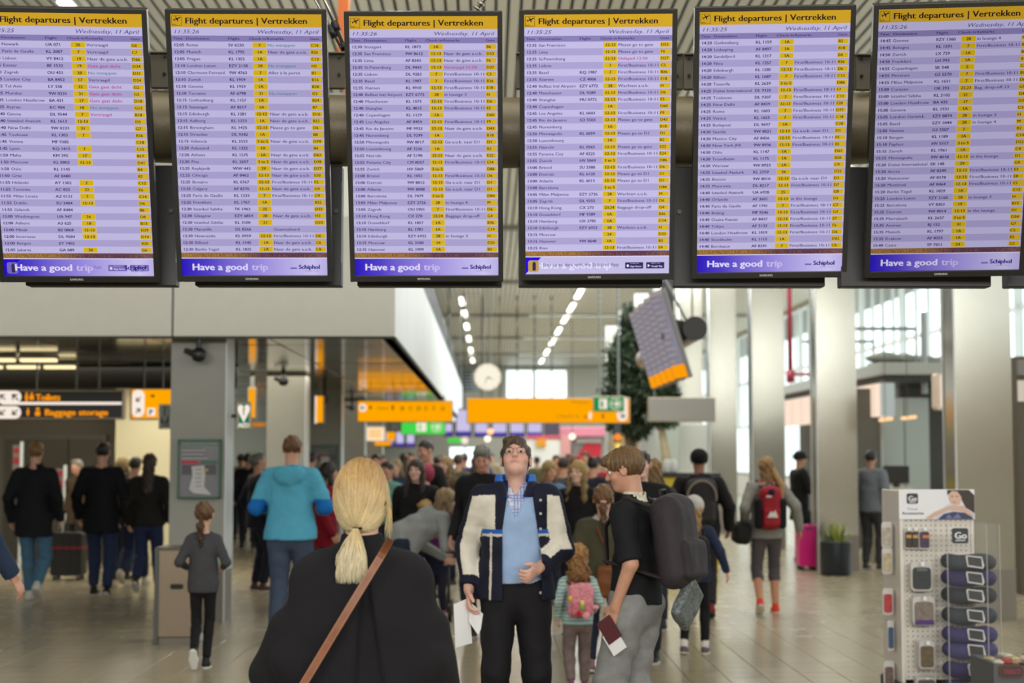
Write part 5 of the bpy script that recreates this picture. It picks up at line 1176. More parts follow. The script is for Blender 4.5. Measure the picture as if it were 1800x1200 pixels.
def torso(p, r, t=0, k=.05):
    w = r.w; d = flatcone(p, r.chest, r.waist, .150*w+t, .128*w+t, .68); d = smin(d, flatcone(p, r.waist, r.hip+V3(0, 0, .02), .128*w+t, .152*w+t, .70), k)
    a = r.sL*.75+r.sR*.25; b = r.sR*.75+r.sL*.25
    d = smin(d, cone(p, r.sL*.80+r.shc*.20-r.up*.022, r.sR*.80+r.shc*.20-r.up*.022, .050+t, .050+t), .05)
    for q_ in (r.sL, r.sR): d = smin(d, cone(p, r.neck+r.up*.01, q_*.8+r.shc*.2-r.up*.008, .046+t*.5, .046+t*.8), .03)
    return d
def arms(p, r, t=0, upto=1.0, which='LR', k=.02):
    d = np.full(len(p), 9.)
    for nme in which:
        sh, e, w_ = getattr(r, 'A'+nme); x = cone(p, sh*.94+r.shc*.06-r.up*.018, e, .050*(.6+.4*r.w)+t, .040+t); x = smin(x, cone(p, e, w_, .040+t, .027+t), k)
        if upto < 1:
            if upto <= .5: q = sh+(e-sh)*(upto*2); n = nrm(e-sh)
            else: q = e+(w_-e)*(upto*2-1); n = nrm(w_-e)
            x = np.maximum(x, (p-q)@n)
        d = np.minimum(d, x)
    return d
def legs(p, r, t=0, k=.02, cut=None, thin=1.0):
    d = np.full(len(p), 9.)
    for (h, kn, a, ph) in (r.LL, r.LR):
        x = cone(p, h-V3(0, 0, .02), kn, .082*r.w*thin+t, .056*thin+t); m = kn+(a-kn)*.3; x = smin(x, cone(p, kn, m, .054*thin+t, .056*thin+t), k); x = smin(x, cone(p, m, a, .054*thin+t, .038+t), k)
        if cut is not None: n = nrm(a-kn); x = np.maximum(x, (p-(kn+(a-kn)*cut))@n)
        d = np.minimum(d, x)
    return d
def headf(p, r):
    q = r.hl(p); d = ell(q, V3(0, -.014, .034), (.074, .094, .084)); d = smin(d, ell(q, V3(0, .018, -.035), (.058, .068, .072)), .03)
    d = smin(d, ell(q, V3(0, .056, -.082), (.030, .030, .024)), .025)
    d = smin(d, ell(q, V3(0, .066, .030), (.046, .018, .012)), .02)
    for sx in (-1, 1):
        d = smin(d, ell(q, V3(sx*.038, .058, -.022), (.022, .02, .02)), .02); d = -smin(-d, ell(q, V3(sx*.031, .098, .010), (.018, .015, .010)), .012)
        x = ell(q, V3(sx*.079, -.008, .0), (.009, .021, .032)); x = -smin(-x, ell(q, V3(sx*.090, -.004, .002), (.008, .012, .02)), .006); d = smin(d, x, .008)
    d = smin(d, cone(q, V3(0, .083, .020), V3(0, .104, -.018), .0085, .0125), .012); d = smin(d, ell(q, V3(0, .097, -.023), (.018, .012, .008)), .008)
    d = smin(d, ell(q, V3(0, .080, -.048), (.024, .012, .0065)), .006); d = smin(d, ell(q, V3(0, .079, -.059), (.020, .012, .0065)), .006)
    d = d*r.hs; d = smin(d, cone(p, r.neck-r.up*.03, r.hc+r.HR@V3(0, -.022, -.05)*r.hs, .056*(.5+.5*r.w), .052), .03); return d
def handf(p, r, nme, curl, side):
    sh, e, w_ = getattr(r, 'A'+nme); d0 = nrm(w_-e); n = V3(-side, 0, 0); n = nrm(n-d0*(n@d0)); t = nrm(np.cross(n, d0)); 
    if t[1] < 0: t = -t
    hs = .8+.2*r.hs
    d = cone(p, e+(w_-e)*.5, w_, .034, .027); a = w_+d0*.03*hs; b = w_+d0*.075*hs
    d = smin(d, flatcone(p, a, b, .033*hs, .040*hs, .42, n), .02)
    for i, (o, ln) in enumerate(((.029, .068), (.0095, .078), (-.0095, .072), (-.027, .056))):
        q0 = w_+d0*.085*hs+t*o*hs; ang = 0.15+curl*.35; q = q0
        for j, f in enumerate((.42, .32, .26)):
            dd = d0*math.cos(ang)+n*math.sin(ang); q2 = q+dd*ln*f*hs; x = cone(p, q, q2, .0098-.0008*j, .0090-.0010*j); d = smin(d, x, .004); q = q2; ang += curl
    q = w_+d0*.025*hs+t*.026*hs; dd = nrm(d0*.75+t*.6+n*.25); q2 = q+dd*.04*hs; d = smin(d, cone(p, q, q2, .014, .011), .008); q3 = q2+nrm(d0*.9+n*.5*(curl+.2)+t*.15)*.034*hs; return smin(d, cone(p, q2, q3, .011, .009), .004)
def footframe(side):
    h, kn, a, ph = side; f = V3(0, math.cos(ph), -math.sin(ph)); u = V3(0, math.sin(ph), math.cos(ph)); return a, f, u
def shoef(p, side, t=0, flat=True, barefoot=False, boot=0):
    a, f, u = footframe(side); o = a-u*.045; x = flatcone(p, o-f*.025, o+f*.07-u*.004, .036+t, .040+t, .9, u); x = smin(x, flatcone(p, o+f*.07-u*.006, o+f*.155-u*.010, .042+t, .034+t, .75, u), .02)
    x = smin(x, cone(p, o+u*.0, a+u*(.012+boot), .040+t, .040+t), .03); x = np.maximum(x, (p-(a+u*(.035+boot)))@u); return np.maximum(x, -((p-a)@u+.078))
def solef(p, side, t=.004):
    a, f, u = footframe(side); o = a-u*.07; x = flatcone(p, o-f*.028, o+f*.07, .038+t, .043+t, .6, u); x = smin(x, flatcone(p, o+f*.07, o+f*.157, .043+t, .036+t, .6, u), .02); z = (p-a)@u; return np.maximum(np.maximum(x, -(z+.088)), z+.066)
SKIN = mat('skin', (200, 150, 125), .5, attr=True, var=.04, vscale=30)
ATT = {}
def clothmat(rough=.8, tex=160, b=.12, var=.06): 
    k = (rough, tex, b, var)
    if k not in ATT: ATT[k] = mat('cloth_%d' % len(ATT), (128, 128, 128), rough, attr=True, bump=b, bscale=tex, var=var, vscale=22, spec=.25)
    return ATT[k]
EYEW = mat('eye_white', (225, 220, 214), .2); EYEI = mat('eye_iris', (60, 44, 34), .2)
def L3(c): return np.array(lin(c))
class Person:
    def __init__(s, label, px, d, yaw, rig, res=None, skin=(206, 156, 130), cat='person', dx=0, name='person', z=0):
        s.r = rig; s.sc = rig.sc; s.d = d; x = gx(px, d)
        s.e = empty(name, label, cat, (x, d, z), math.radians(yaw)); s.res = (res or max(.0085, d*.00078))/s.sc; s.skin = L3(skin); s.parts = {}
    def part(s, name, fn, lo, hi, col, m=None, res=1.0, smooth=True, label=None, parent=None, vis=True):
        V, Q = nets(fn, lo, hi, s.res*res)
        if len(Q) == 0: return None
        c = col(V) if callable(col) else np.tile(L3(col), (len(V), 1))
        o = link_mesh(name, V*s.sc, Q, m or clothmat(), parent or s.e, smooth=smooth, cols=c)
        if label: o['label'] = label
        return o
    def bb(s, pts, pad): P = np.array(pts); return P.min(0)-pad, P.max(0)+pad
    def body(s, face=True, hands='LR', full=True, legskin=False, armskin=False):
        r = s.r; Vs = []; Qs = []; n = 0
        def add(V, Q):
            nonlocal n
            Vs.append(V); Qs.append(Q+n); n += len(V)
        pts = [r.AL[0], r.AL[1], r.AL[2], r.AR[1], r.AR[2], r.LL[1], r.LL[2], r.LR[1], r.LR[2], r.neck]
        lo, hi = s.bb(pts, .16); hi[2] = max(r.neck[2]+.02, hi[2]-.1)
        def main(p):
            d = smin(torso(p, r, -.012), arms(p, r, -.004 if not armskin else 0), .03); d = smin(d, legs(p, r, -.006 if not legskin else 0), .03)
            for sd in (r.LL, r.LR): d = np.minimum(d, shoef(p, sd, -.008))
            return d
        add(*nets(main, lo, hi, s.res*(1.5 if not (legskin or armskin) else 1.1)))
        lo, hi = s.bb([r.hc], .155*r.hs); lo[2] = min(lo[2], r.neck[2]-.05); lo = np.minimum(lo, r.neck-.08); hi = np.maximum(hi, r.neck+.08); hi[2] = max(r.hc[2]+.14*r.hs, r.neck[2]+.05)
        add(*nets(lambda p: headf(p, r), lo, hi, s.res*(.5 if face else .8)))
        for nme in hands:
            sh, e, w_ = getattr(r, 'A'+nme); side = -1 if nme == 'L' else 1; cu = r.hand[0 if nme == 'L' else 1]; tip = w_+nrm(w_-e)*.12; lo, hi = s.bb([w_-nrm(w_-e)*.03, w_, tip], .075)
            add(*nets(lambda p: np.maximum(handf(p, r, nme, cu, side), (-(p-w_)@nrm(w_-e)-.045)), lo, hi, s.res*.52))
        V = np.concatenate(Vs); Q = np.concatenate(Qs); c = np.tile(s.skin, (len(V), 1)); q = r.hl(V)
        def blob(ctr, rad, col, am):
            nonlocal c
            w_ = np.exp(-(((q-ctr)/rad)**2).sum(1))[:, None]*am; c = c*(1-w_)+L3(col)*w_
        blob(V3(0, .09, -.054), (.024, .02, .008), (168, 84, 80), .75)
        for sx in (-1, 1): blob(V3(sx*.042, .07, -.02), (.022, .03, .02), (214, 120, 105), .35); blob(V3(sx*.031, .085, .012), (.014, .02, .006), (120, 80, 66), .5)
        blob(V3(0, .11, -.02), (.014, .02, .012), (212, 128, 110), .3)
        link_mesh('body', V*s.sc, Q, SKIN, s.e, smooth=True, cols=c); s.faceparts = face
        if face:
            hs = r.hs
            for sx in (-1, 1):
                q = MB(); cen = r.hc+r.HR@V3(sx*.031, .0735, .010)*hs
                q.lathe([(.0118*hs*math.sin(t), .0118*hs*math.cos(t)) for t in np.linspace(.05, PI-.05, 9)], 12); R = r.HR@rotm(0, -90)
                Vv_ = (np.array(q.V)@R.T+cen)*s.sc; n1 = len(q.F); mi = [0]*n1
                z = np.array([np.mean([q.V[i][2] for i in f]) for f in q.F]); mi = [1 if a > .0094*hs else 0 for a in z]
                link_mesh('eye', Vv_, q.F, [EYEW, EYEI], s.e, smooth=True, mi=mi)
    def brows(s, col):
        r = s.r
        def fn(p):
            q = r.hl(p); d = np.full(len(p), 9.)
            for sx in (-1, 1): d = np.minimum(d, cone(q, V3(sx*.016, .085, .032), V3(sx*.032, .082, .036), .0030, .0032)); d = np.minimum(d, cone(q, V3(sx*.032, .082, .036), V3(sx*.048, .070, .031), .0032, .0018))
            return d*r.hs
        lo, hi = s.bb([r.hc+r.HR@V3(0, .085, .03)*r.hs], .07); s.part('eyebrows', fn, lo, hi, col, hairmat(), .35)
    def hair(s, style, col, col2=None, name='hair', res=.7, noise=1.0):
        r = s.r
        def nz(q): return noise*(.004*np.sin(q[:, 0]*140+9*np.sin(q[:, 2]*22))*np.sin(q[:, 1]*90+5*np.sin(30*q[:, 2]))+.003*np.sin(90*q[:, 0]+70*q[:, 2]+40*q[:, 1]))
        def fn(p):
            q = r.hl(p)
            cap = ell(q, V3(0, -.018, .036), (.082, .102, .092)); ang = np.arctan2(q[:, 0], q[:, 1]+.02); line = (.002+.88*q[:, 1]-q[:, 2])*.75; line = np.maximum(line, -(q[:, 2]+.075))
            earcut = -ell(q, V3(0, .012, -.03), (.2, .018, .035))
            if style in ('short', 'grey'): d = np.maximum(smin(cap, ell(q, V3(.012, .045, .088), (.062, .05, .032)), .02), (-.012+.78*q[:, 1]-q[:, 2]+.010*np.sin(q[:, 0]*60+1))*.75); d = np.maximum(d, -(q[:, 2]+.07))+nz(q)
            elif style == 'messy':
                d = smin(cap-.005, ell(q, V3(0, .055, .062), (.072, .060, .046)), .03); d = np.maximum(d, (-.022+.80*q[:, 1]-q[:, 2]+.008*np.sin(q[:, 0]*80+q[:, 1]*50))*.8); d = np.maximum(d, -(q[:, 2]+.07))+.0040*np.sin(24*ang+6*np.sin(14*q[:, 2])+3*np.sin(25*q[:, 0]))+.0016*np.sin(55*ang+20*q[:, 2])
            elif style == 'buzz': d = np.maximum(ell(q, V3(0, -.016, .036), (.079, .099, .089)), line)+nz(q)*.3
            elif style in ('long', 'longfront', 'curly', 'bob'):
                d = np.maximum(cap-.004, -ell(q, V3(0, .115, -.035), (.060, .085, .088)))
                d = np.maximum(d, -(q[:, 2]+.06))
                L = {'long': -.33, 'longfront': -.27, 'curly': -.15, 'bob': -.12}[style]
                d = smin(d, flatcone(q, V3(0, -.055, .0), V3(0, -.085-(.055 if style == 'long' else 0), L), .078, .074 if style != 'curly' else .10, .6), .03)
                if style in ('longfront', 'bob'):
                    for sx in (-1, 1): d = smin(d, cone(q, V3(sx*.068, .0, .0), V3(sx*.092, .045 if style == 'longfront' else .01, L), .030, .034), .02)
                d = np.maximum(d, -ell(q, V3(0, .125, -.03), (.050, .085, .075)))
                d = d+nz(q)*(3.2 if style == 'curly' else 1.6)
                if style == 'curly': d = d+.012*np.sin(q[:, 0]*70+3)*np.sin(q[:, 2]*75+2*np.sin(40*q[:, 0]))*np.sin(q[:, 1]*60)
            elif style in ('pony', 'lowpony'):
                d = np.maximum(cap-.002, (-.015+.72*q[:, 1]-q[:, 2])*.75); d = np.maximum(d, -(q[:, 2]+.085)); tz = .01 if style == 'pony' else -.03
                d = smin(d, cone(q, V3(0, -.115, tz), V3(0, -.150, tz-.06), .020, .032), .015); d = smin(d, cone(q, V3(0, -.150, tz-.06), V3(0, -.125, tz-.24), .034, .014), .02); d = d+nz(q)*1.4
            elif style == 'bun': d = np.maximum(cap, line); d = smin(d, ell(q, V3(0, -.09, .1), (.04, .04, .04)), .01)+nz(q)
            elif style == 'cap':
                d = np.maximum(ell(q, V3(0, -.016, .040), (.096, .115, .099)), -(q[:, 2]+.004-.10*q[:, 1])); d = np.minimum(d, np.maximum(flatcone(q, V3(0, .09, .03), V3(0, .14, .02), .06, .055, .12, V3(0, 0, 1)), 0-9))
            elif style == 'beanie': d = np.maximum(ell(q, V3(0, -.016, .045), (.092, .108, .105)), -(q[:, 2]-.0))
            elif style == 'hood': d = np.maximum(ell(q, V3(0, -.03, .02), (.110, .120, .125)), -ell(q, V3(0, .13, 0), (.07, .12, .10)))
            return d*r.hs
        lo, hi = s.bb([r.hc+V3(0, 0, -.11 if style in ('long', 'longfront', 'pony', 'lowpony') else 0)], .2*r.hs+.02); hi[2] = r.hc[2]+.16*r.hs; lo[2] -= .14*r.hs; lo[:2] -= .04
        cc = L3(col); c2 = L3(col2 or [int(v*.62) for v in col])
        def cf(V):
            q = r.hl(V); an = np.arctan2(q[:, 0], q[:, 1]+.02); t = np.clip(.5+.3*np.sin(31*an+5*np.sin(q[:, 2]*13)+2*np.sin(q[:, 1]*30))+.2*np.sin(67*an+q[:, 2]*25)+3.2*(q[:, 2]-.03), 0, 1)[:, None]; return c2*(1-t)+cc*t
        return s.part(name, fn, lo, hi, cf, hairmat() if style not in ('cap', 'beanie', 'hood') else clothmat(), res)
    def top(s, col, t=.016, sleeve=1.0, hem=.86, flare=0., collar=None, hood=False, name='jacket', wr=.004, m=None, res=1.0, open_=None, arm_t=None, cuff=None, fn2=None, col2=None, k=.03):
        r = s.r; at_ = arm_t if arm_t is not None else t*.85
        hw = .158*r.w+t+flare
        def fn(p):
            d = torso(p, r, t)
            if hem < r.hipz+.02: d = smin(d, flatcone(p, r.waist, V3(r.hip[0], r.hip[1], hem-.02), .13*r.w+t, hw, .72), .06)
            if sleeve > 0: d = smin(d, arms(p, r, at_, sleeve), k)
            else: pass
            d = np.maximum(d, hem-p[:, 2])
            nk = np.maximum(r.neck[2]+.015, 0); d = np.maximum(d, (p-(r.neck+r.up*.018))@nrm(r.up+V3(0, -.35, 0)))
            if collar:
                ch, cr = collar; a = r.neck-r.up*.02; b = r.neck+r.up*ch+V3(0, .01, 0); x = cone(p, a, b, cr, cr*.96); x = np.maximum(x, (p-b)@r.up); x = np.maximum(x, -cone(p, a+r.up*.03, b+r.up*.1, cr-.014, cr-.014)); d = smin(d, x, .012)
            if hood: c = r.neck+V3(0, -.105, -.045); d = smin(d, ell(p, c, (.140, .072, .105)), .018); d = -smin(-d, ell(p, c+V3(0, -.01, .085), (.09, .035, .030)), .015)
            d = d+wrink(p, wr)
            if open_ is not None: d = np.maximum(d, -open_(p))
            if fn2: d = fn2(p, d)
            return d
        pts = [r.AL[0], r.AL[1], r.AR[1], r.AL[2], r.AR[2], r.neck, r.hip, r.hip+V3(.1+flare, .1+flare, 0), r.hip-V3(.1+flare, .1+flare, 0)]; lo, hi = s.bb(pts, .13+t)
        lo[2] = min(hem-.01, min(r.AL[2][2], r.AR[2][2])-.07); hi[2] = max(r.neck[2]+.12, hi[2]-.1)
        return s.part(name, fn, lo, hi, col2 or col, m, res)
    def bottom(s, col, t=.012, cut=.93, thin=1.0, name='trousers', wr=.003, m=None, top=None, res=1.0, waist=.10, colf=None, belt=None):
        r = s.r
        def fn(p):
            d = legs(p, r, t, cut=cut, thin=thin); d = smin(d, np.maximum(flatcone(p, r.waist, r.hip+V3(0, 0, .0), .128*r.w+t*.6, .150*r.w+t*.6, .70), -(p[:, 2]-r.hip[2]+.15)), .04)
            d = np.maximum(d, (p-(r.hip+r.up*waist))@r.up); return d+wrink(p, wr)
        pts = [r.hip, r.LL[0], r.LR[0], r.LL[1], r.LR[1], r.LL[2], r.LR[2]]; lo, hi = s.bb(pts, .13)
        return s.part(name, fn, lo, hi, colf or col, m, res)
    def shoes(s, col, sole=(200, 200, 195), boot=0, res=.8):
        r = s.r
        for sd in (r.LL, r.LR):
            a, f, u = footframe(sd); lo, hi = s.bb([a-u*.05-f*.05, a-u*.05+f*.17, a+u*(.03+boot)], .06); o = s.part('shoe', lambda p: shoef(p, sd, 0, boot=boot), lo, hi, col, clothmat(.45, 60, .05, .03), res); s.part('sole', lambda p: solef(p, sd), lo, hi, sole, clothmat(.6, 60, .05, .03), res, parent=o)
_HM = []
def hairmat():
    if not _HM: _HM.append(mat('hair_strands', (120, 90, 60), .42, attr=True, bump=.7, bscale=60, var=.28, vscale=60, stretch=(2.2, 2.2, .35), spec=.4))
    return _HM[0]
def worldify(P, pts): 
    "person-local (metres) to world"
    M = P.e.matrix_basis; return [M @ Vector(p) for p in pts]
def attach(P, name, label, cat):
    "a top-level thing carried by the person, in the person's frame"
    o = bpy.data.objects.new(name, None); COL.objects.link(o); o.location = P.e.location; o.rotation_euler = P.e.rotation_euler; o.empty_display_size = .1; return tag(o, label, cat)
def backpack(P, label, col, col2=None, size=(.15, .09, .24), off=(0, 0, 0), strap=(30, 30, 30), pockets=True, handle=True, name='backpack', tiltx=0, badge=None, bag_res=.9, fn3=None):
    r = P.r; e = attach(P, name, label, 'backpack'); m = clothmat(.65, 90, .15, .08); c = (r.chest*.55+r.waist*.45)+V3(0, -.165-size[1]*.75, 0)+V3(*off); R = rotm(0, tiltx); hx, hy, hz = size
    def fn(p):
        d = rbox(p, c, (hx, hy, hz), min(hx, hy)*.95, R); up = c+R@V3(0, 0, hz*.55); d = smin(d, ell(p, up, (hx*.98, hy*.98, hz*.5)), .02)
        if pockets: d = smin(d, rbox(p, c+R@V3(0, -hy*.95, -hz*.42), (hx*.78, hy*.4, hz*.42), hy*.35, R), .008)
        q = (p-c)@R; d = d+.004*np.exp(-((np.abs(q[:, 0])-hx*.72)/.006)**2)*(q[:, 1] < 0)+wrink(p, .003); return d
    lo, hi = P.bb([c], .05); ext = np.abs(R)@np.array([hx, hy*1.6, hz*1.15]); lo -= ext; hi += ext
    cc = col if not col2 else (lambda V: np.where((((V-c)@R)[:, 2] < -hz*.02)[:, None] & (((V-c)@R)[:, 1] < -hy*.85)[:, None], L3(col2), L3(col)))
    main = P.part('bag', fn, lo, hi, cc, m, bag_res, parent=e)
    def fs(p):
        d = np.full(len(p), 9.)
        for sh, sx in ((r.sL, -1), (r.sR, 1)):
            a = c+R@V3(sx*hx*.45, hy*.7, hz*.75); b = sh*.62+r.shc*.38+r.up*.068; b2 = sh*.66+r.shc*.34+V3(0, .115*r.w+.02, -.09); b3 = sh*.85+r.shc*.15+V3(0, .10, -.27); b4 = c+R@V3(sx*hx*.8, hy*.8, -hz*.7)
            for u, v in ((a, b), (b, b2), (b2, b3), (b3, b4)): d = np.minimum(d, flatcone(p, u, v, .026, .024, .4, nrm(np.cross(v-u, V3(1, 0, 0)))))
        return d
    lo, hi = P.bb([c, r.sL, r.sR, r.chest+V3(0, .17, 0), r.hip], .1); P.part('strap', fs, lo, hi, strap, m, .9, parent=e)
    if handle:
        t = c+R@V3(0, hy*.5, hz*1.02); q = MB(); q.tube([tuple((t+R@V3(x, 0, z))*P.sc) for x, z in ((-.04, -.01), (-.03, .03), (.03, .03), (.04, -.01))], .008*P.sc, 8)
        q.build('handle', mat('strap_black', (20, 20, 20), .6), e, smooth=True)
    z = [tuple((c+R@V3(hx*.80*math.cos(t), -hy*.55, hz*.1+hz*.86*math.sin(t)))*P.sc) for t in np.linspace(.1, PI-.1, 14)]; q = MB(); q.tube(z, .004*P.sc, 6); q.build('zip', mat('zip_grey', (90, 86, 82), .4), e)
    return e, c, R, main
# ================================================================ PEOPLE: the figures in the photo
NAVY = (20, 22, 40); BLK = (18, 17, 19)
# ---- 1 blonde woman in the black cape, back to us
D1 = 5.15
r = Rig(1.665, aL=(.02, .16, -.40), aR=(.02, .16, -.40), sw=.158, wide=.90, sdrop=.040)
P1 = Person('blonde woman in a black cape seen from behind in the foreground, with a ponytail', 637, D1, 0, r, res=.009, skin=(214, 170, 148))
P1.body(face=False, hands='LR'); s_ = P1
def capef(p):
    d = torso(p, r, .022); d = smin(d, cone(p, r.sL-V3(.022, 0, .022), r.sR-V3(-.022, 0, .022), .066, .066), .05); d = smin(d, arms(p, r, .03), .05)
    a = V3(.005, -.005, 1.17); b = V3(.012, .0, .80); d = smin(d, flatcone(p, a, b, .225, .325, .62), .06)
    d = smin(d, cone(p, V3(-.235, .02, 1.20), V3(-.30, .05, 1.06), .07, .062), .05); d = smin(d, cone(p, V3(-.30, .05, 1.05), V3(-.20, .09, .95), .06, .05), .04)
    d = smin(d, cone(p, V3(.225, .02, 1.20), V3(.265, .03, 1.0), .06, .06), .06)
    x, z = p[:, 0], p[:, 2]; u = np.clip((1.40-z)/.55, 0, 1); cx = .018+.03*u; hw = .004+.058*u; back = (p[:, 1] < .03)
    g_ = np.exp(-((x-cx)/(hw+.004))**6)*.036*np.clip(u*5, 0, 1); d = d+g_*back
    for x0, x1, am in ((-.03, -.055, .006), (.07, .15, .005), (-.13, -.21, .005), (.16, .26, .004)): xx = x0+(x1-x0)*u; d = d-am*np.exp(-((x-xx)/.022)**2)*np.clip(u*2.5, 0, 1)*back
    d = np.maximum(d, .80-z); d = np.maximum(d, (p-(r.neck+r.up*.012))@nrm(r.up+V3(0, -.3, 0)))
    ch = cone(p, r.neck-r.up*.03, r.neck+r.up*.05, .080, .068); ch = np.maximum(ch, (p-(r.neck+r.up*.052))@nrm(r.up+V3(0, -.1, 0))); return smin(d, ch, .02)+wrink(p, .0015)
P1.part('cape', capef, [-.46, -.32, .78], [.46, .34, 1.56], (27, 26, 29), clothmat(.92, 300, .2, .05), 1.0)
P1.bottom((16, 16, 18)); P1.shoes((20, 18, 18), (14, 14, 14))
# hair cap, strands and tail
hcz = 1.68-72/F*D1
hx = 0.0; cen = V3(-.003, -.004, hcz)  # metres, person frame
rad = V3(.0835, .106, .120)
G = nrm(V3(-.05, -.62, -.78)); Gp = cen+G*rad
def hcap(p): pm = p*r.sc; d = ell(pm, cen, rad-.004); return np.maximum(d, ((pm[:, 1]-cen[1])*.9-(pm[:, 2]-cen[2])-.02)*.7)/r.sc
P1.part('hair', hcap, (cen-.16)/r.sc, (cen+.16)/r.sc, (176, 140, 86), hairmat(), .6)
def strands(n, paths, w_, cols, name, parent):
    "thin three-sided tubes along (n, k, 3) paths"
    k = paths.shape[1]; T = np.gradient(paths, axis=1); T /= np.linalg.norm(T, axis=2)[:, :, None]+1e-9; a = np.cross(T, V3(.3, .5, .8)); a /= np.linalg.norm(a, axis=2)[:, :, None]+1e-9; b = np.cross(T, a)
    ww = w_[:, None, None]*np.sin(np.linspace(.25, PI-.15, k))[None, :, None]**.5; R3 = [paths+ww*(a*math.cos(t)+b*math.sin(t)) for t in (0, 2.094, 4.189)]; V = np.stack(R3, 2).reshape(-1, 3)
    base = np.arange(n)[:, None, None, None]*k*3+np.arange(k-1)[None, :, None, None]*3; j = np.arange(3); q = np.stack([j, (j+1) % 3, (j+1) % 3+3, j+3], 1)[None, None]; Q = (base+q).reshape(-1, 4); c = np.repeat(cols, 3, axis=1).reshape(-1, 3)
    o = link_mesh(name, V, Q, mat('fine_hair', (200, 170, 110), .38, attr=True, spec=.45), parent, smooth=True, cols=c); o['kind'] = 'stuff'; return o
n = 5200; K = 13
d0 = rng.normal(size=(n, 3)); d0[:, 1] -= .2; d0[:, 2] = np.abs(d0[:, 2])*1.0-.25; d0 /= np.linalg.norm(d0, axis=1)[:, None]; ok = (d0@G < .93) & ((d0[:, 2] > d0[:, 1]*.9-.15)); d0 = d0[ok]; n = len(d0)
om = np.arccos(np.clip(d0@G, -1, 1)); t = np.linspace(0, 1, K)[None, :]; tt = t**1.0
S_ = (np.sin((1-tt)*om[:, None])[:, :, None]*d0[:, None]+np.sin(tt*om[:, None])[:, :, None]*G)/np.sin(om)[:, None, None]
h_ = rng.uniform(-.001, .0035, (n, 1, 1)); wv = .0016*np.sin(rng.uniform(0, 6.3, (n, 1))+t*rng.uniform(3, 9, (n, 1)))[:, :, None]*np.array([1, 0, 1])
PT = cen+S_*(rad+h_)+wv; tone = rng.uniform(0, 1, (n, 1, 1)); hgt = np.clip((PT[:, :, 2:3]-cen[2])/.12*.5+.5, 0, 1)
c_top = L3((196, 154, 92)); c_mid = L3((240, 222, 176)); c_dark = L3((150, 112, 62)); cc = c_mid*(1-hgt)+c_top*hgt; cc = cc*(.65+.5*tone)+c_dark*0*tone
strands(n, PT, rng.uniform(.0006, .0011, n), cc, 'hair_strands', P1.e)
# side wisps at the right ear
m_ = 60; t = np.linspace(0, 1, 9)[None, :]; x0 = cen+V3(.078, -.01, .02); PT = x0+np.stack([.006*np.sin(t*3)+rng.uniform(-.004, .012, (m_, 1))*t*1.6, rng.uniform(-.03, .03, (m_, 1))+0*t, -t*rng.uniform(.06, .15, (m_, 1))], 2); strands(m_, PT, np.full(m_, .0006), np.tile(L3((228, 204, 150)), (m_, 9, 1)), 'loose_strand', P1.e)
# tail
m_ = 1500; K = 10; t = np.linspace(0, 1, K)[None, :]; a0 = rng.uniform(0, 2*PI, (m_, 1)); rr = rng.uniform(0, 1, (m_, 1))**.5; L = .160*rng.uniform(.60, 1.04, (m_, 1)); fan = .006+.050*np.clip(t*1.15, 0, 1)**1.0
tb = Gp+V3(0, -.012, -.004)
X = tb[0]-.004-.012*t*1.0+rr*np.cos(a0)*fan*(1-.25*t**4)+.002*np.sin(a0*5+t*8); Yy = tb[1]-.020*np.sin(t*2.2)-.012+rr*np.sin(a0)*fan*.45; Zz = tb[2]+.004-t*L; PT = np.stack([X, Yy, Zz], 2)
tone = rng.uniform(0, 1, (m_, 1, 1)); cc = (L3((220, 196, 144))*(1-t[:, :, None])+L3((244, 232, 198))*t[:, :, None])*(.68+.45*tone); strands(m_, PT, rng.uniform(.0007, .0013, m_), cc, 'ponytail', P1.e)
q = MB(); q.tube([tuple(tb+V3(.011*math.cos(a), -.008*0+.011*math.sin(a), .004)) for a in np.linspace(0, 2*PI, 12)], .004, 6); q.build('hair_tie', m_blk, P1.e)
# strap of her bag: a thing of its own
e = attach(P1, 'shoulder_strap', 'brown leather crossbody strap with stitched edges over the black cape', 'strap')
def strapline(side=0.0):
    A = []; 
    for u in np.linspace(-.02, 1.35, 40):
        px_ = 686+(535-686)*u; py_ = 950+(1200-950)*u; q_ = at(px_+side, py_, D1-.15); loc_ = (Vector(q_)-P1.e.location); A.append((loc_.x, loc_.z))
    return A
pts = []
for (x, z) in strapline():
    ys = np.linspace(-.45, .1, 500); pp = np.stack([np.full(500, x), ys, np.full(500, z)], 1)/r.sc; dd = capef(pp); i = np.argmax(dd < 0) if (dd < 0).any() else 200; pts.append(V3(x, ys[i]-.003, z))
pts = np.array(pts); 
for it in range(4): pts[1:-1] = (pts[:-2]+pts[1:-1]*2+pts[2:])/4
pts[:, 1] = np.minimum.accumulate(pts[:, 1])*.5+pts[:, 1]*.5
T = np.gradient(pts, axis=0); T /= np.linalg.norm(T, axis=1)[:, None]; nn = np.cross(T, V3(0, 1, 0)); nn /= np.linalg.norm(nn, axis=1)[:, None]; hw = .0118
def ribbon(off0, off1, y0, y1, name, m):
    V = []; Fc = []
    for i, (p_, n2) in enumerate(zip(pts, nn)): V += [p_+n2*off0+V3(0, y0, 0), p_+n2*off1+V3(0, y0, 0), p_+n2*off1+V3(0, y1, 0), p_+n2*off0+V3(0, y1, 0)]
    for i in range(len(pts)-1):
        for j in range(4): Fc.append((i*4+j, i*4+(j+1) % 4, i*4+4+(j+1) % 4, i*4+4+j))
    link_mesh(name, V, Fc, m, e)
ribbon(-hw, hw, .004, -.001, 'strap', mat('tan_leather', (128, 78, 48), .5, var=.12, vscale=30)); 
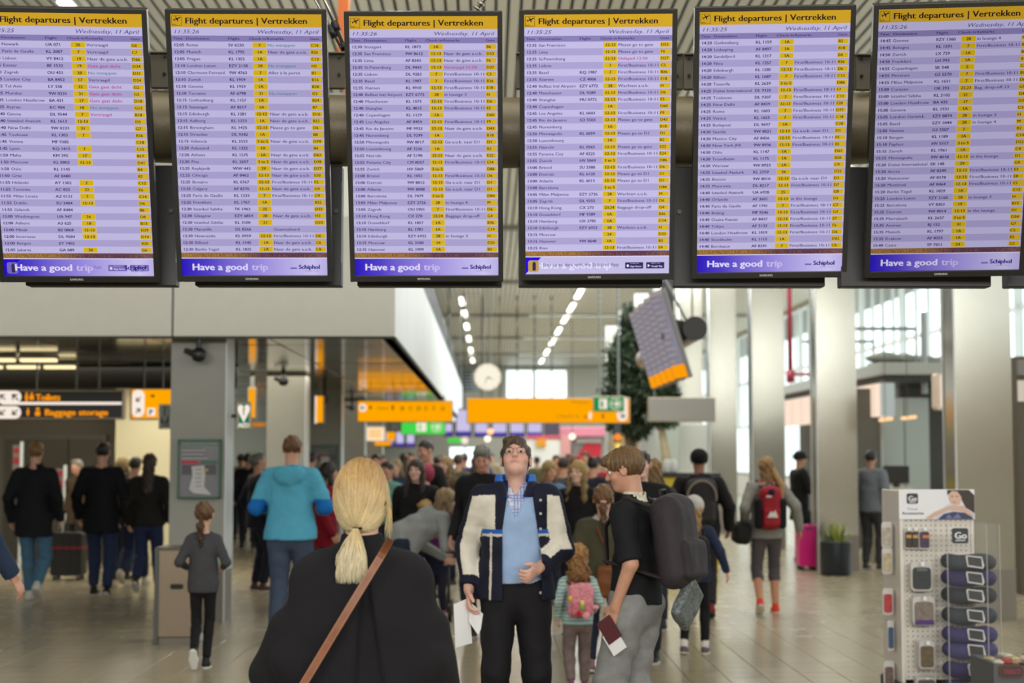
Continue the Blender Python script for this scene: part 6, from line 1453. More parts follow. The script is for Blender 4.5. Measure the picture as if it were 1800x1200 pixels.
for sg in (-1, 1): ribbon(sg*(hw-.0022)-.0006, sg*(hw-.0022)+.0006, -.001, -.0018, 'stitching', mat('stitch', (176, 128, 92), .6))
# ---- 2 man with glasses looking up
r = Rig(1.80, sdrop=.0, hz=-.022, head=(-4, 30, 0), aL=(-.07, .17, -.37), aR=(.06, .02, -.49), eL=(-.62, -.8, -.1), fL=(-.02, -.12, .10, 10), fR=(.02, .12, .08, 0), sw=.185, hand=(1.0, .55))
P2 = Person('man with glasses in a cream and navy jacket over a light blue sweater, gazing up', 906, 9.0, 180, r, res=.0085, skin=(210, 164, 146)); P2.body(); P2.brows((70, 50, 40))
P2.hair('short', (84, 64, 48)); e2 = P2.e
def opening(p):  # open front of the jacket
    x, y, z = p.T; xl = -.135+.05*np.clip((z-1.1)/.35, 0, 1)+.0; xr = .070-.03*np.clip((z-1.25)/.2, 0, 1); return np.maximum(np.maximum(x-xr, xl-x), -(y-.02))
def jcol(V):
    x, y, z = V.T; c = np.tile(L3((22, 24, 42)), (len(V), 1)); cream = L3((216, 210, 196)); A = np.minimum(np.linalg.norm(np.maximum(np.abs(V-(r.AR[0]+r.AR[2])/2)-V3(.09, .12, .3), 0), axis=1), 9)
    dT = torso(V, r, 0)-.004; dR = arms(V, r, 0, which='R'); dL = arms(V, r, 0, which='L'); ra = (dR < dT) & (x > .12); la = (dL < dT) & ((x < -.12) | (y > .16)); onarm = ra | la
    chest = (z > 1.235) & (z < 1.425) & ~onarm & (y > 0) & ((x > .108) | (x < -.165)); c[chest] = cream; c[(z > 1.226) & (z < 1.250) & ~onarm & (y > 0)] = L3((40, 92, 176)); c[(z > 1.210) & (z < 1.222) & ~onarm & (y > 0)] = L3((200, 196, 186))
    for on, A_ in ((ra, r.AR), (la, r.AL)):
        ax = np.where((z > A_[1][2])[:, None], A_[0]+(A_[1]-A_[0])*np.clip(((V-A_[0])@(A_[1]-A_[0]))/((A_[1]-A_[0])@(A_[1]-A_[0])), 0, 1)[:, None], A_[1]+(A_[2]-A_[1])*np.clip(((V-A_[1])@(A_[2]-A_[1]))/((A_[2]-A_[1])@(A_[2]-A_[1])), 0, 1)[:, None]); w_ = V-ax; sg = 1 if A_ is r.AR else -1
        fr = on & (w_[:, 1]-1.15*sg*w_[:, 0] > .0) & (z < 1.42) & (np.linalg.norm(V-A_[2], axis=1) > .085); c[fr] = cream
    pip = (np.abs(x-.128-.02*(1.2-z)) < .006) & (z < 1.23) & (y > 0) & ~onarm; c[pip] = L3((196, 190, 172)); return c
P2.top(None, t=.030, hem=.88, flare=.02, name='jacket', wr=.006, open_=opening, sleeve=.96, arm_t=.024, col2=jcol, res=.7)
# raised collar, blue inside
def colf_(p):
    a = r.neck-r.up*.045+V3(0, -.005, 0); b = r.neck+r.up*.075+V3(0, .012, 0); d = cone(p, a, b, .125, .105); d = np.maximum(d, -cone(p, a-r.up*.05, b+r.up*.05, .110, .090)); d = np.maximum(d, (p-b)@r.up); d = np.maximum(d, -(p-a)@r.up); w_ = .035+.035*np.clip((p[:, 2]-a[2])/.1, 0, 1); return np.maximum(d, -np.maximum(np.abs(p[:, 0])-w_, -(p[:, 1]-.02)))
def ccol(V): a = r.neck-r.up*.045; b = r.neck+r.up*.075+V3(0, .012, 0); return np.where(((cone(V, a, b, .118, .098) < 0) | ((V-a)@r.up > .085))[:, None], L3((50, 110, 200)), L3((24, 26, 46)))
P2.part('collar', colf_, r.neck-.2, r.neck+.2, ccol, clothmat(.6, 120, .1, .05), .8, label='stand-up navy collar with bright blue lining')
def vneck(p): x, y, z = p.T; zc = 1.30; return np.maximum(np.abs(x)-(z-zc)*.42, -(y-.02))
P2.top((150, 176, 212), t=.016, hem=.965, name='sweater', wr=.003, sleeve=.0, open_=vneck, m=clothmat(.85, 220, .15, .04))
P2.top((196, 202, 220), t=.008, hem=1.10, name='shirt', wr=.002, sleeve=.0, collar=(.03, .062), open_=lambda p: np.maximum(np.abs(p[:, 0])-(p[:, 2]-1.42)*.55, -(p[:, 1]-.02)), col2=lambda V: np.where(((np.sin(V[:, 0]*420) > .5) | (np.sin(V[:, 2]*420) > .5))[:, None], L3((120, 140, 190)), L3((206, 206, 220))))
P2.bottom((20, 19, 22), t=.020, wr=.006, waist=.06); P2.shoes((26, 24, 24), (16, 16, 16))
sc = r.sc; hr = lambda x, y, z: tuple((r.hc+r.HR@V3(x, y, z))*sc); q = MB()
for sx in (-1, 1):
    q.tube([hr(sx*.033+.025*math.cos(a), .104-.010*abs(math.cos(a)), .008+.019*math.sin(a)) for a in np.linspace(0, 2*PI, 17)], .0013, 5); q.tube([hr(sx*.058, .095, .014), hr(sx*.080, .03, .014), hr(sx*.081, -.02, .004)], .0015, 5)
q.tube([hr(-.009, .106, .014), hr(0, .110, .017), hr(.009, .106, .014)], .0014, 5); q.build('glasses', mat('wire_frame', (70, 66, 64), .3, metal=.8), e2, smooth=True)
q = MB()
for z in (1.40, 1.33, 1.25, 1.15, 1.03, .92):
    for x in (-.135+.012, .10): pass
    yy = np.linspace(.3, 0, 200); pp = np.stack([np.full(200, -.130), yy, np.full(200, z)], 1); dd = torso(pp, r, .034); i = np.argmax(dd < 0); q.disc((-.130*sc, z*sc), .008, yy[i]*sc, 10, h=.006)
q.build('snap_button', mat('snap_metal', (150, 150, 150), .3, metal=.8), e2)
# papers in his right hand
w_ = r.AR[2]; o = attach(P2, 'paper_sheet', 'white folded papers held in the hand of the man with glasses', 'paper'); q = MB(); b0 = (w_+V3(.02, .02, -.10))*sc
q.add([tuple(b0+V3(*v)) for v in ((-.02, .0, .06), (.06, .03, .03), (.05, .03, -.20), (-.04, .0, -.18), (-.02, .004, .06), (.06, .034, .03), (.05, .034, -.20), (-.04, .004, -.18))], [(0, 1, 2, 3), (7, 6, 5, 4), (0, 4, 5, 1), (2, 6, 7, 3), (1, 5, 6, 2), (3, 7, 4, 0)])
q.add([tuple(b0+V3(*v)) for v in ((-.03, .02, .04), (-.12, .05, -.04), (-.07, .05, -.13), (-.02, .02, -.06), (-.03, .023, .04), (-.12, .053, -.04), (-.07, .053, -.13), (-.02, .023, -.06))], [(0, 1, 2, 3), (7, 6, 5, 4), (0, 4, 5, 1), (2, 6, 7, 3), (1, 5, 6, 2), (3, 7, 4, 0)]); q.build('sheet', mat('paper_white', (226, 226, 226), .6), o)
# ---- 3 young man with dark backpack and passport
r = Rig(1.72, head=(18, -16, 0), aL=(.03, .02, -.50), aR=(.04, .1, -.47), fL=(0, .02, .08, 0), fR=(0, -.10, .1, 12), hand=(.9, .5), wide=.95, sw=.18)
P3 = Person('young man in a black polo and grey sweatpants carrying a big dark backpack, side view', 1117, 8.9, 57, r, skin=(196, 146, 120), res=.0085); P3.body(armskin=True, face=True); P3.hair('messy', (122, 94, 58), (70, 50, 32), noise=1.2)
P3.top((22, 22, 25), t=.020, hem=.90, sleeve=.48, arm_t=.020, name='polo_shirt', wr=.005, collar=(.04, .078)); P3.top((214, 206, 186), t=.008, hem=1.3, sleeve=0, collar=(.055, .066), name='undershirt', wr=0)
P3.bottom((134, 134, 134), t=.034, wr=.009, waist=.1, name='sweatpants', m=clothmat(.95, 200, .2, .1)); P3.shoes((60, 60, 62))
e, c, R, main = backpack(P3, 'large dark grey backpack on the back of the young man in the black polo', (50, 45, 48), (44, 40, 43), (.158, .090, .25), (0, -.015, .04), strap=(42, 36, 36), tiltx=-8)
q = MB(); sc = r.sc; bb_ = (c+R@V3(-.02, .02, -.36))*sc
o = attach(P3, 'patterned_bag', 'small grey patterned bag hanging below the big dark backpack', 'bag')
P3.part('bag', lambda p: rbox(p, c+V3(.0, -.06, -.33), (.10, .03, .12), .02, rotm(0, 10, 35))+wrink(p, .004), c+V3(-.2, -.25, -.52), c+V3(.2, .12, -.15), (92, 98, 98), mat('marble_pattern', (90, 96, 96), .5, attr=True, var=.6, vscale=60), 1, parent=o)
P3.part('strap', lambda p: flatcone(p, c+V3(.03, -.06, -.2), c+V3(.03, -.05, -.3), .02, .016, .4), c+V3(-.2, -.25, -.4), c+V3(.2, .12, -.1), BLK, None, 1, parent=o)
w_ = r.AL[2]; o = attach(P3, 'passport', 'dark red passport with white papers in the hand of the young man', 'passport'); b0 = w_*sc+V3(.0, .02, -.13)
R_ = rotm(0, -35)
def bxm(c0, hx, hy, hz, name, m): 
    q = MB(); q.box(-hx, hx, -hy, hy, -hz, hz); V = np.array(q.V)@R_.T+c0; link_mesh(name, V, q.F, m, o)
bxm(b0+V3(-.03, .0, .01), .006, .045, .065, 'cover', mat('passport_red', (80, 28, 34), .5)); bxm(b0+V3(-.028, -.03, -.05), .004, .045, .06, 'papers', mat('paper_white', (226, 226, 226), .6))
# ---- 4 little girl with pink backpack
r = Rig(1.04, hs=1.38, aL=(.06, .02, -.42), aR=(.03, .12, -.36), fL=(0, -.12, .12, 14), fR=(0, .14, .08, 0), wide=1.0, sw=.18)
P4 = Person('little girl with curly blond hair and a pink backpack beside the man in glasses', 1015, 11.9, 5, r, skin=(214, 168, 146), res=.009); P4.body(face=False)
P4.hair('curly', (168, 126, 74), (112, 76, 40)); P4.top(None, t=.018, hem=.80, name='striped_shirt', col2=lambda V: np.where((np.sin(V[:, 2]*150) > 0)[:, None], L3((120, 152, 152)), L3((176, 194, 190))), arm_t=.016)
P4.bottom((112, 98, 96), t=.016, name='leggings', m=clothmat(.9, 120, .2, .2)); P4.shoes((120, 60, 100), (200, 190, 190))
e, c, R, main = backpack(P4, 'pink patterned child backpack with a small plush toy, worn by the little curly girl', (206, 130, 140), (196, 110, 124), (.155, .08, .20), (0, -.02, -.02), strap=(200, 120, 134))
main.data.materials[0] = mat('pink_pattern', (200, 130, 140), .7, attr=True, var=.3, vscale=40)
sc = r.sc
for cc_, rr_, off, nm_ in (((216, 206, 120), .03, (.0, -.13, -.02), 'plush_toy'), ((120, 170, 70), .03, (.0, -.13, -.07), 'plush_leg'), ((190, 30, 44), .028, (-.04, -.13, -.14), 'red_charm'), ((220, 190, 60), .03, (-.13, -.05, .03), 'yellow_flower')):
    P4.part(nm_, lambda p: ell(p, c+V3(*off), (rr_, rr_*.7, rr_*1.2)), c+V3(*off)-.06, c+V3(*off)+.06, cc_, None, .6, parent=e)
P4.part('side_bow', lambda p: smin(ell(p, c+V3(.17, -.03, -.08), (.05, .03, .03)), ell(p, c+V3(.05, -.1, -.17), (.05, .03, .05)), .02), c-.3, c+.3, (214, 150, 160), None, .8, parent=e)
# ---- 5 girl in the olive jacket with ponytail and brown bag
r = Rig(1.45, hs=1.15, head=(4, -8, 0), aL=(.04, .08, -.46), fL=(-.02, -.05, .1, 10), fR=(.02, .1, .08, 0), wide=1.05)
P5 = Person('girl with a brown ponytail in an olive jacket, behind the young man', 1060, 12.9, -8, r, res=.011, skin=(200, 150, 124)); P5.body(face=False); P5.hair('lowpony', (124, 88, 52), (76, 50, 28))
q = MB(); q.lathe([(.020, -.01), (.026, 0), (.02, .01)], 10); t_ = (r.hc+r.HR@V3(0, -.125, -.03)*r.hs)*r.sc; q.build('hair_tie', mat('tie_pink', (206, 160, 160), .5), P5.e, loc=tuple(t_))
P5.top((62, 60, 42), t=.034, hem=.80, flare=.02, name='jacket', wr=.007); P5.top((176, 170, 160), t=.02, hem=1.25, sleeve=0, collar=(.05, .085), name='scarf', wr=.004)
P5.bottom((24, 30, 46), t=.010, name='jeans', thin=.95); P5.shoes((120, 90, 90))
o = attach(P5, 'shoulder_bag', 'brown leather bag at the hip of the girl in the olive jacket', 'bag'); P5.part('bag', lambda p: rbox(p, V3(.10, -.20, .86), (.15, .05, .15), .04)+wrink(p, .006), [-.12, -.32, .65], [.32, -.08, 1.06], (112, 66, 32), clothmat(.5, 60, .1, .15), 1, parent=o)
P5.part('strap', lambda p: cone(p, V3(.1, -.18, 1.0), V3(-.05, -.15, 1.36), .014, .014), [-.2, -.3, .95], [.2, .0, 1.4], (90, 54, 30), None, .8, parent=o)
# ---- 6 girl in the white cap with black backpack
r = Rig(1.33, hs=1.18, aL=(.02, .12, -.42), aR=(.17, -.02, -.42), fL=(-.02, -.02, .09, 8), fR=(.0, .1, .08, 0), hand=(.3, .35))
P6 = Person('girl in a white and red cap with long blond hair and black leggings', 1219, 14.1, -14, r, res=.011, skin=(206, 150, 128)); P6.body(face=False); P6.hair('long', (186, 148, 86), (130, 96, 52)); P6.hair('cap', (214, 208, 204), name='cap')
P6.part('cap_strap', lambda p: ell(r.hl(p), V3(0, -.105, .012), (.032, .02, .02)), r.hc-.2, r.hc+.2, (150, 24, 34), None, .6)
P6.top((34, 42, 66), t=.02, hem=.80, name='sweatshirt', wr=.004); P6.bottom((18, 18, 20), t=.008, name='leggings', thin=.9, cut=.86); P6.shoes((96, 80, 92), (214, 206, 200), boot=.0)
def socks(P, col):
    for sd in (P.r.LL, P.r.LR): h, kn, a, ph = sd; P.part('sock', lambda p: np.maximum(cone(p, kn+(a-kn)*.8, a, .046, .044), -((p-(kn+(a-kn)*.82))@nrm(a-kn))), a-V3(.1, .12, .06), a+V3(.1, .1, .16), col, None, .7)
socks(P6, (216, 210, 206)); e, c, R, main = backpack(P6, 'small round black backpack with a pink bow, worn by the girl in the white cap', (22, 20, 22), None, (.13, .09, .18), (.07, -.02, -.03), strap=(20, 20, 20), pockets=False)
P6.part('pink_bow', lambda p: smin(ell(p, c+V3(-.05, -.11, .05), (.04, .02, .03)), ell(p, c+V3(-.02, -.11, .03), (.03, .02, .02)), .01), c-.2, c+.2, (214, 110, 126), None, .6, parent=e)
# ---- 7 man in black cap and hoodie with dark backpack
r = Rig(1.74, fL=(0, .05, .08, 0), fR=(0, -.14, .12, 16), wide=1.12, aL=(.10, .05, -.46), aR=(.1, .05, -.46))
P7 = Person('broad man in a black hoodie and black cap with a dark backpack, walking away', 1229, 17.3, -3, r, skin=(150, 100, 78)); P7.body(face=False); P7.hair('cap', (20, 19, 20), name='cap'); P7.hair('buzz', (30, 22, 20))
P7.top((20, 19, 20), t=.034, hem=.82, name='hoodie', hood=True); P7.bottom((40, 38, 40), t=.02); P7.shoes((120, 24, 36), (60, 50, 50)); e, c, R, main = backpack(P7, 'dark backpack with a pale curved seam on the man in the black cap', (44, 40, 42), None, (.16, .09, .24), (0, -.02, -.0), strap=(60, 56, 52))
q = MB(); q.tube([tuple((c+V3(.15*math.cos(t), -.10, .05+.17*math.sin(t)))*r.sc) for t in np.linspace(-.2, PI+.2, 16)], .012, 6); q.build('pale_seam', mat('seam_taupe', (128, 116, 104), .6), e, smooth=True)
# ---- 8 woman with the red backpack
r = Rig(1.66, aL=(.07, .03, -.40), aR=(.17, -.06, -.44), fL=(-.02, -.20, .15, 35), fR=(0, .08, .08, 0), hand=(1.0, .3), wide=.98)
P8 = Person('woman in grey capri leggings with a red backpack and long blonde hair, walking away', 1347, 17.7, 0, r, skin=(196, 140, 108)); P8.body(face=False, legskin=True); P8.hair('long', (168, 130, 82), (110, 80, 46))
P8.top((136, 134, 128), t=.028, hem=.84, flare=.02, name='sweater', wr=.005); P8.part('hair_lock', lambda p: smin(cone(p, r.hc+V3(.06, -.06, -.02), r.sR*.7+r.shc*.3+V3(.02, -.12, .03), .04, .035), cone(p, r.sR*.7+r.shc*.3+V3(.02, -.12, .03), V3(.14, -.19, 1.20), .035, .014), .02), [-.05, -.3, 1.1], [.3, .1, 1.8], (168, 130, 82), hairmat(), .8); P8.part('scarf', lambda p: ell(p, r.neck+V3(.0, -.02, -.01), (.115, .11, .06))+wrink(p, .01), r.neck-.2, r.neck+.2, lambda V: np.where((V[:, 2] > r.neck[2]+.005)[:, None], L3((190, 50, 48)), L3((150, 148, 144))), None, .8)
P8.bottom((82, 76, 80), t=.010, name='leggings', cut=.36); P8.shoes((220, 60, 28), (220, 214, 206))
e, c, R, main = backpack(P8, 'red and black backpack with a white logo on the walking blonde woman', (150, 30, 42), None, (.125, .09, .24), (0, -.0, -.02), strap=(26, 24, 26), pockets=True)
P8.part('side_panel', lambda p: np.minimum(rbox(p, c+V3(-.13, .0, -.06), (.045, .075, .17), .04), rbox(p, c+V3(.13, .0, -.06), (.045, .075, .17), .04)), c-.35, c+.35, (24, 22, 26), None, .9, parent=e)
s = TX(); s.poly(0, [((c[0]+a)*r.sc, (c[2]+b)*r.sc) for a, b in ((-.06, -.10), (-.02, -.03), (.0, -.05), (.03, -.02), (.06, -.10))], (c[1]-.155)*r.sc); s.poly(0, rrect((c[0]-.03)*r.sc, (c[2]+.13)*r.sc, .06, .02, .008), (c[1]-.1)*r.sc); s.build('logo', [mat('logo_white', (214, 206, 204), .5)], e)
P8.part('dark_patch', lambda p: ell(p, c+V3(0, -.10, .18), (.04, .03, .04)), c-.3, c+.3, (40, 26, 60), None, .6, parent=e)
o = attach(P8, 'duffel_bag', 'black duffel bag hanging at the left side of the woman with the red backpack', 'bag'); P8.part('bag', lambda p: rbox(p, V3(-.30, -.03, .90), (.10, .17, .13), .08)+wrink(p, .008)-.05*(0), [-.46, -.26, .72], [-.14, .2, 1.10], (36, 34, 32), None, 1, parent=o)
P8.part('strap', lambda p: cone(p, V3(-.30, -.03, 1.0), r.sL+V3(-.03, 0, .06), .016, .014), [-.45, -.2, .9], [-.05, .2, 1.6], (30, 28, 28), None, .9, parent=o)
# ---- 9.. figures at the left
r = Rig(1.31, hs=1.18, head=(-8, 0, 0), aL=(.05, .16, -.30), aR=(.05, .16, -.30), fL=(.04, -.22, .22, 60), fR=(-.07, .08, .08, 0), sw=.165, wide=.9)
P9 = Person('girl in a grey long-sleeved top and black leggings running past the steel bin', 360, 13.2, 3, r, skin=(206, 158, 132)); P9.body(face=False); P9.hair('lowpony', (108, 76, 46), (64, 44, 26)); P9.top((66, 66, 70), t=.014, hem=.80, arm_t=.010, name='top', wr=.003); P9.bottom((26, 25, 27), t=.006, thin=.88, name='leggings'); P9.shoes((30, 30, 32), (226, 226, 220))
r = Rig(1.86, aL=(.02, .22, -.28), aR=(.03, .22, -.28), eL=(-.45, -1, -.3), eR=(.45, -1, -.3), fL=(0, -.12, .1, 12), fR=(0, .1, .08, 0), head=(0, -10, 0), wide=1.08)
P10 = Person('tall man in a bright blue hooded jacket and jeans standing with his back turned', 512, 15.2, -4, r, skin=(204, 150, 122)); P10.body(face=False); P10.hair('short', (116, 80, 50), (78, 52, 34))
P10.top(None, t=.034, hem=.86, flare=.035, hood=True, name='jacket', wr=.006, col2=lambda V: np.where(((np.linalg.norm(V-r.AL[1], axis=1) < .115) | (np.linalg.norm(V-r.AR[1], axis=1) < .115))[:, None] & (V[:, 2] < r.AL[1][2]+.07)[:, None] & (np.abs(V[:, 0]) > .19)[:, None], L3((18, 104, 182)), L3((84, 166, 196))))
P10.bottom((66, 78, 100), t=.024, wr=.006, name='jeans'); P10.shoes((40, 40, 44), (206, 196, 160))
def walker(label, px, d, H, coat, pants, shoes, hair, hc, yaw=0, phase=1, hem=.72, wide=1.0, t=.03, head=(0, 0, 0), aL=(.07, .03, -.49), aR=(.08, .03, -.48), skin=(200, 150, 124), sole=(190, 188, 182), hood=False, collar=None, hs=1.0, face=False, sleeve=1, kick=.12, ptn='trousers', jn='coat', **kw):
    r = Rig(H, aL=aL, aR=aR, fL=(0, -.24*phase, .08+kick*(phase > 0), 35*(phase > 0)) if phase else (0, 0, .08, 0), fR=(0, .2*phase, .08+kick*(phase < 0), 35*(phase < 0)) if phase else (0, .03, .08, 0), wide=wide, head=head, hs=hs, **kw)
    P = Person(label, px, d, yaw, r, skin=skin); P.body(face=face)
    if hair: P.hair(hair, hc, noise=1.0)
    P.top(coat, t=t, hem=hem, flare=.02, hood=hood, collar=collar, name=jn, wr=.006, sleeve=sleeve); P.bottom(pants, t=.018, name=ptn, wr=.005); P.shoes(shoes, sole)
    if face: P.brows([int(v*.6) for v in hc])
    return P
walker('ginger-blond man in a long black coat, jeans and white trainers at far left', 62, 19.2, 1.83, (16, 18, 24), (70, 106, 132), (196, 196, 190), 'short', (140, 106, 60), phase=-1, collar=(.06, .085), ptn='jeans', wide=1.05)
walker('dark-haired man in a long black coat and dark jeans, right of the black suitcase', 180, 20, 1.84, (14, 15, 20), (32, 44, 72), (26, 24, 24), 'short', (30, 24, 22), head=(0, 0, 0), phase=-.5, kick=0, ptn='jeans', wide=1.08)
walker('woman with very long dark hair in a leather jacket, left of the near column', 263, 20, 1.70, (28, 25, 22), (34, 44, 76), (40, 30, 26), 'long', (70, 48, 34), phase=1, hem=.86, ptn='jeans', jn='leather_jacket', kick=.14)
walker('blond older person mostly hidden behind the dark-haired man in the long coat', 214, 22.5, 1.66, (70, 40, 44), (44, 56, 78), (60, 50, 44), 'bob', (176, 148, 96), yaw=-20, phase=0, hem=.8)
walker('person in a navy sweater walking beside the woman with long dark hair', 237, 21.6, 1.66, (22, 28, 46), (36, 46, 76), (190, 184, 170), 'short', (56, 40, 30), yaw=-6, phase=1, hem=.86, jn='sweater', ptn='jeans')
walker('grey-haired person in brown beside the black suitcase, partly hidden', 138, 24.5, 1.62, (70, 56, 40), (40, 36, 36), (40, 36, 30), 'grey', (150, 144, 134), yaw=150, phase=0, face=False)
P = walker('older balding man in a navy suit with his face lifted, left of the blue-jacketed man', 455, 20.7, 1.72, (18, 22, 38), (24, 26, 42), (70, 44, 30), 'grey', (120, 116, 110), yaw=-60, phase=0, head=(0, 20, 0), hem=.80, jn='suit_jacket', wide=1.05)
walker('woman in a dark red coat right of the blue-jacketed man', 574, 18.2, 1.60, (128, 16, 36), (28, 26, 34), (30, 28, 28), 'bob', (40, 30, 28), yaw=-75, phase=0, hem=.74)
walker('dark-haired man mostly hidden behind the blue-jacketed man', 546, 26, 1.72, (70, 90, 120), (50, 50, 60), (40, 40, 40), 'short', (44, 36, 32), yaw=-20, phase=0)
walker('dark figure far down the aisle between the first two grey columns', 436, 30, 1.72, (28, 30, 44), (36, 36, 48), (30, 30, 30), 'short', (40, 32, 30), phase=0)
# arm of a person walking into the left edge of the picture
r = Rig(1.80, aL=(.10, .06, -.48), aR=(.235, .06, -.455), fL=(0, .15, .08, 0), fR=(0, -.15, .1, 10), hand=(.4, .5), sw=.19)
P = Person('person cut off by the left frame edge, one dark denim-blue sleeve and hand showing', -108, 9.7, -4, r, skin=(196, 146, 124)); P.body(face=False); P.hair('short', (60, 44, 36)); P.top((38, 52, 74), t=.026, hem=.84, arm_t=.020, sleeve=.98, name='jacket'); P.bottom((40, 44, 56), t=.02); P.shoes((40, 40, 42))
# ---- middle crowd
r = Rig(1.66, head=(0, -14, 0), bow=62, aL=(.0, .16, -.40), aR=(.0, .22, -.30), fL=(0, .05, .08, 0), fR=(0, -.05, .08, 0), hand=(.5, .5))
Pg = Person('bending person in a grey cardigan and dark jeans, left of the man in glasses', 700, 15.6, -62, r, skin=(206, 160, 136)); Pg.body(face=False); Pg.hair('bob', (160, 132, 92)); Pg.top((136, 138, 138), t=.022, hem=.70, name='cardigan', wr=.006); Pg.bottom((30, 40, 56), t=.018, name='jeans'); Pg.shoes((40, 36, 36))
walker('woman with dark wavy hair in a black jacket and blue scarf, facing us', 733, 16.6, 1.64, (20, 19, 22), (30, 30, 40), (30, 28, 28), 'longfront', (66, 42, 32), yaw=165, phase=0, face=True, hem=.86, skin=(220, 178, 160), wide=1.1, jn='jacket')
walker('tall short-haired man in a black jacket, standing side-on in the middle crowd', 754, 19.5, 1.86, (20, 20, 22), (30, 34, 46), (30, 28, 28), 'buzz', (50, 38, 32), yaw=120, phase=0, face=True, hem=.84, head=(15, -12, 0), skin=(200, 148, 126), jn='jacket', aL=(.05, .2, -.35), aR=(.06, .18, -.38), wide=1.15)
walker('person in a pink patterned hood close behind the dark-haired woman', 748, 18, 1.58, (30, 28, 32), (30, 30, 40), (30, 30, 30), 'hood', (180, 70, 96), yaw=150, phase=0, face=True, skin=(214, 170, 150))
walker('man in a pale teal shirt at the left end of the middle crowd', 683, 20.8, 1.60, (126, 186, 174), (60, 64, 76), (40, 38, 38), 'short', (50, 38, 34), yaw=150, phase=0, face=True, hem=.9, jn='shirt', skin=(198, 146, 120), t=.018)
walker('woman with blond hair in a blue top behind the man in the teal shirt', 697, 23, 1.62, (44, 58, 86), (50, 50, 60), (40, 38, 38), 'bob', (176, 146, 106), yaw=175, phase=0, face=True, skin=(214, 170, 148), hem=.88)
walker('dark-haired man in white behind the blonde ponytailed woman', 662, 26, 1.70, (186, 186, 186), (50, 50, 60), (40, 38, 38), 'short', (44, 34, 30), yaw=175, phase=0, face=True, hem=.9, jn='shirt')
walker('long-haired woman in a fur-edged brown coat carrying a blue bag, middle crowd', 787, 21.5, 1.66, (92, 76, 60), (28, 32, 54), (40, 38, 38), 'longfront', (170, 136, 96), yaw=140, phase=0, face=True, hem=.80, skin=(216, 172, 150))
walker('person in an olive green jacket far behind the fur-edged coat', 805, 26, 1.70, (84, 88, 66), (60, 60, 70), (40, 38, 38), 'short', (96, 74, 54), yaw=-30, phase=0)
walker('person in a purple top in front of the far glass door', 816, 32, 1.72, (70, 50, 96), (60, 60, 70), (40, 38, 38), 'short', (70, 56, 50), yaw=0, phase=0)
walker('brown-haired person in the crowd beneath the far glass door', 836, 28, 1.66, (64, 52, 44), (60, 60, 70), (40, 38, 38), 'long', (104, 76, 54), yaw=0, phase=0)
walker('big grey-haired man in dark clothes stooping, directly behind the man in glasses', 850, 15.4, 1.78, (24, 24, 26), (34, 38, 52), (60, 46, 40), 'grey', (134, 130, 122), yaw=150, phase=0, face=True, hem=.76, wide=1.2, head=(25, -26, 0), skin=(206, 152, 136))
r = Rig(.95, hs=1.42, aL=(.05, .1, -.30), aR=(.05, .1, -.30))
Pc = Person('small child with fair curly hair and a purple and navy coat, beside a stroller', 771, 16.2, 165, r, skin=(214, 166, 146), z=.12); Pc.body(); Pc.brows((150, 120, 80)); Pc.hair('curly', (178, 146, 98), (128, 98, 60)); Pc.top(None, t=.03, hem=.72, col2=lambda V: np.where((V[:, 2] > 1.18)[:, None], L3((120, 50, 120)), L3((24, 28, 48))), name='coat'); Pc.bottom((30, 30, 44), t=.02); Pc.shoes((150, 60, 110))
r = Rig(1.12, hs=1.32, head=(20, -20, 0), aL=(.0, .18, -.24), aR=(.0, .2, -.24))
Pc = Person('blond child with head bent down beside the person in the grey cardigan', 752, 16.5, 140, r, skin=(214, 170, 148), z=.12); Pc.body(); Pc.hair('short', (176, 140, 84), (130, 98, 56)); Pc.top((30, 32, 40), t=.03, hem=.74, name='coat'); Pc.bottom((30, 30, 44), t=.02); Pc.shoes((60, 60, 64))
# stroller / luggage trolley in front of them
r_ = empty('stroller', 'dark folding stroller in front of the bending person in the grey cardigan', 'stroller', (gx(752, 17.2), 17.2, 0)); q = MB()
for sx in (-.22, .22): q.tube([(sx, .25, .12), (sx, -.02, .55), (sx, -.28, .98)], .014, 8); q.tube([(sx, -.3, .10), (sx, -.02, .50), (sx, .2, .60)], .014, 8)
q.tube([(-.22, -.28, .98), (.22, -.28, .98)], .016, 8); q.tube([(-.22, -.3, .10), (.22, -.3, .10)], .010, 8); q.build('frame', m_clamp, r_, smooth=True)
q = MB(); q.box(-.2, .2, -.05, .22, .42, .48, bev=.02); q.box(-.2, .2, -.12, -.06, .45, .85, bev=.02); q.build('seat', mat('stroller_cloth', (34, 34, 38), .8), r_)
for sx in (-.24, .24):
    for sy in (-.3, .25): q = MB(); q.prism([(.09*math.cos(t)+sy, .09+.09*math.sin(t)) for t in np.linspace(0, 2*PI, 16, endpoint=False)], sx-.02, sx+.02, axis='x'); q.build('wheel', m_blk, r_)
walker('blond woman in a light denim shirt, right behind the shoulder of the man in glasses', 962, 18.6, 1.62, (92, 118, 150), (50, 56, 76), (40, 38, 38), 'bob', (178, 144, 92), yaw=200, phase=0, face=True, head=(10, -14, 0), hem=.84, jn='shirt', skin=(212, 160, 136))
walker('person in a dark grey hooded top, seen from behind, right of the denim shirt', 990, 22, 1.66, (66, 66, 70), (50, 50, 60), (40, 38, 38), 'short', (70, 52, 42), yaw=-20, phase=0, hem=.85)
walker('young woman with long blond hair in a black coat holding a phone, centre right', 1018, 15.6, 1.63, (20, 19, 22), (22, 22, 28), (26, 24, 24), 'longfront', (196, 162, 100), yaw=160, phase=0, face=True, head=(-8, 0, 0), hem=.74, aR=(.0, .22, -.26), aL=(.05, .1, -.46), skin=(226, 186, 168))
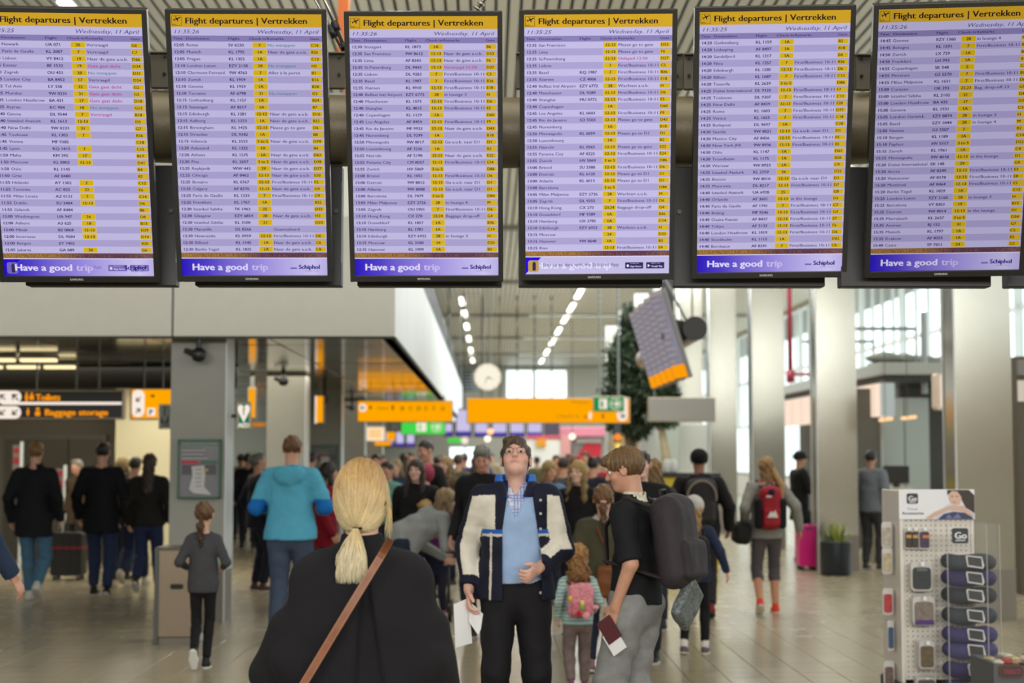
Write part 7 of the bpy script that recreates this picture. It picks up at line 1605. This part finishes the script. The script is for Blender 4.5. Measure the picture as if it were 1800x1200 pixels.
walker('person in dark clothes with a red collar behind the long-haired young woman', 1042, 22, 1.66, (30, 32, 44), (40, 40, 50), (40, 38, 38), 'bun', (52, 38, 34), yaw=-30, phase=0)
walker('dark-haired person in a red top in front of the far red shop', 1050, 28, 1.66, (160, 30, 40), (40, 40, 50), (40, 38, 38), 'bun', (40, 30, 30), yaw=0, phase=0)
walker('reddish-haired person deep in the crowd, centre right', 1008, 25, 1.68, (120, 50, 50), (40, 40, 50), (40, 38, 38), 'long', (140, 84, 56), yaw=0, phase=0)
P = walker('young man in a black zip jacket facing us, right of the young man\'s head', 1127, 13.6, 1.72, (20, 20, 23), (34, 36, 46), (40, 38, 38), 'short', (54, 40, 34), yaw=172, phase=0, face=True, head=(4, -3, 0), hem=.84, wide=1.08, jn='zip_jacket', skin=(222, 178, 162))
q = MB(); q.box(-.05, .05, 0, .004, -.01, .01); q.build('chest_logo', mat('logo_grey', (150, 150, 150), .5), P.e, loc=(-.12, .165, 1.32))
walker('person with curly blond hair mostly hidden behind the black zip jacket', 1148, 16, 1.64, (60, 50, 46), (40, 40, 50), (40, 38, 38), 'curly', (170, 136, 90), yaw=10, phase=0)
walker('brown-haired person between the two trees and the yellow counter', 1104, 20, 1.70, (90, 70, 60), (40, 40, 50), (40, 38, 38), 'short', (130, 96, 60), yaw=0, phase=0)
walker('man in a black coat and cap using a machine near the pink suitcase', 1404, 26.2, 1.74, (20, 20, 21), (22, 22, 26), (30, 28, 28), 'cap', (28, 26, 28), yaw=-75, phase=0, hem=.66, aL=(.02, .28, -.20), aR=(.02, .3, -.22), skin=(190, 140, 116))
walker('person in a grey shirt leaning on the desk in the shop at right', 1530, 24.4, 1.76, (108, 112, 118), (60, 60, 62), (50, 46, 44), 'short', (40, 30, 28), yaw=-35, phase=0, hem=.84, jn='shirt', skin=(170, 124, 100), wide=1.05)
# filler heads of the dense far crowd, each its own figure
FAR = [(642, 34, 'dark suit', (40, 42, 52), 'short', (44, 34, 30)), (672, 36, 'light grey coat', (150, 150, 150), 'short', (60, 46, 38)), (710, 32, 'navy coat', (36, 40, 60), 'long', (90, 66, 48)), (724, 38, 'brown coat', (96, 74, 56), 'short', (50, 40, 36)),
       (768, 34, 'black coat', (30, 30, 34), 'short', (46, 36, 32)), (776, 40, 'grey-green coat', (96, 104, 92), 'long', (120, 92, 64)), (846, 36, 'blue sweater', (54, 70, 110), 'short', (60, 48, 42)), (864, 42, 'beige coat', (160, 146, 120), 'short', (70, 54, 44)),
       (944, 38, 'olive coat', (84, 84, 60), 'short', (56, 44, 38)), (978, 32, 'rust-coloured jacket', (140, 80, 56), 'short', (84, 60, 44)), (1000, 36, 'grey coat', (110, 110, 114), 'long', (70, 50, 40)), (1030, 34, 'cream coat', (176, 164, 140), 'short', (50, 40, 36)),
       (1064, 30, 'dark blue coat', (40, 46, 70), 'short', (60, 46, 40)), (1082, 34, 'dark coat', (44, 42, 44), 'long', (110, 80, 54)), (424, 33, 'tan jacket', (150, 124, 92), 'short', (60, 46, 40)), (447, 42, 'black jacket', (34, 34, 38), 'short', (50, 40, 36))]
for i, (px_, d_, cl, c_, hst, hc_) in enumerate(FAR):
    walker(f'distant person in a {cl}, tiny in the far crowd', px_, d_, 1.66+.03*(i % 4), c_, (50, 52, 64), (40, 38, 38), hst, hc_, yaw=(0, 180, 20, 160)[i % 4], phase=0, hem=.82)
